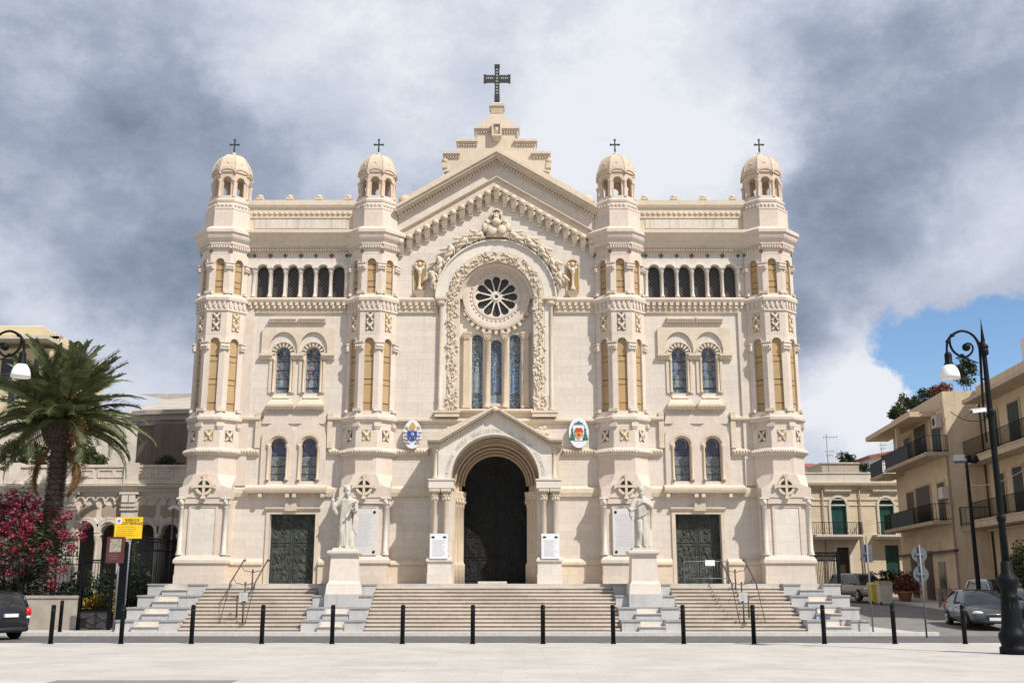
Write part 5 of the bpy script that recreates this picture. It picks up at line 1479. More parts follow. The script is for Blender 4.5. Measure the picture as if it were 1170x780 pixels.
        for k in range(6):
            g.tube([(.33 + .01 * k, -.08 + .05 * k, 1.95), (.39 + .012 * k, -.05 + .05 * k, 1.6), (.36 + .012 * k, -.03 + .05 * k, 1.15 - k * .06)], [.05, .055, .025], 8)
        # viewer's left arm reaching out low, sleeve hanging
        g.tube([(-.24, .0, 2.02), (-.37, -.06, 1.82), (-.42, -.12, 1.63)], [.13, .115, .11], 14)
        g.tube([(-.42, -.12, 1.63), (-.52, -.28, 1.60), (-.58, -.38, 1.66)], [.105, .08, .06], 12)
        for k in range(4): g.tube([(-.44 - .025 * k, -.16 - .04 * k, 1.60), (-.44 - .02 * k, -.15 - .03 * k, 1.35), (-.42 - .012 * k, -.12 - .02 * k, 1.16 + .05 * k)], [.05, .045, .02], 8)
        hand(g, (-.59, -.40, 1.67), (-.45, -.6, .25), (0, 0, 1), .2, .3, 1)
        # other hand laid on the breast
        g.tube([(.25, .02, 2.02), (.37, -.04, 1.84), (.38, -.12, 1.70)], [.13, .12, .11], 14)
        g.tube([(.38, -.12, 1.70), (.26, -.26, 1.82), (.12, -.29, 1.90)], [.10, .08, .055], 12)
        hand(g, (.10, -.295, 1.91), (-1, -.05, .25), (0, 1, 0), .19, .15, -1)
        head(g, Vector((-.0, -.06, hz)), -.1)
        yaw = .05
    g.v = [Matrix.Rotation(yaw, 3, 'Z') @ (v * (2.58 / 2.62)) for v in g.v]
    g.v = [v + Vector(base) + Vector((0, 0, .0)) for v in g.v]
    o = g.build('figure', M_STATUE, root)
    md_ = o.modifiers.new('fuse', 'REMESH'); md_.mode = 'VOXEL'; md_.voxel_size = .017
    sm_ = o.modifiers.new('soften', 'SMOOTH'); sm_.factor = .5; sm_.iterations = 2
    dg = bpy.context.evaluated_depsgraph_get()
    me = bpy.data.meshes.new_from_object(o.evaluated_get(dg))
    o.modifiers.clear(); old = o.data; o.data = me; me.materials.clear(); me.materials.append(M_STATUE)
    for p in me.polygons: p.use_smooth = True
    bpy.data.meshes.remove(old)
    q.frus(bx - .46, bx + .46, by - .48, by + .44, bz, bx - .43, bx + .43, by - .45, by + .42, bz + .10); ptn(q, 'plinth', M_STATUE, root)
STX = 5.92
b1 = pedestal(-STX, 'tapered white marble pedestal carrying the statue with one arm raised')
b2 = pedestal(STX, 'tapered white marble pedestal carrying the statue with hand on breast')
statue(b1, 'bearded robed marble statue raising one hand, on the pedestal left of the portal', 0)
statue(b2, 'bearded robed marble statue with one hand on its breast, right of the portal', 1)

# handrails ---------------------------------------------------------
def stair_z(y): return max(0, min(LAND, RH + (y - Y0) / TD * RH))
def handrail(x, s, label):
    root = thing('handrail', label, 'handrail', (x, 42, 0))
    ya, yb, yc = Y0 + .35, Y0 + 1.5, 43.75
    for dx in (-.48, .48):
        q = MB(); xx = x + dx * 1.0
        lean = lambda y: xx - s * 0.0
        q.tube([(xx, yb - .05, stair_z(yb) + .72), (xx, yb, stair_z(yb) + .95), (xx, yc, stair_z(yc) + .98), (xx, yc + .12, stair_z(yc) + .92)], .028, 8)
        q.ell((xx, yc + .1, stair_z(yc) + .95), (.05, .05, .05), nu=8, nv=6)
        q.tube([(xx, ya, stair_z(ya) + .02), (xx, yb, stair_z(yb) + .93)], .016, 6)
        rl = ptn(q, 'rail', M_RAIL, root)
    for y in (Y0 + .9, Y0 + 2.0, Y0 + 3.1):
        q = MB(); z = stair_z(y); q.tube([(x, y, z - .02), (x, y, z + .72)], .03, 8)
        for s2 in (-1, 1): q.tube([(x, y, z + .66), (x + s2 * .2, y, z + .72), (x + s2 * .36, y, z + .74), (x + s2 * .48, y, z + .93)], .014, 6)
        q.ell((x, y, z + .74), (.045, .045, .05), nu=8, nv=6)
        ptn(q, 'post', M_RAIL, root)
handrail(-9.72, -1, 'pair of brown iron handrails on the left flight of steps')
handrail(9.70, 1, 'pair of brown iron handrails on the right flight of steps')
def little_sign(x, y, label, zt_=.95):
    z = stair_z(y)
    root = thing('notice_stand', label, 'sign', (x, y, z))
    q = MB(); q.tube([(x, y, z), (x, y, z + zt_)], .03, 8); q.lathe([(.13, z), (.13, z + .02), (.03, z + .03)], x, y, 12); ptn(q, 'post', M_RAIL, root)
    q = MB(); q.box(x - .16, x + .16, y - .05, y - .03, z + zt_ - .10, z + zt_ + .22); ptn(q, 'panel', plain('small_notice', (.5, .5, .49), .6), root)
    q = MB(); text_rows(q, x - .12, x + .12, y - .051, z + zt_ - .05, z + zt_ + .16, 4, random.Random(2)); ptn(q, 'printed_lines', M_TEXT, root)
little_sign(X(276, 720, Y0 + .3), Y0 + .35, 'small white notice on a thin post at the foot of the left handrails', .92)
little_sign(X(851, 720, Y0 + .3), Y0 + .35, 'small white notice on a thin post at the foot of the right handrails', .92)
# crowd barrier in front of the right door
by = 44.9; xa, xb2 = X(782, 655, by), X(833, 655, by); zt2 = Z(641, by)
root = thing('crowd_barrier', 'low grey metal barrier with white notice in front of the right bronze door', 'barrier', ((xa + xb2) / 2, by, LAND))
q = MB(); q.tube([(xa, by, LAND), (xa, by, zt2), (xb2, by, zt2), (xb2, by, LAND)], .025, 8); q.tube([(xa, by, LAND + .22), (xb2, by, LAND + .22)], .018, 6); ptn(q, 'frame', M_GREYM, root)
q = MB()
for i in range(1, 16): x = xa + (xb2 - xa) * i / 16; q.tube([(x, by, LAND + .22), (x, by, zt2)], .006, 5)
ptn(q, 'bars', M_GREYM, root)
q = MB(); x = X(811, 643, by); q.box(x - .2, x + .2, by - .05, by - .035, Z(646, by), Z(639.5, by)); ptn(q, 'notice', M_BOARD, root)

# bollards -----------------------------------------------------------
BY = 32.35
blab = ['black bollard at the far left, beside the shorter bollard across the road', 'black bollard right beside the pole of the yellow sign', 'black bollard in front of the lower left stepped marble block', 'black bollard in front of the left flight, beside the small notice post',
        'black bollard in front of the stepped block under the left statue', 'black bollard at the left edge of the middle flight of steps', 'black bollard in front of the main door, left of its centre line', 'black bollard in front of the main door, right of its centre line',
        'black bollard in front of the left edge of the right statue block', 'black bollard just right of the right statue pedestal', 'black bollard hiding the foot of the right handrails and notice', 'black bollard in front of the far right stepped marble block', 'black bollard before the side street, left of the grey car', 'black bollard in front of the grey car beside the street lamp']
def make_bollard(x, y, z, h, label):
    root = thing('bollard', label, 'bollard', (x, y, z), group='bollards along the plaza edge', local=True)
    q = MB(); q.lathe([(.066, 0), (.066, h - .05), (.063, h - .025), (.045, h - .005), (.0, h)], 0, 0, 18); q.build('post', M_IRON, root)
    q = MB(); q.lathe([(.085, 0), (.085, .02), (.068, .035)], 0, 0, 18); q.build('base_ring', M_IRON, root)
    q = MB(); q.lathe([(.069, h - .17), (.069, h - .14)], 0, 0, 18); q.build('groove', M_BLACK, root)
    return root
xs = [X(57.5 + (1103 - 57.5) * i / 13, 735, BY) for i in range(14)]
bol = make_bollard(xs[0], BY, 0, 1.13, blab[0])
for i in range(1, 14):
    c = copy_tree(bol); c.location = (xs[i], BY, 0); c['label'] = blab[i]
c = copy_tree(bol); c.location = (X(64.5, 720, 39.62), 39.9, .02); c['label'] = 'shorter looking black bollard across the road by the low garden wall'

# street lamps ---------------------------------------------------------
LY = 27.6
def lamp_xz(px, py):
    p = P(px, py, LY); return p.x - LX, p.z
LX = X(1160, 746, LY)
def make_lamp():
    root = thing('street_lamp', 'tall black scrolled street lamp with white bell shade in front of the parked cars', 'street lamp', (LX, LY, 0), local=True, group='scrolled black street lamps')
    H = Z(362, LY)
    q = MB(); q.lathe([(.36, 0), (.36, .16), (.30, .2), (.33, .3), (.36, .40), (.35, .5), (.30, .56), (.26, .7), (.215, 1.2), (.20, 1.32), (.23, 1.36), (.23, 1.42), (.19, 1.46), (.21, 1.62), (.22, 1.66), (.26, 1.72), (.27, 1.86), (.23, 1.9), (.15, 2.0), (.13, 2.25), (.10, 2.3)], 0, 0, 24)
    for i in range(12): a = i * PI / 6; q.tube([(.235 * math.cos(a), .235 * math.sin(a), .75), (.195 * math.cos(a), .195 * math.sin(a), 1.3)], .02, 6)
    q.build('base', M_IRON, root)
    q = MB(); zc_ = [Z(y, LY) for y in (592, 471, 402)]
    q.lathe([(.10, 2.2), (.085, zc_[0]), (.075, zc_[1]), (.06, zc_[2]), (.055, H - .95)], 0, 0, 14); 
    q.lathe([(.06, H - .95), (.10, H - .9), (.13, H - .84), (.10, H - .78), (.05, H - .74), (.055, H - .66), (.03, H - .4), (.0, H)], 0, 0, 12)
    for z in zc_: q.lathe([(.06, z - .1), (.115, z - .07), (.115, z + .05), (.085, z + .1)], 0, 0, 14)
    q.build('pole', M_IRON, root)
    def path(pts): 
        return [(lamp_xz(a, b)[0] + (1123 - a) * 0, 0, lamp_xz(a, b)[1]) for a, b in pts]
    q = MB()
    q.tube(smooth_path(path([(1127.5, 505), (1122.5, 450), (1120, 405), (1118, 393), (1113.5, 385), (1107, 380), (1099, 378), (1092, 380), (1086, 384.5), (1082.6, 390), (1081.8, 397), (1082, 404)])), smooth_rad([.02, .032, .04, .04, .036, .034, .034, .036, .04, .036, .032, .032]), 8)
    q.tube(smooth_path(path([(1085, 386), (1085.5, 393), (1088.5, 400), (1094, 405), (1100, 407.5), (1106, 406.5), (1110.5, 402), (1111.5, 396.5), (1108.5, 392.5), (1104, 392)])), smooth_rad([.03, .034, .034, .034, .034, .03, .028, .026, .024, .022]), 8)
    q.tube(path([(1100, 407.5), (1108, 411), (1118, 414.5)]), [.028, .02, .016], 6)
    x, z = lamp_xz(1104, 396.5); q.ell((x, 0, z), (.11, .11, .11), nu=12, nv=8)
    for px, py in ((1088, 383), (1083, 390), (1119, 392), (1099, 406)): x, z = lamp_xz(px, py); q.ell((x, 0, z), (.07, .05, .05), nu=8, nv=6)
    for py in (405, 433, 476):
        z = Z(py, LY); x, _ = lamp_xz({405: 1120, 433: 1121.5, 476: 1125}[py], py); q.tube([(x, 0, z), (0, 0, z)], .022, 6)
    q.build('arm', M_IRON, root)
    x, z = lamp_xz(1083, 404); z2 = Z(417, LY); z3 = Z(432.5, LY)
    q = MB(); q.lathe([(.06, z + .04), (.085, z + .0), (.095, z - .04), (.095, z2 + .08), (.12, z2 + .04), (.13, z2)], x, 0, 16); q.build('lamp_neck', M_IRON, root)
    q = MB(); h = z2 - z3
    q.lathe([(.125, z2), (.17, z2 - h * .15), (.215, z2 - h * .35), (.245, z2 - h * .6), (.255, z2 - h * .8), (.26, z3), (.245, z3 + .01), (.2, z3 + .06)], x, 0, 24); q.build('lamp_shade', M_GLASSW, root)
    return root
lamp = make_lamp()
c = copy_tree(lamp); c['label'] = 'white bell shaded street lamp at the left edge, its scroll in front of the palm'
hx = lamp_xz(1083, 404)[0]
c.rotation_euler = (0, 0, PI); LLY = 28.4
c.location = (X(24, 424, LLY) + hx, LLY, Z(416, LLY) - Z(417, LY))
# the camera on the lamp's pole
x, z = lamp_xz(1122, 471); root = thing('security_camera', 'small white security camera fixed to the street lamp pole', 'camera', (LX + x, LY - .1, z))
q = MB(); q.M = Matrix.Translation((LX + x - .12, LY - .12, z + .03)) @ Matrix.Rotation(-.12, 4, 'Y'); q.box(-.2, .17, -.05, .05, -.045, .05); q.box(-.24, .14, -.06, .06, .045, .06); q.M = None; ptn(q, 'body', M_BOARD, root)
q = MB(); q.tube([(LX + x - .3, LY - .12, z + .0), (LX + x - .345, LY - .12, z - .008)], .035, 10); ptn(q, 'lens', M_BLACK, root)
q = MB(); q.tube([(LX + x, LY - .12, z + .0), (LX + x + .1, LY - .06, z - .02), (LX + x + .1, LY, z - .02)], .02, 6); ptn(q, 'bracket', M_GREYM, root)

# signs --------------------------------------------------------------
SY = 39.9
sx = X(131, 700, SY)
root = thing('tourist_sign', 'maroon tourist information sign on a grey pole below the yellow sign', 'sign', (sx, SY, .02))
q = MB(); q.tube([(sx, SY, .02), (sx, SY, Z(614, SY))], .035, 10); ptn(q, 'pole', M_GREYM, root)
M_MAROON = plain('maroon_paint', (.10, .028, .03), .5, var=.15)
xa, xb2 = X(122.5, 628, SY), X(142.8, 628, SY); z0, z1 = Z(643, SY), Z(613, SY)
q = MB(); q.box(xa, xb2, SY - .09, SY - .045, z0, z1); ptn(q, 'panel', M_MAROON, root)
q = MB(); q.box(xa + .12, xb2 - .12, SY - .096, SY - .09, z0 + .40, z1 - .08); ptn(q, 'map_picture', plain('map_print', (.33, .30, .23), .6, var=.5, scale=9), root)
q = MB(); text_rows(q, xa + .1, xb2 - .1, SY - .091, z0 + .1, z0 + .34, 4, random.Random(8), .35); ptn(q, 'printed_lines', plain('maroon_text', (.22, .12, .11), .7), root)
SY2 = 40.1
xa, xb2 = X(131.5, 603, SY2), X(163, 603, SY2); z0, z1 = Z(615, SY2), Z(590.5, SY2); xm = (xa + xb2) / 2
root = thing('yellow_sign', 'bright yellow sign with black writing and a white corner square above the maroon sign', 'sign', (xm, SY2, .02))
M_YEL = plain('sign_yellow', (.80, .52, .015), .5, var=.06)
q = MB(); q.box(xa, xb2, SY2 - .06, SY2 - .03, z0, z1); ptn(q, 'panel', M_YEL, root)
q = MB(); q.tube([(sx + .28, SY2, .02), (sx + .28, SY2, z1 - .05)], .03, 8); ptn(q, 'pole', M_GREYM, root)
q = MB(); q.box(xa + .05, xa + .26, SY2 - .066, SY2 - .06, z1 - .24, z1 - .04); ptn(q, 'white_square', M_BOARD, root)
q = MB(); q.ell((xa + .155, SY2 - .067, z1 - .14), (.06, .006, .06), nu=10, nv=6); ptn(q, 'emblem', plain('emblem_blue', (.16, .2, .36), .5), root)
q = MB(); put_text(q, 'BASILICA', .13, (xm + .13, SY2 - .065, z1 - .11)); put_text(q, 'CATTEDRALE', .13, (xm + .13, SY2 - .065, z1 - .235)); ptn(q, 'lettering', plain('sign_black', (.05, .045, .02), .7), root)
q = MB(); text_rows(q, xa + .08, xb2 - .08, SY2 - .061, z0 + .08, z1 - .32, 5, random.Random(12), .35); ptn(q, 'small_lettering', plain('sign_brown', (.45, .30, .02), .7), root)
# signs seen from behind on the right
SY3 = 40.6
def pole_sign(px, pyt, pyb, Y, discs, label, cat='road sign'):
    x = X(px, pyb, Y)
    root = thing('road_sign', label, cat, (x, Y, 0))
    q = MB(); q.tube([(x, Y, -.05), (x, Y, Z(pyt, Y))], .032, 8); ptn(q, 'pole', M_GREYM, root)
    for (kind, py, r) in discs:
        z = Z(py, Y); q = MB()
        if kind == 'round':
            q.lathe([(r, 0), (r, .025)], 0, 0, 28, smooth=False); q.v = [Vector((v.x + x, Y + .035 + v.z, v.y + z)) for v in q.v]; pl = ptn(q, 'disc', M_BACKM, root)
        else:
            q.box(x - r, x + r, Y + .034, Y + .055, z - r * 1.6, z + r * 1.6); pl = ptn(q, 'plate', M_BACKM, root)
        q = MB(); q.box(x - r * .5, x + r * .5, Y - .01, Y + .034, z - .03, z + .03); ptn(q, 'clamp', M_GREYM, pl)
pole_sign(1059, 622, 728, 37.0, [('round', 633, .27), ('round', 655.5, .27)], 'grey pole with two round signs seen from behind, left of the grey car')
pole_sign(998, 612, 726, 39.75, [('plate', 632, .20)], 'thin dark pole with a narrow plate seen from behind, beside the right steps')
# ================================================================== LEFT SIDE
def leaf_mat(name, c, var=.45, scale=3.0, trans=.0):
    m, t, b = new_mat(name); L = t.links.new
    g = nd(t, 'ShaderNodeNewGeometry')
    n = nd(t, 'ShaderNodeTexNoise', Scale=scale, Detail=4.0); L(g.outputs['Position'], n.inputs['Vector'])
    r = nd(t, 'ShaderNodeValToRGB'); r.color_ramp.elements[0].position = .32; r.color_ramp.elements[0].color = tone(c, 1 - var); r.color_ramp.elements[1].position = .68; r.color_ramp.elements[1].color = tone((c[0] * 1.15, c[1], c[2] * .9), 1 + var)
    L(n.outputs['Fac'], r.inputs[0]); L(r.outputs[0], b.inputs['Base Color'])
    b.inputs['Roughness'].default_value = .5; b.inputs['Specular IOR Level'].default_value = .35
    tr = nd(t, 'ShaderNodeBsdfTranslucent'); L(r.outputs[0], tr.inputs[0])
    mx = nd(t, 'ShaderNodeMixShader'); mx.inputs[0].default_value = .18
    L(b.outputs[0], mx.inputs[1]); L(tr.outputs[0], mx.inputs[2]); L(mx.outputs[0], t.nodes['Material Output'].inputs[0])
    return m
M_PALM = leaf_mat('palm_leaf', (.09, .12, .05), .4, 2.2)
M_PALMDRY = leaf_mat('palm_dry_leaf', (.20, .12, .05), .4)
M_TRUNK = stone('palm_bark', (.16, .115, .085), mortar=.4, rowh=.22, brickw=.5, stain=(.05, .04, .03), stain_lo=.4, stain_amt=.7, grey=.4, vary=.2, msize=.03, bump=.9)
M_FRUIT = plain('palm_fruit', (.27, .13, .055), .6, var=.4, scale=20)
M_OLE = leaf_mat('oleander_leaf', (.045, .065, .026), .5)
M_OLEF = leaf_mat('oleander_flower', (.25, .035, .07), .4, 6)
M_BUSH = leaf_mat('bush_leaf', (.055, .085, .025), .5)
M_DBUSH = leaf_mat('dark_bush_leaf', (.022, .04, .016), .5)
M_YELL = leaf_mat('yellow_leaf', (.26, .20, .03), .5)
M_FLOWR = leaf_mat('red_flower', (.14, .05, .035), .5, 6)
M_BRANCH = plain('branch_bark', (.11, .08, .055), .9, var=.3)
def leaves(q, c, rad, n, size, rr, mi=0, flat=.5, shell=.35):
    for i in range(n):
        while True:
            v = Vector((rr.uniform(-1, 1), rr.uniform(-1, 1), rr.uniform(-1, 1)))
            if shell < v.length < 1: break
        p = Vector((c[0] + v.x * rad[0], c[1] + v.y * rad[1], c[2] + v.z * rad[2]))
        a = Vector((rr.gauss(0, 1), rr.gauss(0, 1), rr.gauss(0, .7))).normalized(); b = a.orthogonal().normalized()
        b = (Matrix.Rotation(rr.uniform(0, 6.28), 3, a) @ b)
        s = size * rr.uniform(.6, 1.3)
        q.add([p - a * s, p + b * s * flat, p + a * s, p - b * s * flat], [(0, 1, 2, 3)], mi)
def clumps(q, c, rad, nc, cr, n, size, rr, mi=0, flat=.5):
    for i in range(nc):
        while True:
            v = Vector((rr.uniform(-1, 1), rr.uniform(-1, 1), rr.uniform(-1, 1)))
            if v.length < 1: break
        p = (c[0] + v.x * rad[0], c[1] + v.y * rad[1], c[2] + v.z * rad[2]); k = cr * rr.uniform(.6, 1.25)
        leaves(q, p, (k, k, k * .8), n, size, rr, mi, flat, 0)
def bush(name, label, cat, c, rad, nc, cr, n, size, m, seed, ground=None, stems=4, group=None, extra=None):
    rr = random.Random(seed)
    z0 = c[2] - rad[2] if ground is None else ground
    root = thing(name, label, cat, (c[0], c[1], z0), group=group)
    q = MB(); clumps(q, c, rad, nc, cr, n, size, rr); q.build('foliage', m, root, recalc=False)
    q = MB()
    for i in range(stems):
        a = 6.28 * i / stems; q.tube([(c[0] + .06 * math.cos(a), c[1] + .06 * math.sin(a), z0), (c[0] + rad[0] * .3 * math.cos(a), c[1] + rad[1] * .3 * math.sin(a), (z0 + c[2]) / 2), (c[0] + rad[0] * .6 * math.cos(a), c[1] + rad[1] * .6 * math.sin(a), c[2] + rad[2] * .4)], [.035, .025, .01], 6)
    q.build('stem', M_BRANCH, root)
    if extra:
        q = MB(); clumps(q, (c[0], c[1] - rad[1] * .1, c[2] + rad[2] * .1), tuple(v * 1.05 for v in rad), extra[0], extra[1], extra[2], extra[3], rr, flat=.8); q.build('flowers', extra[4], root, recalc=False)
    return root
# ---- palm
PY = 43.5
def palm():
    rr = random.Random(17)
    px = X(57, 620, PY); zc = Z(479, PY)
    root = thing('palm_tree', 'tall date palm with thick trunk and hanging fruit beside the church', 'palm tree', (px, PY, 0))
    q = MB(); prof = [(.50, 0), (.40, .5), (.35, 2), (.33, 4), (.30, 5.6), (.29, Z(505, PY))]
    q.lathe(prof, px, PY, 24)
    for k in range(78):
        z = .2 + k * .086; a0 = k * 2.399
        for j in range(7):
            a = a0 + j * .9; r = .325 if z > 1 else .40
            q.ell((px + r * math.cos(a), PY + r * math.sin(a), z), (.10, .10, .035), nu=6, nv=4)
    q.build('trunk', M_TRUNK, root)
    q = MB(); zb = Z(508, PY); zt_ = Z(460, PY)
    q.lathe([(.30, zb - .3), (.42, zb), (.60, zb + .35), (.68, zb + .7), (.6, zb + 1.1), (.4, zt_)], px, PY, 20)
    for k in range(150):
        f = k / 150; z = zb - .1 + f * 1.5; a = k * 2.399; r = .36 + .33 * math.sin(min(1, f * 1.3) * PI * .6)
        d = Vector((math.cos(a), math.sin(a), .55)).normalized(); p = Vector((px + r * math.cos(a), PY + r * math.sin(a), z))
        q.tube([p - d * .1, p + d * .15], [.085, .05], 5, flat=.6)
    q.build('leaf_base_boss', plain('palm_boss', (.075, .05, .035), .9, var=.5, scale=8, bump=.5), root)
    # frond variants
    def frond_mesh(L, droop, seed, m, nm):
        r2 = random.Random(seed); q = MB(); pts = []
        x = 0; z = 0; ang = 0; n = 26
        for i in range(n + 1):
            f = i / n; pts.append(Vector((x, 0, z)))
            a = ang - droop * f ** 1.5; x += L / n * math.cos(a); z += L / n * math.sin(a)
        q.tube(pts, [.045 * (1 - .85 * i / n) + .006 for i in range(n + 1)], 5)
        for i in range(3, n * 3):
            f = i / (n * 3); k = f * n; j = min(int(k), n - 1); p = pts[j].lerp(pts[j + 1], k - j); d = (pts[j + 1] - pts[j]).normalized()
            ll = (.30 + .55 * math.sin(min(1, f * 1.15 + .08) * PI) ** .7) * r2.uniform(.85, 1.1) * (L / 3.6)
            for s in (-1, 1):
                out = (Vector((0, s, 0)) * .72 + d * .72 + Vector((0, 0, r2.uniform(.05, .35)))).normalized()
                tip = p + out * ll + Vector((0, 0, -.16 * ll)); w = d * .033 + Vector((0, 0, .016))
                mid = p + out * ll * .5
                q.add([p - w, mid - w * 1.1, tip, mid + w * 1.1, p + w], [(0, 1, 2, 3, 4)])
        return q
    protos = []
    for i, (L, dr, m) in enumerate(((3.4, .55, M_PALM), (3.7, .95, M_PALM), (3.75, 1.2, M_PALM), (3.5, 1.45, M_PALM), (2.9, 1.9, M_PALMDRY))):
        q = frond_mesh(L, dr, i, m, 'frond'); protos.append((q, m))
    first = {}
    def put(kind, az, el, off, roll=0):
        q, m = protos[kind]
        if kind not in first:
            o = q.build('frond', m, None, recalc=False); first[kind] = o; o.parent = root
        else:
            o = first[kind].copy(); col.objects.link(o); o.parent = root
        o.matrix_local = Matrix.Translation(Vector((0, 0, zc + off))) @ Matrix.Rotation(az, 4, 'Z') @ Matrix.Rotation(-el, 4, 'Y') @ Matrix.Rotation(roll, 4, 'X') @ Matrix.Translation((.35, 0, 0))
        sc = .90 * rr.uniform(.88, 1.12); o.scale = (sc, sc, sc)
    ga_ = 2.39996
    for i in range(78):
        f = i / 78
        el = R(82) - R(88) * f ** .8 + rr.uniform(-.12, .12)
        kind = 0 if f < .3 else (1 if f < .55 else (2 if f < .8 else 3))
        put(kind, i * ga_ + rr.uniform(-.15, .15), el, -.5 * f + .1, rr.uniform(-.5, .5))
    for i in range(3): put(4, (-.35, .5, 2.9)[i], R(-42 + rr.uniform(-15, 5)), -.8)
    # fruit clusters
    for (a, dx, dz_) in ((-.9, 1.1, -.45), (-1.6, .75, .75), (-2.3, -.6, .35), (-.9, 1.05, -.75)):
        q = MB(); c = Vector((px + dx, PY - .75, zc + dz_))
        q.tube([(px, PY - .2, zc - .1), (px + dx * .6, PY - .55, zc + dz_ * .3 + .25), c], [.04, .03, .02], 6)
        for k in range(120): v = Vector((max(-.3, min(.3, rr.gauss(0, .15))), max(-.25, min(.25, rr.gauss(0, .13))), max(-.6, min(.35, rr.gauss(-.12, .2))))); q.ell(c + v, (.055, .055, .065), nu=6, nv=4)
        q.build('fruit_cluster', M_FRUIT, root)
palm()
# ---- garden wall, railings, gate
GY = 41.6
gx0, gx1 = -30.0, X(88, 700, GY); gz1 = Z(680, GY)
root = thing('garden_wall', 'low weathered rendered wall under the iron railings behind the dark car', 'wall', (gx1 - 5, GY, .02))
M_REND = stone('weathered_render', (.42, .37, .31), mortar=.95, rowh=3, brickw=5, stain=(.2, .17, .14), stain_lo=.42, stain_amt=.7, grey=.5)
q = MB(); q.box(gx0, gx1 - .02, GY, GY + .35, 0, gz1 - .1); q.build('wall_body', M_REND, root)
q = MB(); q.box(gx0, gx1, GY - .04, GY + .39, gz1 - .1, gz1); q.build('coping', M_REND, root)
def railing(q, p0, p1, z0, z1, n, r=.014, spear=True, mid=()):
    p0 = Vector(p0); p1 = Vector(p1); d = (p1 - p0)
    for i in range(n + 1):
        p = p0 + d * (i / n); q.tube([(p.x, p.y, z0), (p.x, p.y, z1 + (.12 if spear else 0))], [r, r if not spear else r * .6], 5)
        if spear: q.ell((p.x, p.y, z1 + .1), (r * 1.8, r * 1.8, .05), nu=5, nv=4)
    for z in (z0 + .12, z1 - .02) + tuple(mid): q.tube([(p0.x, p0.y, z), (p1.x, p1.y, z)], r * 1.4, 6)
rt = Z(634, GY + .17)
root = thing('iron_railings', 'dark iron railings with scrolls on the low garden wall, under pink oleander', 'railings', (gx1 - 5, GY + .17, gz1))
q = MB(); railing(q, (gx0, GY + .17, 0), (gx1 - .1, GY + .17, 0), gz1, rt, 90, mid=(rt - .35,)); q.build('bars', M_IRON, root)
q = MB()
for i in range(30):
    x = gx0 + (gx1 - gx0) * (i + .5) / 30
    for s in (-1, 1): q.tube([(x + s * (.03 + .14 * math.sin(t)), GY + .15, gz1 + .32 - .16 * math.cos(t)) for t in [PI * k / 8 for k in range(9)]], .012, 5)
q.build('scrolls', M_IRON, root)
gxa, gxb = X(89, 700, GY), X(124, 700, GY); gt = Z(640, GY)
root = thing('iron_gate', 'dark iron garden gate with solid lower panel between the low wall and the yellow sign', 'gate', ((gxa + gxb) / 2, GY + .1, .02))
q = MB(); 
for x in (gxa, gxb): q.box(x - .06, x + .06, GY + .05, GY + .17, 0, gt + .1); 
q.box(gxa, gxb, GY + .07, GY + .14, gt - .02, gt + .04); q.box(gxa, gxb, GY + .07, GY + .14, .72, .79); q.build('frame', M_IRON, root)
q = MB(); q.box(gxa, gxb, GY + .10, GY + .12, .1, .72); 
for s in (-1, 1):
    c = (gxa + gxb) / 2
    q.tube([(c, GY + .085, .22), (c + s * .52, GY + .085, .5)], .02, 6); q.tube([(c, GY + .085, .62), (c + s * .52, GY + .085, .34)], .02, 6)
q.build('lower_panel', plain('gate_panel', (.045, .043, .042), .5), root)
q = MB(); railing(q, (gxa + .08, GY + .11, 0), (gxb - .08, GY + .11, 0), .75, gt - .05, 8, spear=False); q.build('bars', M_IRON, root)
px_ = X(135.5, 700, GY); root = thing('gate_post', 'thick square black iron post between the garden gate and the side fence', 'post', (px_, GY, .02))
q = MB(); q.box(px_ - .14, px_ + .14, GY - .02, GY + .26, 0, Z(624, GY)); q.build('shaft', M_IRON, root); q = MB(); zz = Z(624, GY); q.frus(px_ - .17, px_ + .17, GY - .05, GY + .29, zz, px_ - .05, px_ + .05, GY + .07, GY + .17, zz + .2); q.build('cap', M_IRON, root)
root = thing('side_fence', 'tall dark iron fence running back along the left stepped block', 'fence', (-14.15, 44, .02))
q = MB(); f1 = Z(617, 43.5)
railing(q, (px_ + .2, GY + .2, 0), (-14.12, GY + .2, 0), .4, f1, 8); railing(q, (-14.12, GY + .25, 0), (-14.12, 47.6, 0), .4, f1, 44, mid=(f1 - .35,)); q.build('bars', M_IRON, root)
q = MB(); railing(q, (-16.6, 47.6, 0), (-13.5, 47.6, 0), .4, f1 + .1, 30, mid=(f1 - .3,)); q.build('rear_bars', M_IRON, root)
q = MB(); q.box(-14.25, -14.0, GY + .3, 47.6, 0, .4); q.build('kerb', M_REND, root)
# dark hedge boards behind the fence
bush('garden_shrub', 'dense dark green shrub behind the iron gate', 'shrub', (X(108, 660, 44.2), 44.2, 1.15), (1.5, .8, 1.1), 60, .35, 40, .10, M_DBUSH, 41, ground=.0)
bush('yellow_shrub', 'low yellow green plant seen through the iron gate', 'shrub', (X(104, 693, 42.9), 42.9, .85), (.85, .4, .4), 40, .2, 30, .07, M_YELL, 42, ground=.0)
bush('yellow_shrub', 'small orange yellow plant behind the maroon sign pole', 'shrub', (X(129, 685, 43.1), 43.1, 1.0), (.35, .3, .5), 22, .2, 30, .07, M_YELL, 43, ground=.0)
bush('cypress_shrub', 'small bright green conical shrub under the yellow sign', 'shrub', (X(153, 622, 47.2), 47.2, 2.1), (.35, .35, 1.6), 40, .22, 40, .07, M_BUSH, 44, ground=.0)
bush('garden_shrub', 'dark leafy shrub between the gate post and the side fence', 'shrub', (X(152, 660, 44.6), 44.6, 1.4), (.8, .8, 1.3), 44, .35, 36, .10, M_DBUSH, 45, ground=.0)
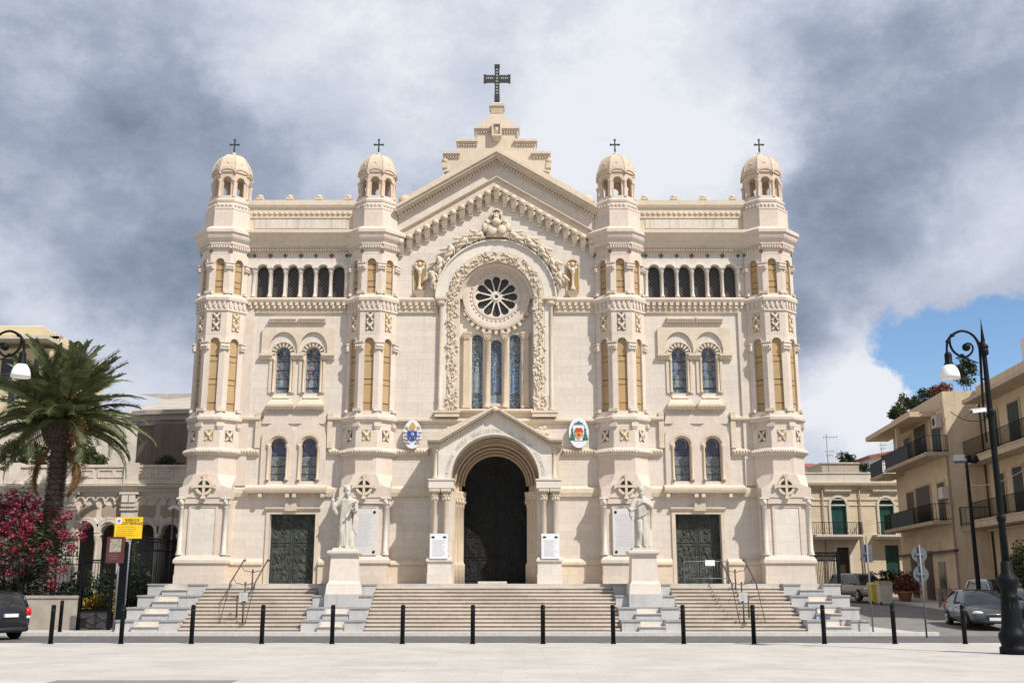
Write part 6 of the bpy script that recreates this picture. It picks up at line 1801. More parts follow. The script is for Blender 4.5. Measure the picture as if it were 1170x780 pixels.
# ---- oleander
def oleander():
    rr = random.Random(77); OY = 43.6
    cx, cz = X(28, 612, OY), Z(615, OY)
    root = thing('oleander', 'large oleander bush covered in pink flowers behind the railings at far left', 'bush', (cx, OY, .0))
    q = MB(); clumps(q, (cx - .6, OY, cz - .3), (2.6, 1.3, 2.1), 150, .42, 46, .12, rr, flat=.28); q.build('foliage', M_OLE, root, recalc=False)
    q = MB(); clumps(q, (cx - .6, OY - .55, cz + .15), (2.5, 1.15, 1.8), 300, .17, 22, .05, rr, flat=.9); 
    for px, py in ((96, 600), (78, 588), (82, 625), (70, 652), (62, 668), (75, 610), (92, 612), (60, 640)): leaves(q, P(px, py, OY - .8), (.25, .25, .22), 60, .055, rr, flat=.9, shell=0)
    q.build('flowers', M_OLEF, root, recalc=False)
    q = MB()
    for i in range(9): a = i * .7; q.tube([(cx + .2 * math.cos(a), OY + .2 * math.sin(a), 0), (cx + .7 * math.cos(a), OY + .4 * math.sin(a), 1.6), (cx + 1.6 * math.cos(a), OY + .8 * math.sin(a), 3.2)], [.06, .05, .02], 6)
    q.build('stem', M_BRANCH, root)
oleander()
bush('garden_shrub', 'dark leafy undergrowth behind the car at far left', 'shrub', (X(20, 672, 43.2), 43.2, 1.0), (2.6, .6, .9), 90, .35, 40, .10, M_DBUSH, 46, ground=.0)
# ---- arcaded palace wing with terrace
AY = 48.7
def arcade():
    ax = lambda px, py=600: X(px, py, AY); az = lambda py: Z(py, AY)
    x0, x1 = -34.0, -12.9
    root = thing('arcaded_palace', 'old pale arcaded palace wing with terrace balustrade left of the church', 'building', ((x0 + x1) / 2, AY, 0))
    M_OLD = stone('old_plaster', (.64, .57, .48), mortar=.97, rowh=3, brickw=4, stain=(.25, .2, .16), stain_lo=.48, stain_amt=.6, grey=.45)
    M_TAN = plain('tan_panel', (.36, .29, .215), .9, var=.1)
    pitch = ax(170) - ax(126.5); 
    cs = [(99, 0), (124.5, 0), (167, 0), (194.5, 0), (57, 0), (31, 0), (-12, 0), (-38, 0)]
    r = S(9.6, 605, AY); zs = az(608); cen = [ax(c) for c, _ in cs]
    q = MB(); q.plate([(x0, -.2), (x1, -.2), (x1, az(557)), (x0, az(557))], [horseshoe(c, r * 1.14, .3, zs - .1, r, 16) for c in sorted(cen)], AY, AY + .5); q.build('wall', M_OLD, root)
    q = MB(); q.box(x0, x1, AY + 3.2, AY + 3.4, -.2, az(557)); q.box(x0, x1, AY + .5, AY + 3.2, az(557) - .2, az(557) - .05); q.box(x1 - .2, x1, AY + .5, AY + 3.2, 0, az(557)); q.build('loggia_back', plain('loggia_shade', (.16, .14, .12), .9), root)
    for c in cen:
        q = MB(); q.arc(c, zs + r * .25, r, r + .12, AY - .07, AY, -.25, PI + .25, 18); q.arc(c, zs + r * .25, r + .14, r + .22, AY - .05, AY, -.15, PI + .15, 18); q.build('arch', M_OLD, root)
    for px in (112, 180.5, 88.5, 206, 44, 137, 154, 69, 20, -25):
        x = ax(px); q = MB(); q.lathe([(.13, .3), (.13, .5), (.085, .6), (.075, zs - .5), (.09, zs - .46), (.15, zs - .14), (.15, zs - .08)], x, AY - .02, 12); q.build('column', M_OLD, root)
    for px in (78.5, 147, 9):
        x = ax(px); w = S(8.2, 590, AY); q = MB(); q.box(x - w, x + w, AY - .2, AY, 0, az(580)); q.box(x - w - .05, x + w + .05, AY - .27, AY, az(583), az(581)); q.box(x - w + .04, x + w - .04, AY - .24, AY, az(581), az(565)); q.box(x - w - .1, x + w + .1, AY - .34, AY, az(565), az(562.5))
        for s in (-1, 1): q.box(x + s * w * .5 - w * .42, x + s * w * .5 + w * .42, AY - .33, AY, az(574), az(566))
        for k in range(7): q.box(x - w + w * 2 * (k + .5) / 7 - .04, x - w + w * 2 * (k + .5) / 7 + .04, AY - .31, AY, az(579), az(576))
        q.build('pilaster', M_OLD, root)
    for (pa, pb) in ((90, 109), (115, 139), (157, 177), (182, 207)):
        q = MB(); z0, z1 = az(598), az(577); a, b = ax(pa), ax(pb); c = (a + b) / 2; w = (b - a) / 2
        q.plate([(a, z1), (a, az(588)), (a + w * .35, az(592)), (c, az(590.5)), (b - w * .35, az(592)), (b, az(588)), (b, z1)], [], AY - .02, AY); q.build('spandrel_panel', M_TAN, root)
    q = MB(); n = 46
    for i in range(n):
        x = x0 + (x1 - x0) * (i + .5) / n; w = (x1 - x0) / n / 2
        q.arc(x, az(572), w * .62, w * .98, AY - .10, AY, 0, PI, 8); q.box(x + w - .04, x + w + .04, AY - .12, AY, az(576), az(572))
    q.prof_x([(AY, az(562)), (AY - .1, az(562)), (AY - .14, az(559)), (AY - .34, az(557.5)), (AY - .40, az(555.5)), (AY - .40, az(554)), (AY, az(553))], x0, x1)
    q.build('cornice', M_OLD, root)
    q = MB(); yb = AY - .1; z0, z1 = az(553), az(531)
    q.box(x0, x1, yb, yb + .3, z0, z1 - .12); q.box(x0, x1, yb - .07, yb + .36, z1 - .12, z1); q.box(x0, x1, yb - .06, yb + .32, z0, z0 + .22)
    for px in (81, 147, 10, -40): q.box(ax(px) - .34, ax(px) + .34, yb - .12, yb + .4, z0, z1 + .08)
    for px in (67, 94, 117, 136, 160, 185): q.plate([(ax(px) - .38, z0 + .3), (ax(px) + .38, z0 + .3), (ax(px) + .38, z1 - .2), (ax(px) - .38, z1 - .2)], [[(ax(px) - .3, z0 + .37), (ax(px) + .3, z0 + .37), (ax(px) + .3, z1 - .27), (ax(px) - .3, z1 - .27)]], yb - .04, yb)
    q.build('terrace_parapet', M_OLD, root)
    q = MB(); q.box(x0, x1, AY + .1, 54.5, az(557) - .05, az(553) - .0); q.build('terrace_floor', M_OLD, root)
    zt_ = az(531)
    specs = [(10, 521, 1.5, 51), (40, 520, 1.3, 52), (72, 522, 1.2, 53), (97, 515, .9, 54), (110, 528, .7, 55), (192, 531, .8, 56), (20, 512, .8, 58)]
    names = ['broad leafy plant on the terrace at the far left', 'leafy plant on the terrace left of the palm trunk', 'leafy terrace plant right behind the palm trunk', 'taller leafy terrace plant right of the palm trunk', 'low plant spilling over the terrace parapet under the drooping fronds', 'small dark plant hanging over the parapet beside the church', 'upright plant at the back of the terrace at far left']
    for (px, py, w, sd), nm_ in zip(specs, names):
        p = P(px, py, 49.7); bush('terrace_plant', nm_, 'plant', (p.x, 49.7, p.z), (w * .75, .5, w * .5), 26, .26, 34, .085, M_BUSH if sd != 56 else M_DBUSH, sd, ground=az(553), stems=3, group='plants on the palace terrace')
    # chapel block behind
    CY = 56.0
    cxx = lambda px, py=490: X(px, py, CY); czz = lambda py: Z(py, CY)
    root = thing('side_chapel', 'shaded grey brown polygonal block with stepped cornice between palm and church', 'building', (cxx(185), CY, 0))
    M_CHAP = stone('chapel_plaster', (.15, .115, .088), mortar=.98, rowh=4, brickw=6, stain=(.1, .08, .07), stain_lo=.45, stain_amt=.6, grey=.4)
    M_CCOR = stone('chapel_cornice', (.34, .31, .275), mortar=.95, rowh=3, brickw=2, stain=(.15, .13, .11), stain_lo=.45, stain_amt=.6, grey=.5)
    pl = [(cxx(150), CY + 1.0), (cxx(169), CY + .6), (cxx(232), CY + .1), (cxx(232), CY + 6), (cxx(150), CY + 6)]
    def prism(q, pts, z0, z1):
        n = len(pts); q.add([(a, b, z0) for a, b in pts] + [(a, b, z1) for a, b in pts], [(i, (i + 1) % n, n + (i + 1) % n, n + i) for i in range(n)] + [tuple(range(n))[::-1], tuple(range(n, 2 * n))])
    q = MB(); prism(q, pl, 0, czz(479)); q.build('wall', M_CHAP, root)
    q = MB(); gr = lambda k: [(a - k * .4, b - k if i < 3 else b) for i, (a, b) in enumerate(pl)]
    prism(q, gr(.12), czz(484), czz(479)); prism(q, gr(.30), czz(479), czz(473)); prism(q, gr(.55), czz(473), czz(468)); q.build('cornice', M_CCOR, root)
    q = MB(); q.box(cxx(185) - .4, cxx(185) + 3, CY - .1, CY + .3, 0, czz(484)); q.build('buttress', M_CHAP, root)
    RY = 62.0
    root = thing('low_roofed_building', 'pale building with a worn low pitched roof behind the side chapel', 'building', (X(120, 480, RY), RY, 0))
    a, b = X(-60, 470, RY), X(226, 470, RY)
    q = MB(); q.box(a, b, RY + .3, RY + 10, 0, Z(470, RY)); q.build('wall', M_OLD, root)
    a = X(143, 470, RY)
    q = MB(); q.add([(a, RY, Z(473, RY)), (b, RY, Z(473, RY)), (b, RY + 7, Z(449, RY + 7)), (X(158, 450, RY + 7), RY + 7, Z(450, RY + 7)), (a, RY + 7, Z(456, RY + 7)), (a, RY, Z(476, RY)), (b, RY, Z(476, RY)), (b, RY + 7, Z(455, RY + 7)), (a, RY + 7, Z(460, RY + 7))], [(0, 1, 2, 3, 4), (0, 5, 6, 1), (5, 8, 7, 6), (0, 4, 8, 5), (1, 6, 7, 2)]); q.build('roof', stone('worn_roof', (.46, .42, .36), mortar=.8, rowh=.3, brickw=.3, stain=(.2, .17, .15), stain_lo=.4, stain_amt=.7, grey=.4), root)
    # far yellow block of flats
    FY = 85.0
    fx = lambda px: X(px, 400, FY); fz = lambda py: Z(py, FY)
    root = thing('apartment_building', 'far pale yellow apartment block with roof terrace at the top left edge', 'building', (fx(10), FY, 0))
    M_FY = plain('yellow_plaster', (.60, .50, .32), .9, var=.08, scale=.5)
    q = MB(); q.box(fx(-70), fx(46), FY + 2, FY + 14, 0, fz(392)); q.box(fx(-70), fx(27), FY + 3, FY + 12, fz(392), fz(363)); q.frus(fx(-70), fx(27), FY + 3, FY + 12, fz(363), fx(-70), fx(20), FY + 4, FY + 12, fz(359)); q.build('wall', M_FY, root)
    q = MB(); q.box(fx(-70), fx(51), FY + .2, FY + 14, fz(386), fz(382)); q.build('roof_slab', plain('pale_concrete', (.52, .46, .37), .9), root)
    for (pa, pb, ya, yb) in ((28, 34, 428, 404), (-10, 4, 428, 404), (12, 17, 428, 410), (2, 9, 456, 440)):
        q = MB(); q.box(fx(pa), fx(pb), FY + 1.95, FY + 2.05, fz(ya), fz(yb)); w = q.build('window', plain('dark_window', (.03, .035, .045), .2) if 'dark_window' not in MATS else MATS['dark_window'], root)
    q = MB()
    for px in (30, 34, 38, 42): q.tube([(fx(px), FY + 4, fz(384)), (fx(px) + .1, FY + 4, fz(366 + (px % 4)))], .05, 5); q.box(fx(px) - .3, fx(px) + .3, FY + 3.9, FY + 4.1, fz(374), fz(371.5))
    q.build('antenna', M_CCOR, root)
arcade()
# thin pole with white floodlights beside the church
x, Yp = X(197, 600, 47.2), 47.2
root = thing('floodlight_pole', 'thin pole with two small white floodlights in front of the palace arches', 'lamp', (x, Yp, 0))
q = MB(); q.tube([(x, Yp, 0), (x, Yp, Z(581, Yp))], .035, 8); q.build('pole', M_GREYM, root)
for s in (-1, 1):
    q = MB(); q.M = Matrix.Translation((x + s * .12 + .05, Yp, Z(580, Yp))) @ Matrix.Rotation(s * .5, 4, 'Y'); q.box(-.13, .13, -.1, .1, -.06, .08); q.M = None; q.build('floodlight', M_BOARD, root)
# ================================================================== RIGHT SIDE
M_WIN = MATS['dark_window']
M_SHUT = plain('green_shutter', (.012, .062, .05), .5, var=.2, scale=3)
M_SHUTD = plain('dark_shutter', (.022, .03, .026), .55, var=.3)
M_BROWN = plain('brown_joinery', (.045, .025, .016), .55, var=.3)
def slats(q, x0, x1, y, z0, z1, mi=0):
    n = max(4, int((z1 - z0) / .09))
    for i in range(n): z = z0 + (z1 - z0) * (i + .5) / n; q.box(x0 + .06, x1 - .06, y - .012, y, z - .022, z + .014, mi)
# ---- far building facing the plaza
BYF = 78.0
def far_building():
    fx = lambda px, py=600: X(px, py, BYF); fz = lambda py: Z(py, BYF)
    x0, x1 = fx(880), fx(1062); g = .9
    M_CRE = stone('cream_plaster', (.60, .50, .36), mortar=.86, rowh=.55, brickw=30, stain=(.3, .22, .15), stain_lo=.5, stain_amt=.5, grey=.25)
    M_CRE2 = stone('pale_parapet', (.60, .56, .48), mortar=1, rowh=5, brickw=9, stain=(.35, .3, .25), stain_lo=.5, stain_amt=.5, grey=.4)
    root = thing('corner_house', 'two storey cream house with green arched shutters at the end of the street', 'building', ((x0 + x1) / 2, BYF, g))
    wins = [(959.3, 8.8), (1014, 8.3), (1046, 8)]
    hol = []
    for px, hwp in wins: c, w = fx(px), S(hwp, 590, BYF); hol.append(arched(c, w, fz(611), fz(577)))
    d = [(fx(954), g + .01), (fx(968), g + .01), (fx(968), fz(625)), (fx(954), fz(625))]; sh = [(fx(1009), fz(652)), (fx(1024.5), fz(652)), (fx(1024.5), fz(622.5)), (fx(1009), fz(622.5))]
    q = MB(); q.plate([(x0, g - 1.2), (x1, g - 1.2), (x1, fz(553)), (x0, fz(553))], hol + [d, sh], BYF, BYF + .4); q.build('wall', M_CRE, root)
    q = MB(); q.box(x0, x1, BYF + .8, BYF + 12, g - 1.2, fz(555)); q.build('rear_mass', M_CRE, root)
    for (px, hwp), h in zip(wins, hol):
        c, w = fx(px), S(hwp, 590, BYF); q = MB()
        q.arc(c, fz(577), w, w + .17, BYF - .1, BYF, 0, PI, 14); q.box(c - w - .17, c - w, BYF - .09, BYF, fz(611), fz(577)); q.box(c + w, c + w + .17, BYF - .09, BYF, fz(611), fz(577))
        wd = q.build('window', M_CRE2, root)
        q = MB(); q.plate(arched(c, w + .02, fz(611), fz(577)), [], BYF + .14, BYF + .2); 
        for a, b in ((c - w, c - .03), (c + .03, c + w)): slats(q, a, b, BYF + .14, fz(610), fz(594)); slats(q, a, b, BYF + .14, fz(593), fz(578))
        q.box(c - .03, c + .03, BYF + .11, BYF + .14, fz(611), fz(578)); q.box(c - w, c + w, BYF + .1, BYF + .14, fz(578), fz(576.5))
        q.build('shutter', M_SHUT, wd)
        q = MB(); q.prof_x([(BYF, fz(563.5)), (BYF - .12, fz(563.5)), (BYF - .25, fz(561)), (BYF - .25, fz(560)), (BYF, fz(559))], c - w * 1.75, c + w * 1.75); q.build('window_hood', M_CRE2, wd)
    for a, b in ((918, 981.5), (996, 1062)):
        q = MB(); q.box(fx(a), fx(b), BYF - 1.0, BYF, fz(613.5), fz(611)); q.box(fx(a) + .1, fx(b) - .1, BYF - .9, BYF, fz(616), fz(613.5))
        ba = q.build('balcony', M_CRE2, root)
        q = MB(); za, zb = fz(611), fz(597); railing(q, (fx(a) + .06, BYF - .95, 0), (fx(b) - .06, BYF - .95, 0), za, zb, 26, spear=False, r=.016)
        railing(q, (fx(b) - .06, BYF - .95, 0), (fx(b) - .06, BYF, 0), za, zb, 5, spear=False, r=.016)
        for i in range(13): x = fx(a) + (fx(b) - fx(a)) * (i + .5) / 13; q.tube([(x - .18, BYF - .95, za + .2), (x, BYF - .95, za + .55), (x + .18, BYF - .95, za + .2)], .013, 5)
        q.build('balcony_rail', M_IRON, ba)
    q = MB(); q.box(d[0][0] - .01, d[1][0] + .01, BYF + .2, BYF + .28, g, fz(625) + .02); slats(q, d[0][0], d[1][0], BYF + .2, g + .2, fz(627)); q.build('door', M_BROWN, root)
    q = MB(); a, b = d[0][0], d[1][0]; q.plate([(a - .2, g), (a, g), (a, fz(625)), (b, fz(625)), (b, g), (b + .2, g), (b + .2, fz(621.5)), (a - .2, fz(621.5))], [], BYF - .07, BYF); q.build('door_frame', M_CRE2, root)
    q = MB(); a, b = sh[0][0], sh[1][0]; q.box(a - .01, b + .01, BYF + .1, BYF + .16, fz(652), fz(622.3)); m = (a + b) / 2; slats(q, a, m, BYF + .1, fz(651), fz(623.5)); slats(q, m, b, BYF + .1, fz(651), fz(623.5)); q.box(m - .03, m + .03, BYF + .07, BYF + .1, fz(652), fz(622.5)); q.box(a - .15, b + .15, BYF - .12, BYF + .1, fz(654), fz(652)); q.build('ground_shutter', M_SHUT, root)
    q = MB(); q.prof_x([(BYF, fz(559.5)), (BYF - .1, fz(559.5)), (BYF - .14, fz(556)), (BYF - .36, fz(554.5)), (BYF - .42, fz(552)), (BYF, fz(551))], x0, x1)
    for i in range(40): x = x0 + (x1 - x0) * (i + .5) / 40; q.box(x - .07, x + .07, BYF - .24, BYF - .08, fz(557.2), fz(554.8))
    q.build('cornice', M_CRE, root)
    q = MB(); q.box(x0, x1, BYF - .1, BYF + .2, fz(551), fz(541)); q.box(x0, x1, BYF - .16, BYF + .26, fz(541), fz(539.6)); q.build('parapet', M_CRE2, root)
    for px in (941.5, 984): q = MB(); x = fx(px); q.tube([(x, BYF - .12, fz(556)), (x, BYF - .12, g)], .05, 8); q.build('drain_pipe', M_CCOR2, root)
    q = MB(); q.box(x0, x1, BYF - .05, BYF, fz(577.5), fz(576)); q.box(x0, x1, BYF - .06, BYF, fz(571), fz(570)); q.build('string_course', M_CRE2, root)
    # roof structures
    y = 82.0; rz = lambda py: Z(py, y); rx = lambda px: X(px, 535, y)
    root = thing('roof_shed', 'low grey concrete roof shed above the cream corner house', 'building', (rx(960), y, fz(555)))
    q = MB(); q.box(rx(939), rx(981.5), y, y + 4, fz(556), rz(529.5)); q.build('wall', plain('shed_concrete', (.36, .32, .27), .9, var=.15), root); q = MB(); q.box(rx(938), rx(982.5), y - .1, y + 4.1, rz(529.5), rz(528)); q.build('roof', plain('shed_roof', (.42, .38, .33), .9), root)
    y = 92.0
    root = thing('red_roof_house', 'white house corner with red tiled roof right behind the church', 'building', (X(925, 535, y), y, 4))
    q = MB(); q.box(X(895, 535, y), X(939.5, 535, y), y, y + 6, 1, Z(533, y)); q.build('wall', plain('white_plaster', (.62, .6, .57), .9, var=.06), root)
    M_TILE = stone('red_tiles', (.36, .11, .07), mortar=.6, rowh=.25, brickw=.3, stain=(.2, .08, .06), stain_lo=.45, stain_amt=.6)
    q = MB(); q.frus(X(895, 535, y) - .3, X(939.5, 535, y) + .2, y - .4, y + 6, Z(533.4, y), X(895, 535, y), X(939.5, 535, y), y + 2.8, y + 3.2, Z(525, y)); q.build('roof', M_TILE, root)
    y = 98.0; hx = lambda px: X(px, 525, y); hz = lambda py: Z(py, y)
    root = thing('distant_house', 'distant pale house with sloping red roof beside the balcony building', 'building', (hx(1010), y, 2))
    q = MB(); q.add([(hx(995), y, 2), (hx(1030), y, 2), (hx(1030), y, hz(516)), (hx(995), y, hz(521)), (hx(995), y + 6, 2), (hx(1030), y + 6, 2), (hx(1030), y + 6, hz(516)), (hx(995), y + 6, hz(521))], [(0, 1, 2, 3), (4, 7, 6, 5), (0, 4, 5, 1), (1, 5, 6, 2), (2, 6, 7, 3), (3, 7, 4, 0)]); q.build('wall', MATS['white_plaster'], root)
    q = MB(); q.add([(hx(991), y - .5, hz(523.5)), (hx(1032), y - .5, hz(515)), (hx(1032), y - .5, hz(513)), (hx(991), y - .5, hz(520.5)), (hx(991), y + 6, hz(523.5)), (hx(1032), y + 6, hz(515)), (hx(1032), y + 6, hz(513)), (hx(991), y + 6, hz(520.5))], [(0, 1, 2, 3), (4, 7, 6, 5), (0, 4, 5, 1), (1, 5, 6, 2), (2, 6, 7, 3), (3, 7, 4, 0)]); q.build('roof', M_TILE, root)
    q = MB(); q.box(hx(1007), hx(1017), y - .03, y, hz(525.5), hz(520)); q.build('window', M_WIN, root)
    y = 80.5
    for px, yb, yt, lab in ((947, 540, 496, 'tall thin television antenna on the roof beside the church'), (1008.5, 530, 491, 'thin television antenna above the distant red roofed house')):
        yy = y if px < 1000 else 98.5
        x = X(px, yb, yy); z0, z1 = Z(yb, yy), Z(yt, yy); root = thing('antenna', lab, 'antenna', (x, yy, z0))
        q = MB(); q.tube([(x, yy, z0 - 1.2), (x, yy, z1)], .03, 6); q.build('mast', M_GREYM, root)
        for f, w in ((.92, .9), (.55, .55), (.45, .4)):
            q = MB(); z = z0 + (z1 - z0) * f; q.tube([(x - w * .3, yy, z), (x + w, yy, z + .05)], .018, 5)
            for k in range(5): q.tube([(x - w * .25 + w * k * .28, yy - .02, z - .12), (x - w * .25 + w * k * .28, yy - .02, z + .12)], .01, 4)
            q.build('aerial', M_GREYM, root)
    rr = random.Random(6)
    for px, py, w, lab in ((964, 524, .5, 'small plant pot shrub on the grey roof shed, left one'), (972, 525, .6, 'rounder dark shrub on the grey roof shed, right one'), (986, 535, .6, 'small dark shrub on the parapet between roof shed and balcony building')):
        p = P(px, py, 82.5); bush('roof_plant', lab, 'plant', (p.x, 82.5, p.z), (w, .5, w), 16, .3, 26, .11, M_DBUSH, int(px), ground=p.z - w - .2, stems=2, group='plants on the far roofs')
M_CCOR2 = plain('pipe_metal', (.28, .21, .16), .6)
far_building()
# ---- street side buildings (facade plane turned along the street)
DX = 0.0956; DN = math.hypot(DX, 1)
ex = Vector((DX / DN, 1 / DN, 0)); ey = Vector((1 / DN, -DX / DN, 0))
class Plane:
    def __init__(s, O):
        s.O = O; s.M = Matrix(((ex.x, ey.x, 0, O.x), (ex.y, ey.y, 0, O.y), (0, 0, 1, 0), (0, 0, 0, 1)))
    def at(s, px, py, off=0.0):          # pixel -> (lx, z) on the plane moved inwards by off
        d = ray(px, py); C = Vector((CX, 0, CH)); O = s.O + ey * off
        t = (O - C).dot(ey) / d.dot(ey); p = C + d * t
        return (p - O).dot(ex), p.z
    def mb(s): q = MB(); q.M = s.M; return q
OB = P(1087, 560, 60.0); OB.z = 0
PB = Plane(OB)
M_TANP = stone('tan_plaster', (.60, .49, .345), mortar=.99, rowh=9, brickw=20, stain=(.32, .2, .11), stain_lo=.5, stain_amt=.5, grey=.35, vary=.01)
M_TANS = stone('ochre_plaster', (.56, .46, .34), mortar=.85, rowh=.6, brickw=1.4, stain=(.25, .15, .09), stain_lo=.45, stain_amt=.65, grey=.35, vary=.04)
M_PALEP = stone('pale_plaster', (.56, .46, .33), mortar=.99, rowh=9, brickw=20, stain=(.35, .25, .16), stain_lo=.5, stain_amt=.5, grey=.3, vary=.01)
M_CONC = plain('balcony_concrete', (.46, .37, .27), .9, var=.15, scale=2)
M_MESH = plain('dark_netting', (.03, .034, .04), .8, var=.2)
def lens(pl, pts): return [pl.at(*p) for p in pts]
def opening(pl, root, x0, x1, z0, z1, m, name='window', proud=-.05, leaf=True, frame=None):
    q = pl.mb(); q.box(x0, x1, proud, .12, z0, z1)
    w = q.build(name, m, root)
    if leaf:
        q = pl.mb(); mid = (x0 + x1) / 2
        slats(q, x0, mid, proud - .001, z0 + .05, z1 - .05); slats(q, mid, x1, proud - .001, z0 + .05, z1 - .05); q.build('slats', m, w)
    q = pl.mb(); t = .12; q.plate([(x0 - t, z0), (x0, z0), (x0, z1), (x1, z1), (x1, z0), (x1 + t, z0), (x1 + t, z1 + t), (x0 - t, z1 + t)], [], -.075, .0); q.build('frame', frame or M_CONC, w)
def balcony(pl, root, x0, x1, z, d, h, nb, rail=M_IRON, panel=None, slab=.16):
    q = pl.mb(); q.box(x0, x1, -d, 0, z - slab, z); q.box(x0 - .04, x1 + .04, -d - .04, 0, z - .05, z - .001 + .02); b = q.build('balcony', M_CONC, root)
    q = pl.mb(); railing(q, (x0 + .04, -d + .05, 0), (x1 - .04, -d + .05, 0), z, z + h, nb, r=.014, spear=False); railing(q, (x0 + .04, -d + .05, 0), (x0 + .04, 0, 0), z, z + h, 6, r=.014, spear=False); railing(q, (x1 - .04, -d + .05, 0), (x1 - .04, 0, 0), z, z + h, 6, r=.014, spear=False); q.build('balcony_rail', rail, b)
    if panel:
        q = pl.mb(); q.box(panel[0], panel[1], -d + .02, -d + .035, z + .03, z + h - .06); q.build('balcony_screen', M_MESH, b)
    return b
def house_b():
    pl = PB
    far = 11.5
    zr = pl.at(1071, 469)[1] + .0
    top = pl.at(1086.5, 441)[1]
    root = thing('balcony_house', 'tan three storey house with plants on its roof and dark balcony railings', 'building', (OB.x, OB.y, .6))
    lx = lambda px, py=560: pl.at(px, py)[0]
    q = pl.mb(); q.box(0, far, 0, 9, -.3, top); q.build('wall', M_TANP, root)
    # overhanging roof slab
    q = pl.mb(); q.box(1.6, far + 1.4, -1.5, 0, zr - .28, zr + .02); q.build('roof_slab', plain('eaves_plaster', (.56, .41, .28), .9, var=.06), root)
    q = pl.mb(); q.box(-.02, far + .02, -.03, 0, zr + .02, top - .02); q.build('roof_parapet', M_PALEP, root)
    zf2 = pl.at(1062, 528)[1] + .15; zf1 = pl.at(1073, 600)[1] + .1
    # top floor
    for (pa, pb) in ((1034.5, 1041.5), (1047, 1061), (1067.5, 1078)):
        a, b = sorted((lx(pa, 515), lx(pb, 515))); opening(pl, root, a, b, zf2, zf2 + 2.25 if pa > 1040 else zf2 + 1.9, M_BROWN if pa != 1067.5 else M_SHUTD)
    b1 = balcony(pl, root, lx(1085, 530), far - 2.2, zf2, 1.25, 1.0, 60, panel=(lx(1062, 530), far - 2.3))
    balcony(pl, root, far - 2.0, far + 1.3, zf2 - .25, 1.4, 1.0, 30, panel=(far - 1.9, far + 1.2))
    q = pl.mb(); a = lx(1045, 500); q.box(a - .12, a + .12, -1.15, -.9, zf2, zr - .28); q.build('porch_post', M_TANP, root)
    q = pl.mb(); a = lx(1075, 482); z = pl.at(1075, 482)[1]; q.box(a - .45, a + .45, -.42, -.05, z - .35, z + .35); ac_ = q.build('air_conditioner', plain('ac_casing', (.5, .45, .38), .6), root)
    q = pl.mb(); q.v = []; q.M = None; m2 = MB(); m2.lathe([(.24, 0), (.24, .01)], 0, 0, 16); m2.v = [pl.M @ Vector((a + v.x, -.43 - v.z, z + v.y)) for v in m2.v]; m2.build('fan', M_BLACK, ac_)
    # middle floor
    for (pa, pb, h) in ((1037.5, 1046, 2.3), (1048.5, 1065, 2.4), (1073.5, 1082, 2.3)):
        a, b = sorted((lx(pa, 575), lx(pb, 575))); opening(pl, root, a, b, zf1, zf1 + h, M_BROWN)
    balcony(pl, root, lx(1090, 595), far - .4, zf1, 1.15, 1.0, 70, panel=(lx(1066, 595), lx(1039, 600)))
    q = pl.mb(); a = lx(1083, 563); z = pl.at(1083, 563)[1]; q.box(a - .42, a + .42, -.42, -.05, z - .33, z + .33); q.build('air_conditioner', MATS['ac_casing'], root)
    # ground floor
    zg = .5
    q = pl.mb(); q.box(-.02, far, -.05, -.001, .2, zf1 - .45); q.build('ground_storey', M_TANS, root)
    for (pa, pb, h, m) in ((1059, 1068, 2.9, M_BROWN), (1074, 1082, 2.3, M_WIN), (1043, 1050, 2.6, M_BROWN)):
        a, b = sorted((lx(pa, 650), lx(pb, 650))); opening(pl, root, a, b, hgt(60 + a) + .05, hgt(60 + a) + h, m, name='door', proud=-.10, frame=M_TANS)
    q = pl.mb(); z = pl.at(1060, 632)[1]; q.box(-.5, lx(1032, 638), -.3, -.06, z - .06, z + .06); q.build('sign_rail', M_BROWN, root)
    q = pl.mb(); a = lx(1088.3, 600); q.box(-.06, .06, -.12, -.051, .3, top - .5); q.build('drain_pipe', M_CCOR2, root)
    # plants on roof
    rr = random.Random(3)
    names = ['bright green shrub at the far end of the planted roof parapet', 'dark green hedge in the middle of the planted roof parapet', 'red tinged hedge near the high end wall of the planted roof', 'leafy hedge between the bright shrub and the dark hedge on the roof', 'low dark trailing plant at the far roof corner']
    for (px, py, w, h, m, sd), nm_ in zip(((1032, 462, .9, .8, M_BUSH, 61), (1058, 453, 1.4, .5, M_DBUSH, 62), (1074, 446, 1.0, .4, M_FLOWR, 63), (1044, 461, 1.2, .55, M_DBUSH, 64), (1023, 473, .7, .6, M_DBUSH, 65)), names):
        lx_, z = pl.at(px, py, .4); p = pl.M @ Vector((lx_, .4, z)); bush('roof_hedge', nm_, 'plant', (p.x, p.y, p.z), (w * .5, w, h * .8), 34, .26, 30, .09, m, sd, ground=top - .1, stems=3, group='plants along the roof parapet')
    lx_, z = pl.at(1103, 424, 3.0); p = pl.M @ Vector((lx_, 3.0, z)); bush('roof_hedge', 'rounded dark bush behind the lamp shade on the rooftop', 'plant', (p.x, p.y, p.z), (.75, .8, .8), 36, .3, 36, .1, M_DBUSH, 66, ground=top - .1, stems=3, group='plants along the roof parapet')
house_b()
OC = OB + ey * 1.9; PC = Plane(OC)
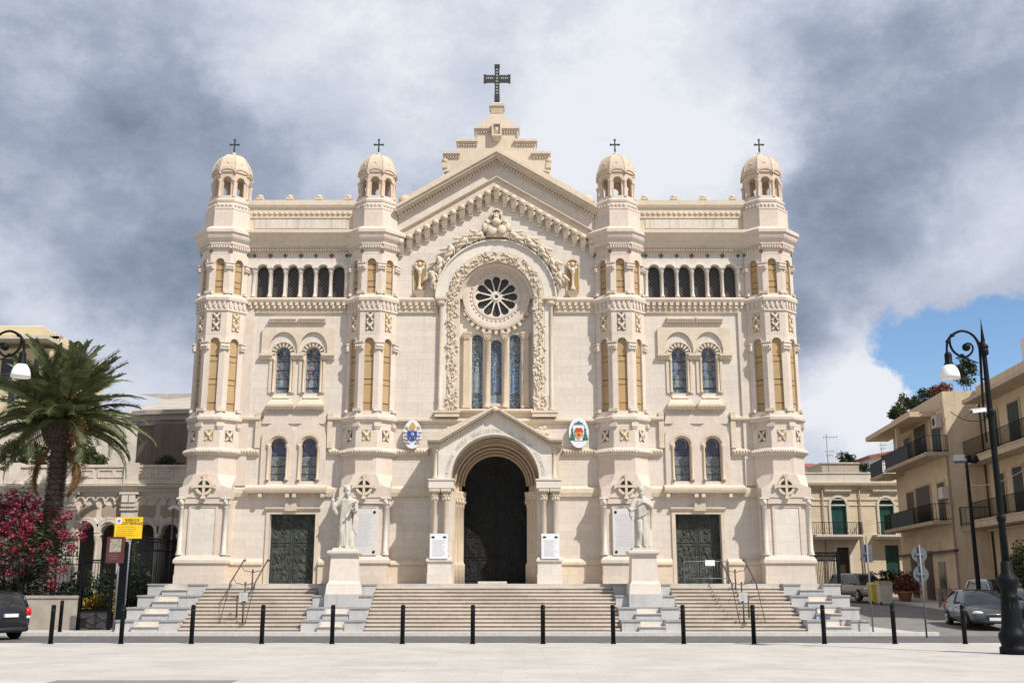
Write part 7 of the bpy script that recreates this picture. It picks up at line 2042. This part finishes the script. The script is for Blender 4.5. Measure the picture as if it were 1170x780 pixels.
def house_c():
    pl = PC; near = -16.0
    lx = lambda px, py: pl.at(px, py)[0]
    zr = pl.at(1150, 445)[1]
    root = thing('street_house', 'ochre house with dark shutters and wrought iron balconies at the right edge', 'building', (OC.x, OC.y, .4))
    q = pl.mb(); q.box(near, -.03, 0, 9, -.3, zr); q.build('wall', M_TANP, root)
    q = pl.mb(); q.box(near, -1.2, -1.25, 0, zr - .2, zr + .02); q.build('roof_slab', M_CONC, root)
    q = pl.mb(); q.box(near, -.03, -.04, 0, zr + .02, zr + .98 + .02); q.box(near, -2.5, .0, 3.0, zr + .02, zr + .98); q.build('roof_parapet', M_TANP, root)
    q = pl.mb(); z2 = pl.at(1140, 400, 1.5)[1]; q.box(lx(1163, 420), -3.0, 2.5, 6, zr + .98, z2); q.box(lx(1163, 420) - .3, -2.8, 2.2, 6, z2, z2 + .2); q.build('penthouse', M_PALEP, root)
    q = pl.mb(); q.box(near, lx(1160, 420), .4, 6, zr + .98, pl.at(1165, 388, .4)[1]); q.build('white_stair_tower', plain('tower_white', (.68, .66, .62), .9, var=.05), root)
    q = pl.mb(); a = lx(1168, 383); z = pl.at(1166, 390, .4)[1]; q.box(a - .3, a + .3, .6, 1.2, z, z + .5); q.box(a - .36, a + .36, .54, 1.26, z + .5, z + .6); q.build('chimney', plain('chimney_brick', (.25, .1, .07), .9), root)
    zf2 = pl.at(1150, 517)[1] + .05; zf1 = pl.at(1150, 593)[1] + .05
    for (pa, pb, py, z, h) in ((1133, 1142, 490, zf2, 2.35), (1154.5, 1168, 490, zf2, 2.4), (1186, 1200, 490, zf2, 2.4), (1112, 1119, 560, zf1, 2.4), (1140, 1150, 560, zf1, 2.4), (1160, 1172, 560, zf1, 2.5)):
        a, b = sorted((lx(pa, py), lx(pb, py))); opening(pl, root, a, b, z, z + h, M_SHUTD)
    balcony(pl, root, near, lx(1120, 520), zf2, 1.1, 1.0, 110, slab=.35)
    balcony(pl, root, lx(1117, 515), lx(1091, 520), zf2 - .2, 1.5, 1.0, 30, slab=.12)
    balcony(pl, root, near, lx(1127, 590), zf1, 1.1, 1.0, 110, slab=.4)
    balcony(pl, root, lx(1116, 600), -.1, zf1 - .25, 1.6, 1.05, 30, slab=.3, panel=(lx(1114, 600), -.2))
    q = pl.mb(); q.box(near, -.03, -.06, -.001, .0, zf1 - .6); q.build('ground_storey', M_TANS, root)
    q = pl.mb()
    q.prof_x([(0, zf1 - .6), (-.18, zf1 - .6), (-.24, zf1 - .45), (-.06, zf1 - .4), (0, zf1 - .4)], near, -.03); q.build('string_course', M_CONC, root)
    for (pa, pb) in ((1114, 1122), (1146, 1154), (1160, 1172)):
        a, b = sorted((lx(pa, 650), lx(pb, 650))); opening(pl, root, a, b, .25, 2.9, M_BROWN, name='door', proud=-.12, frame=M_TANS)
    for px in (1137.5,):
        q = pl.mb(); a = lx(px, 620); q.tube([(a, -.14, .2), (a, -.14, zr)], .06, 8); q.build('drain_pipe', M_BROWN, root)
    p = P(1172, 632, 49.5); bush('street_bush', 'bright flowering street bush at the right edge behind the lamp', 'bush', (p.x, p.y, 1.9), (.9, 1.1, 1.7), 90, .35, 36, .09, M_BUSH, 71, ground=.1, stems=4, extra=(16, .2, 20, .06, leaf_mat('white_flower', (.55, .5, .36), .2)))
house_c()
# pole with floodlights
y = 49.0; x = X(1117, 660, y)
root = thing('floodlight_post', 'dark slim post with two floodlights in front of the ochre house', 'lamp post', (x, y, hgt(y)))
q = MB(); zt_ = Z(527, y); q.lathe([(.17, hgt(y) - .1), (.17, .6), (.11, 1.0), (.10, 3), (.065, zt_)], x, y, 12); q.build('pole', M_IRON, root)
q = MB(); q.tube([(x - .4, y, zt_), (x + .4, y, zt_)], .03, 6); q.build('crossarm', M_IRON, root)
for s, m in ((-1, M_GREYM), (1, M_IRON)):
    q = MB(); q.M = Matrix.Translation((x + s * .32, y, zt_ + .12)) @ Matrix.Rotation(s * .5, 4, 'Z') @ Matrix.Rotation(-.4, 4, 'X'); q.box(-.24, .24, -.12, .12, -.16, .16); q.frus(-.2, .2, .12, .2, -.1, -.16, .16, .13, .19, .1); q.M = None; q.build('floodlight', m, root)
# railings of the passage beside the church
y = 46.5
root = thing('passage_fence', 'dark iron passage fence between the church and the side street', 'fence', (X(943, 660, y), y, LAND - .3))
q = MB(); a, b = X(928, 650, y), X(958, 650, y); railing(q, (a, y, 0), (b, y, 0), .1, Z(634, y), 16, r=.022, mid=(Z(640, y),)); q.build('bars', M_IRON, root)
q = MB(); q.box(b - .06, b + .06, y - .06, y + .06, .02, Z(630, y)); q.build('post', M_IRON, root)
# bins, hedge, planter
def wheelie(x, y, w, mbody, mlid, label, h=1.15):
    z = hgt(y) - .1; root = thing('wheeled_bin', label, 'rubbish bin', (x, y, z))
    q = MB(); q.frus(x - w * .43, x + w * .43, y - .32, y + .32, z + .06, x - w * .5, x + w * .5, y - .4, y + .4, z + h - .1); q.box(x - w * .53, x + w * .53, y - .43, y + .43, z + h - .12, z + h - .06); q.build('body', mbody, root)
    q = MB(); q.frus(x - w * .53, x + w * .53, y - .44, y + .43, z + h - .06, x - w * .45, x + w * .45, y - .2, y + .40, z + h + .08); q.build('lid', mlid, root)
    for s in (-1, 1):
        q = MB(); q.lathe([(.09, -.03), (.09, .03)], 0, 0, 12, smooth=False); q.v = [Vector((x + s * w * .4 + v.z, y - .25 + v.x, z + .09 + v.y)) for v in q.v]; q.build('wheel', M_TYRE, root)
M_BINY = plain('bin_yellow', (.55, .40, .03), .5); M_BING = plain('bin_grey', (.50, .48, .44), .5); M_BINL = plain('bin_lid_olive', (.25, .2, .05), .5)
wheelie(X(1002.5, 676, 62), 62.5, .55, M_BINY, M_BINY, 'narrow yellow wheeled bin beside the parked silver car')
wheelie(X(1011.5, 676, 61.6), 61.8, .75, M_BING, M_BINL, 'pale grey wheeled bin with olive lid by the hedge', 1.25)
bush('street_hedge', 'dark clipped hedge beside the wheeled bins at the far kerb', 'hedge', (X(1015, 662, 66), 66.5, hgt(66) + .95), (1.6, .6, .75), 50, .35, 40, .1, M_DBUSH, 81, ground=hgt(66))
bush('street_hedge', 'dark reddish shrub in a terracotta pot beside the hedge', 'shrub', (X(1036, 668, 64), 64, hgt(64) + 1.0), (.8, .6, .7), 30, .3, 36, .09, M_FLOWR, 82, ground=hgt(64) + .3)
x, y = X(1034, 680, 63.6), 63.6; z = hgt(y)
root = thing('plant_pot', 'round terracotta pot under the reddish shrub at the kerb', 'pot', (x, y, z)); q = MB(); q.lathe([(.3, z), (.42, z + .45), (.46, z + .47), (.46, z + .55), (.38, z + .55)], x, y, 18); q.build('body', plain('terracotta', (.3, .13, .08), .8), root); q = MB(); q.lathe([(.38, z + .54), (.2, z + .56)], x, y, 14); q.build('soil', M_GROUND, root)
x, y = X(1090, 650, 56.5), 56.5; z = hgt(y)
root = thing('folding_barrier', 'low wooden slatted barrier on the pavement behind the white car', 'barrier', (x, y, z))
q = MB(); 
for i in range(7): q.box(x - .9 + i * .3 - .06, x - .9 + i * .3 + .06, y - .02, y + .02, z + .05, z + 1.0)
q.build('slats', plain('old_wood', (.28, .2, .15), .8), root); q = MB(); q.box(x - .95, x + .95, y - .04, y - .02, z + .2, z + .28); q.box(x - .95, x + .95, y - .04, y - .02, z + .85, z + .93); q.build('rail', MATS['old_wood'], root)

# ================================================================== CARS
def car(name, label, cat, loc, heading, L, W, H, style, paint, group='cars parked or driving by', plate=True):
    """local axes: +y is the front, x across, z up"""
    root = thing(name, label, cat, loc, heading, group, local=True)
    hw = W / 2
    if style == 'sedan':
        body = [(-.5, .42, .78, .78), (-.49, .27, .90, .87), (-.46, .22, .97, .92), (-.36, .2, 1.0, .97), (-.2, .19, .98, 1), (0, .19, .96, 1), (.2, .19, .94, 1), (.27, .19, .90, .99), (.36, .2, .82, .97), (.44, .2, .72, .92), (.475, .22, .64, .86), (.495, .28, .56, .76), (.5, .36, .5, .68)]
        cab = [(-.47, .96, .98), (-.33, 1.25, .74), (-.2, 1.0, .70), (-.05, 1.0, .70), (.06, 1.0, .70), (.15, .6, .74), (.28, 0, .86)]
        roof_r = (-.30, .09); a_base, a_top, c_base, c_top = .285, .085, -.45, -.24; bp = -.08
    elif style == 'hatch':
        body = [(-.5, .45, .72, .78), (-.49, .30, .98, .88), (-.46, .24, 1.05, .94), (-.36, .22, 1.05, .98), (-.2, .2, 1.0, 1), (0, .2, .97, 1), (.2, .2, .95, 1), (.3, .2, .90, .99), (.4, .22, .80, .94), (.46, .24, .68, .86), (.49, .3, .6, .76), (.5, .38, .54, .68)]
        a_base, a_top, c_base, c_top = .29, .10, -.475, -.36; bp = -.1
    else:
        body = [(-.5, .42, .78, .8), (-.49, .30, .98, .9), (-.45, .26, 1.0, .96), (-.3, .24, 1.0, 1), (0, .24, .99, 1), (.22, .24, .97, 1), (.32, .25, .93, .98), (.42, .26, .85, .94), (.47, .28, .74, .87), (.495, .34, .64, .76), (.5, .4, .58, .7)]
        a_base, a_top, c_base, c_top = .33, .15, -.48, -.42; bp = -.12
    # lower body
    q = MB(); n = len(body); ring = 11; vs = []; fs = []
    for (f, z0, z1, w) in body:
        y = f * L; x = hw * w; h = z1 - z0
        half = [(.0, z0), (.75 * x, z0), (.94 * x, z0 + .06), (x, z0 + h * .3), (x, z0 + h * .55), (.985 * x, z0 + h * .78), (.93 * x, z1 - .03), (.80 * x, z1), (.45 * x, z1 + .025), (0, z1 + .035)]
        rg = [(-a, b) for a, b in half[::-1]] + half[1:-1]
        ring = len(rg)
        vs += [(a, y, b) for a, b in rg]
    for i in range(n - 1):
        for k in range(ring): j = (k + 1) % ring; fs.append((i * ring + k, i * ring + j, (i + 1) * ring + j, (i + 1) * ring + k))
    fs.append(tuple(range(ring))[::-1]); fs.append(tuple((n - 1) * ring + k for k in range(ring)))
    q.add(vs, fs, 0, True); bd = q.build('body', paint, root)
    def zb(f):
        for (a, _, za, wa), (b, _, zb_, wb) in zip(body[:-1], body[1:]):
            if a <= f <= b: t = (f - a) / (b - a); return za + (zb_ - za) * t, (wa + (wb - wa) * t) * hw
        return body[-1][2], body[-1][3] * hw
    # greenhouse
    def cabin(shrink, z_add, y0s=0):
        st = []
        N = 14
        for i in range(N + 1):
            f = c_base + (a_base - c_base) * i / N
            if f <= c_top: t = (f - c_base) / (c_top - c_base)
            elif f >= a_top: t = (a_base - f) / (a_base - a_top)
            else: t = 1
            t = max(0, min(1, t)); t = math.sin(t * PI / 2) ** .9
            zb0, wb = zb(f); mid = (f - c_top) / (a_top - c_top)
            zr = zb0 + (H - .02 - zb0 + .03 * math.sin(max(0, min(1, mid)) * PI)) * t
            wr = wb * .93 - (wb * .93 - hw * .70) * t
            st.append((f * L, zb0 - .02, zr + z_add, wb * .93 - shrink, wr - shrink))
        return st
    st = cabin(.0, 0)
    q = MB(); vs = []; fs = []
    for y, z0, z1, wb, wr in st:
        h = z1 - z0
        rg = [(-wb, z0), (-(wb + wr) / 2 * 1.01, z0 + h * .52), (-wr, z1 - .035 if h > .2 else z1 - .005), (-wr * .8, z1 - .004), (0, z1 + .012), (wr * .8, z1 - .004), (wr, z1 - .035 if h > .2 else z1 - .005), ((wb + wr) / 2 * 1.01, z0 + h * .52), (wb, z0)]
        vs += [(a, y, b) for a, b in rg]
    m = 9
    for i in range(len(st) - 1):
        for k in range(m - 1): fs.append((i * m + k, i * m + k + 1, (i + 1) * m + k + 1, (i + 1) * m + k))
    q.add(vs, fs, 0, True); q.build('windows', M_CGLASS, root)
    q = MB(); vs = []; fs = []
    rs = [s for s in st if c_top * L - .12 <= s[0] <= a_top * L + .10]
    for y, z0, z1, wb, wr in rs: vs += [(a, y, b) for a, b in ((-wr - .012, z1 - .075), (-wr - .004, z1 - .01), (-wr * .8, z1 + .008), (0, z1 + .024), (wr * .8, z1 + .008), (wr + .004, z1 - .01), (wr + .012, z1 - .075))]
    for i in range(len(rs) - 1):
        for k in range(6): fs.append((i * 7 + k, i * 7 + k + 1, (i + 1) * 7 + k + 1, (i + 1) * 7 + k))
    q.add(vs, fs, 0, True); q.build('roof', paint, root)
    def side_pts(f, t):
        y = f * L; s = min(st, key=lambda e: abs(e[0] - y)); 
        return s
    for s in (-1, 1):
        za, wa = zb(a_base); zt_ = H - .05
        q = MB(); q.tube([(s * wa * .90, a_base * L, za), (s * hw * .80, (a_base * .45 + a_top * .55) * L, za + (zt_ - za) * .66), (s * hw * .715, a_top * L, zt_)], [.035, .035, .03], 6); q.build('pillar', paint, root); q = MB()
        zc, wc = zb(c_base + .02); q.tube([(s * wc * .90, (c_base + .02) * L, zc), (s * hw * .80, (c_base * .5 + c_top * .5) * L, zc + (zt_ - zc) * .62), (s * hw * .715, c_top * L, zt_)], [.07, .06, .045], 6); q.build('pillar', paint, root); q = MB()
        zm, wm = zb(bp); q.tube([(s * wm * .945, bp * L, zm - .02), (s * hw * .845, bp * L, zm + (zt_ - zm) * .52), (s * hw * .72, bp * L, zt_)], [.028, .026, .022], 6)
        q.build('pillar', paint, root)
        for f, nm_ in ((.02, 'door'), (-.2, 'door')):
            q = MB(); zz, ww = zb(f); q.tube([(s * (ww + .004), f * L - .1, zz - .16), (s * (ww + .02), f * L, zz - .15), (s * (ww + .004), f * L + .1, zz - .16)], .014, 6); q.build('door_handle', paint, root)
        q = MB(); zz, ww = zb(.19); q.ell((s * (ww + .10), .17 * L, zz + .08), (.11, .07, .075), nu=10, nv=8); q.tube([(s * (ww * .93), .19 * L, zz + .02), (s * (ww + .06), .175 * L, zz + .06)], .02, 6); q.build('mirror', paint, root)
        # seams of the doors as thin dark lines
        q = MB()
        for f in (.17, bp, -.27): zz, ww = zb(f); q.box(s * (ww + .0) - .004, s * (ww + .0) + .004, f * L - .006, f * L + .006, .34, zz - .1)
        q.box(s * hw - .012, s * hw + .012, -.28 * L, .18 * L, .42, .46); q.build('door_seam', M_BLACK, root)
        for fy in (-.30, .305):
            y = fy * L; r = .315
            q = MB(); q.lathe([(r + .055, 0), (r + .055, .01)], 0, 0, 28, smooth=False); ww = zb(fy)[1]; q.v = [Vector((s * (ww + .004 - .01 + v.z), y + v.x, r + .02 + v.y)) for v in q.v]; q.build('wheel_arch', M_BLACK, root)
            q = MB(); q.lathe([(r - .09, -.11), (r - .03, -.11), (r, -.07), (r, .07), (r - .03, .11), (r - .09, .11)], 0, 0, 28); q.v = [Vector((s * (hw - .07) + v.z, y + v.x, r + v.y)) for v in q.v]; wh = q.build('wheel', M_TYRE, root)
            q = MB(); q.lathe([(.0, .0), (.05, .015), (.06, .0), (.19, -.01), (.215, .015), (.23, .0)], 0, 0, 24, cap=False)
            for k in range(7): a = k * 2 * PI / 7; q.tube([(.04 * math.cos(a), .04 * math.sin(a), .02), (.2 * math.cos(a), .2 * math.sin(a), .015)], [.03, .022], 6)
            q.v = [Vector((s * (hw - .07 + .10 + v.z * 1), y + v.x, r + v.y)) for v in q.v]; q.build('rim', M_CHROME, wh)
        zz, ww = zb(.465)
        q = MB(); q.ell((s * ww * .78, .462 * L, zz - .05), (.22, .15, .085), Matrix.Rotation(-s * .38, 3, 'Z'), nu=14, nv=8); q.build('headlight', M_LENS, root)
        zz, ww = zb(-.47)
        q = MB(); q.ell((s * ww * .88, -.478 * L, zz - .14), (.13, .12, .17), Matrix.Rotation(s * .4, 3, 'Z'), nu=14, nv=8); q.build('tail_light', M_RED, root)
        if style == 'hatch':
            q = MB(); q.ell((s * ww * .87, -.485 * L, zz - .30), (.12, .1, .07), Matrix.Rotation(s * .4, 3, 'Z'), nu=12, nv=8); q.build('reversing_light', M_LENS, root)
    q = MB(); q.box(-.36, .36, .488 * L, .503 * L, .42, .53); q.build('grille', M_BLACK, root)
    q = MB(); q.tube([(-.42, .49 * L, .555), (0, .507 * L, .56), (.42, .49 * L, .555)], .016, 6); q.build('grille_trim', M_CHROME, root)
    q = MB(); q.tube([(-hw * .78, .478 * L, .28), (-hw * .4, .506 * L, .27), (hw * .4, .506 * L, .27), (hw * .78, .478 * L, .28)], .06, 8); q.build('front_bumper', M_BLACK, root)
    q = MB(); q.tube([(-hw * .84, -.47 * L, .34), (-hw * .5, -.503 * L, .33), (hw * .5, -.503 * L, .33), (hw * .84, -.47 * L, .34)], .09, 8); q.build('rear_bumper', M_BLACK if style != 'sedan' else paint, root)
    q = MB(); q.box(-.26, .26, .506 * L, .516 * L, .33, .44); q.build('number_plate', M_PLATE, root)
    q = MB(); zp_ = .80 if style != 'sedan' else .7; q.box(-.26, .26, -.514 * L, -.497 * L, zp_ - .055, zp_ + .055); q.build('number_plate', M_PLATE, root)
    q = MB(); zz = zb(.25)[0]
    q.tube([(-.5, .275 * L, zz + .03), (.05, .25 * L, zz + .10)], .012, 5); q.build('wiper', M_BLACK, root)
    return root
def paint(name, c): return plain(name, c, .28, metal=.35, var=.03, coat=.8)
car('dark_hatchback', 'dark blue grey hatchback with red tail lights at the left edge', 'car', (-18.05, 37.6, -.1), R(62), 4.2, 1.78, 1.62, 'hatch', paint('paint_slate', (.014, .018, .027)))
yc = 45.0; car('grey_sedan', 'grey saloon car facing the plaza in front of the white car', 'car', (X(1118, 700, yc), yc, hgt(yc) - .1), PI - R(8), 4.65, 1.80, 1.50, 'sedan', paint('paint_grey', (.055, .063, .068)))
yc = 53.0; car('white_estate', 'white car partly hidden behind the grey saloon car', 'car', (X(1140, 690, yc), yc, hgt(yc) - .1), PI - R(4), 4.4, 1.80, 1.68, 'mpv', paint('paint_white', (.55, .56, .56)))
yc = 66.0; car('silver_people_carrier', 'silver people carrier parked at the far end beside the bins', 'car', (X(981, 675, yc), yc, hgt(yc) - .1), PI + R(14), 4.2, 1.75, 1.62, 'mpv', paint('paint_silver', (.24, .23, .21)))
yc = 47.5; car('black_car', 'black car mostly hidden behind the street lamp at the right edge', 'car', (X(1185, 700, yc), yc, hgt(yc) - .1), PI - R(4), 4.2, 1.75, 1.48, 'hatch', paint('paint_black', (.015, .016, .018)))
# cables and small street fittings on the houses
for i, (a, b, sag, lab) in enumerate((((1088, 548, 59.5), (1170, 536, 50.0), .5, 'pale sagging cable along the ochre house below its upper balcony'), ((1086, 470, 59.8), (1130, 477, 54.0), .35, 'thin dark cable between the balcony house and the ochre house'))):
    p, q_ = P(*a), P(*b); root = tag(MB().tube([p.lerp(q_, t / 16) - Vector((0, 0, sag * 4 * (t / 16) * (1 - t / 16))) for t in range(17)], .022, 5).build('cable', M_CONC if i == 0 else M_IRON), lab, 'cable')
for o in bpy.data.objects:
    if o.name.startswith('flowers') and o.parent and o.parent.name.startswith('street_bush'): o['kind'] = 'stuff'
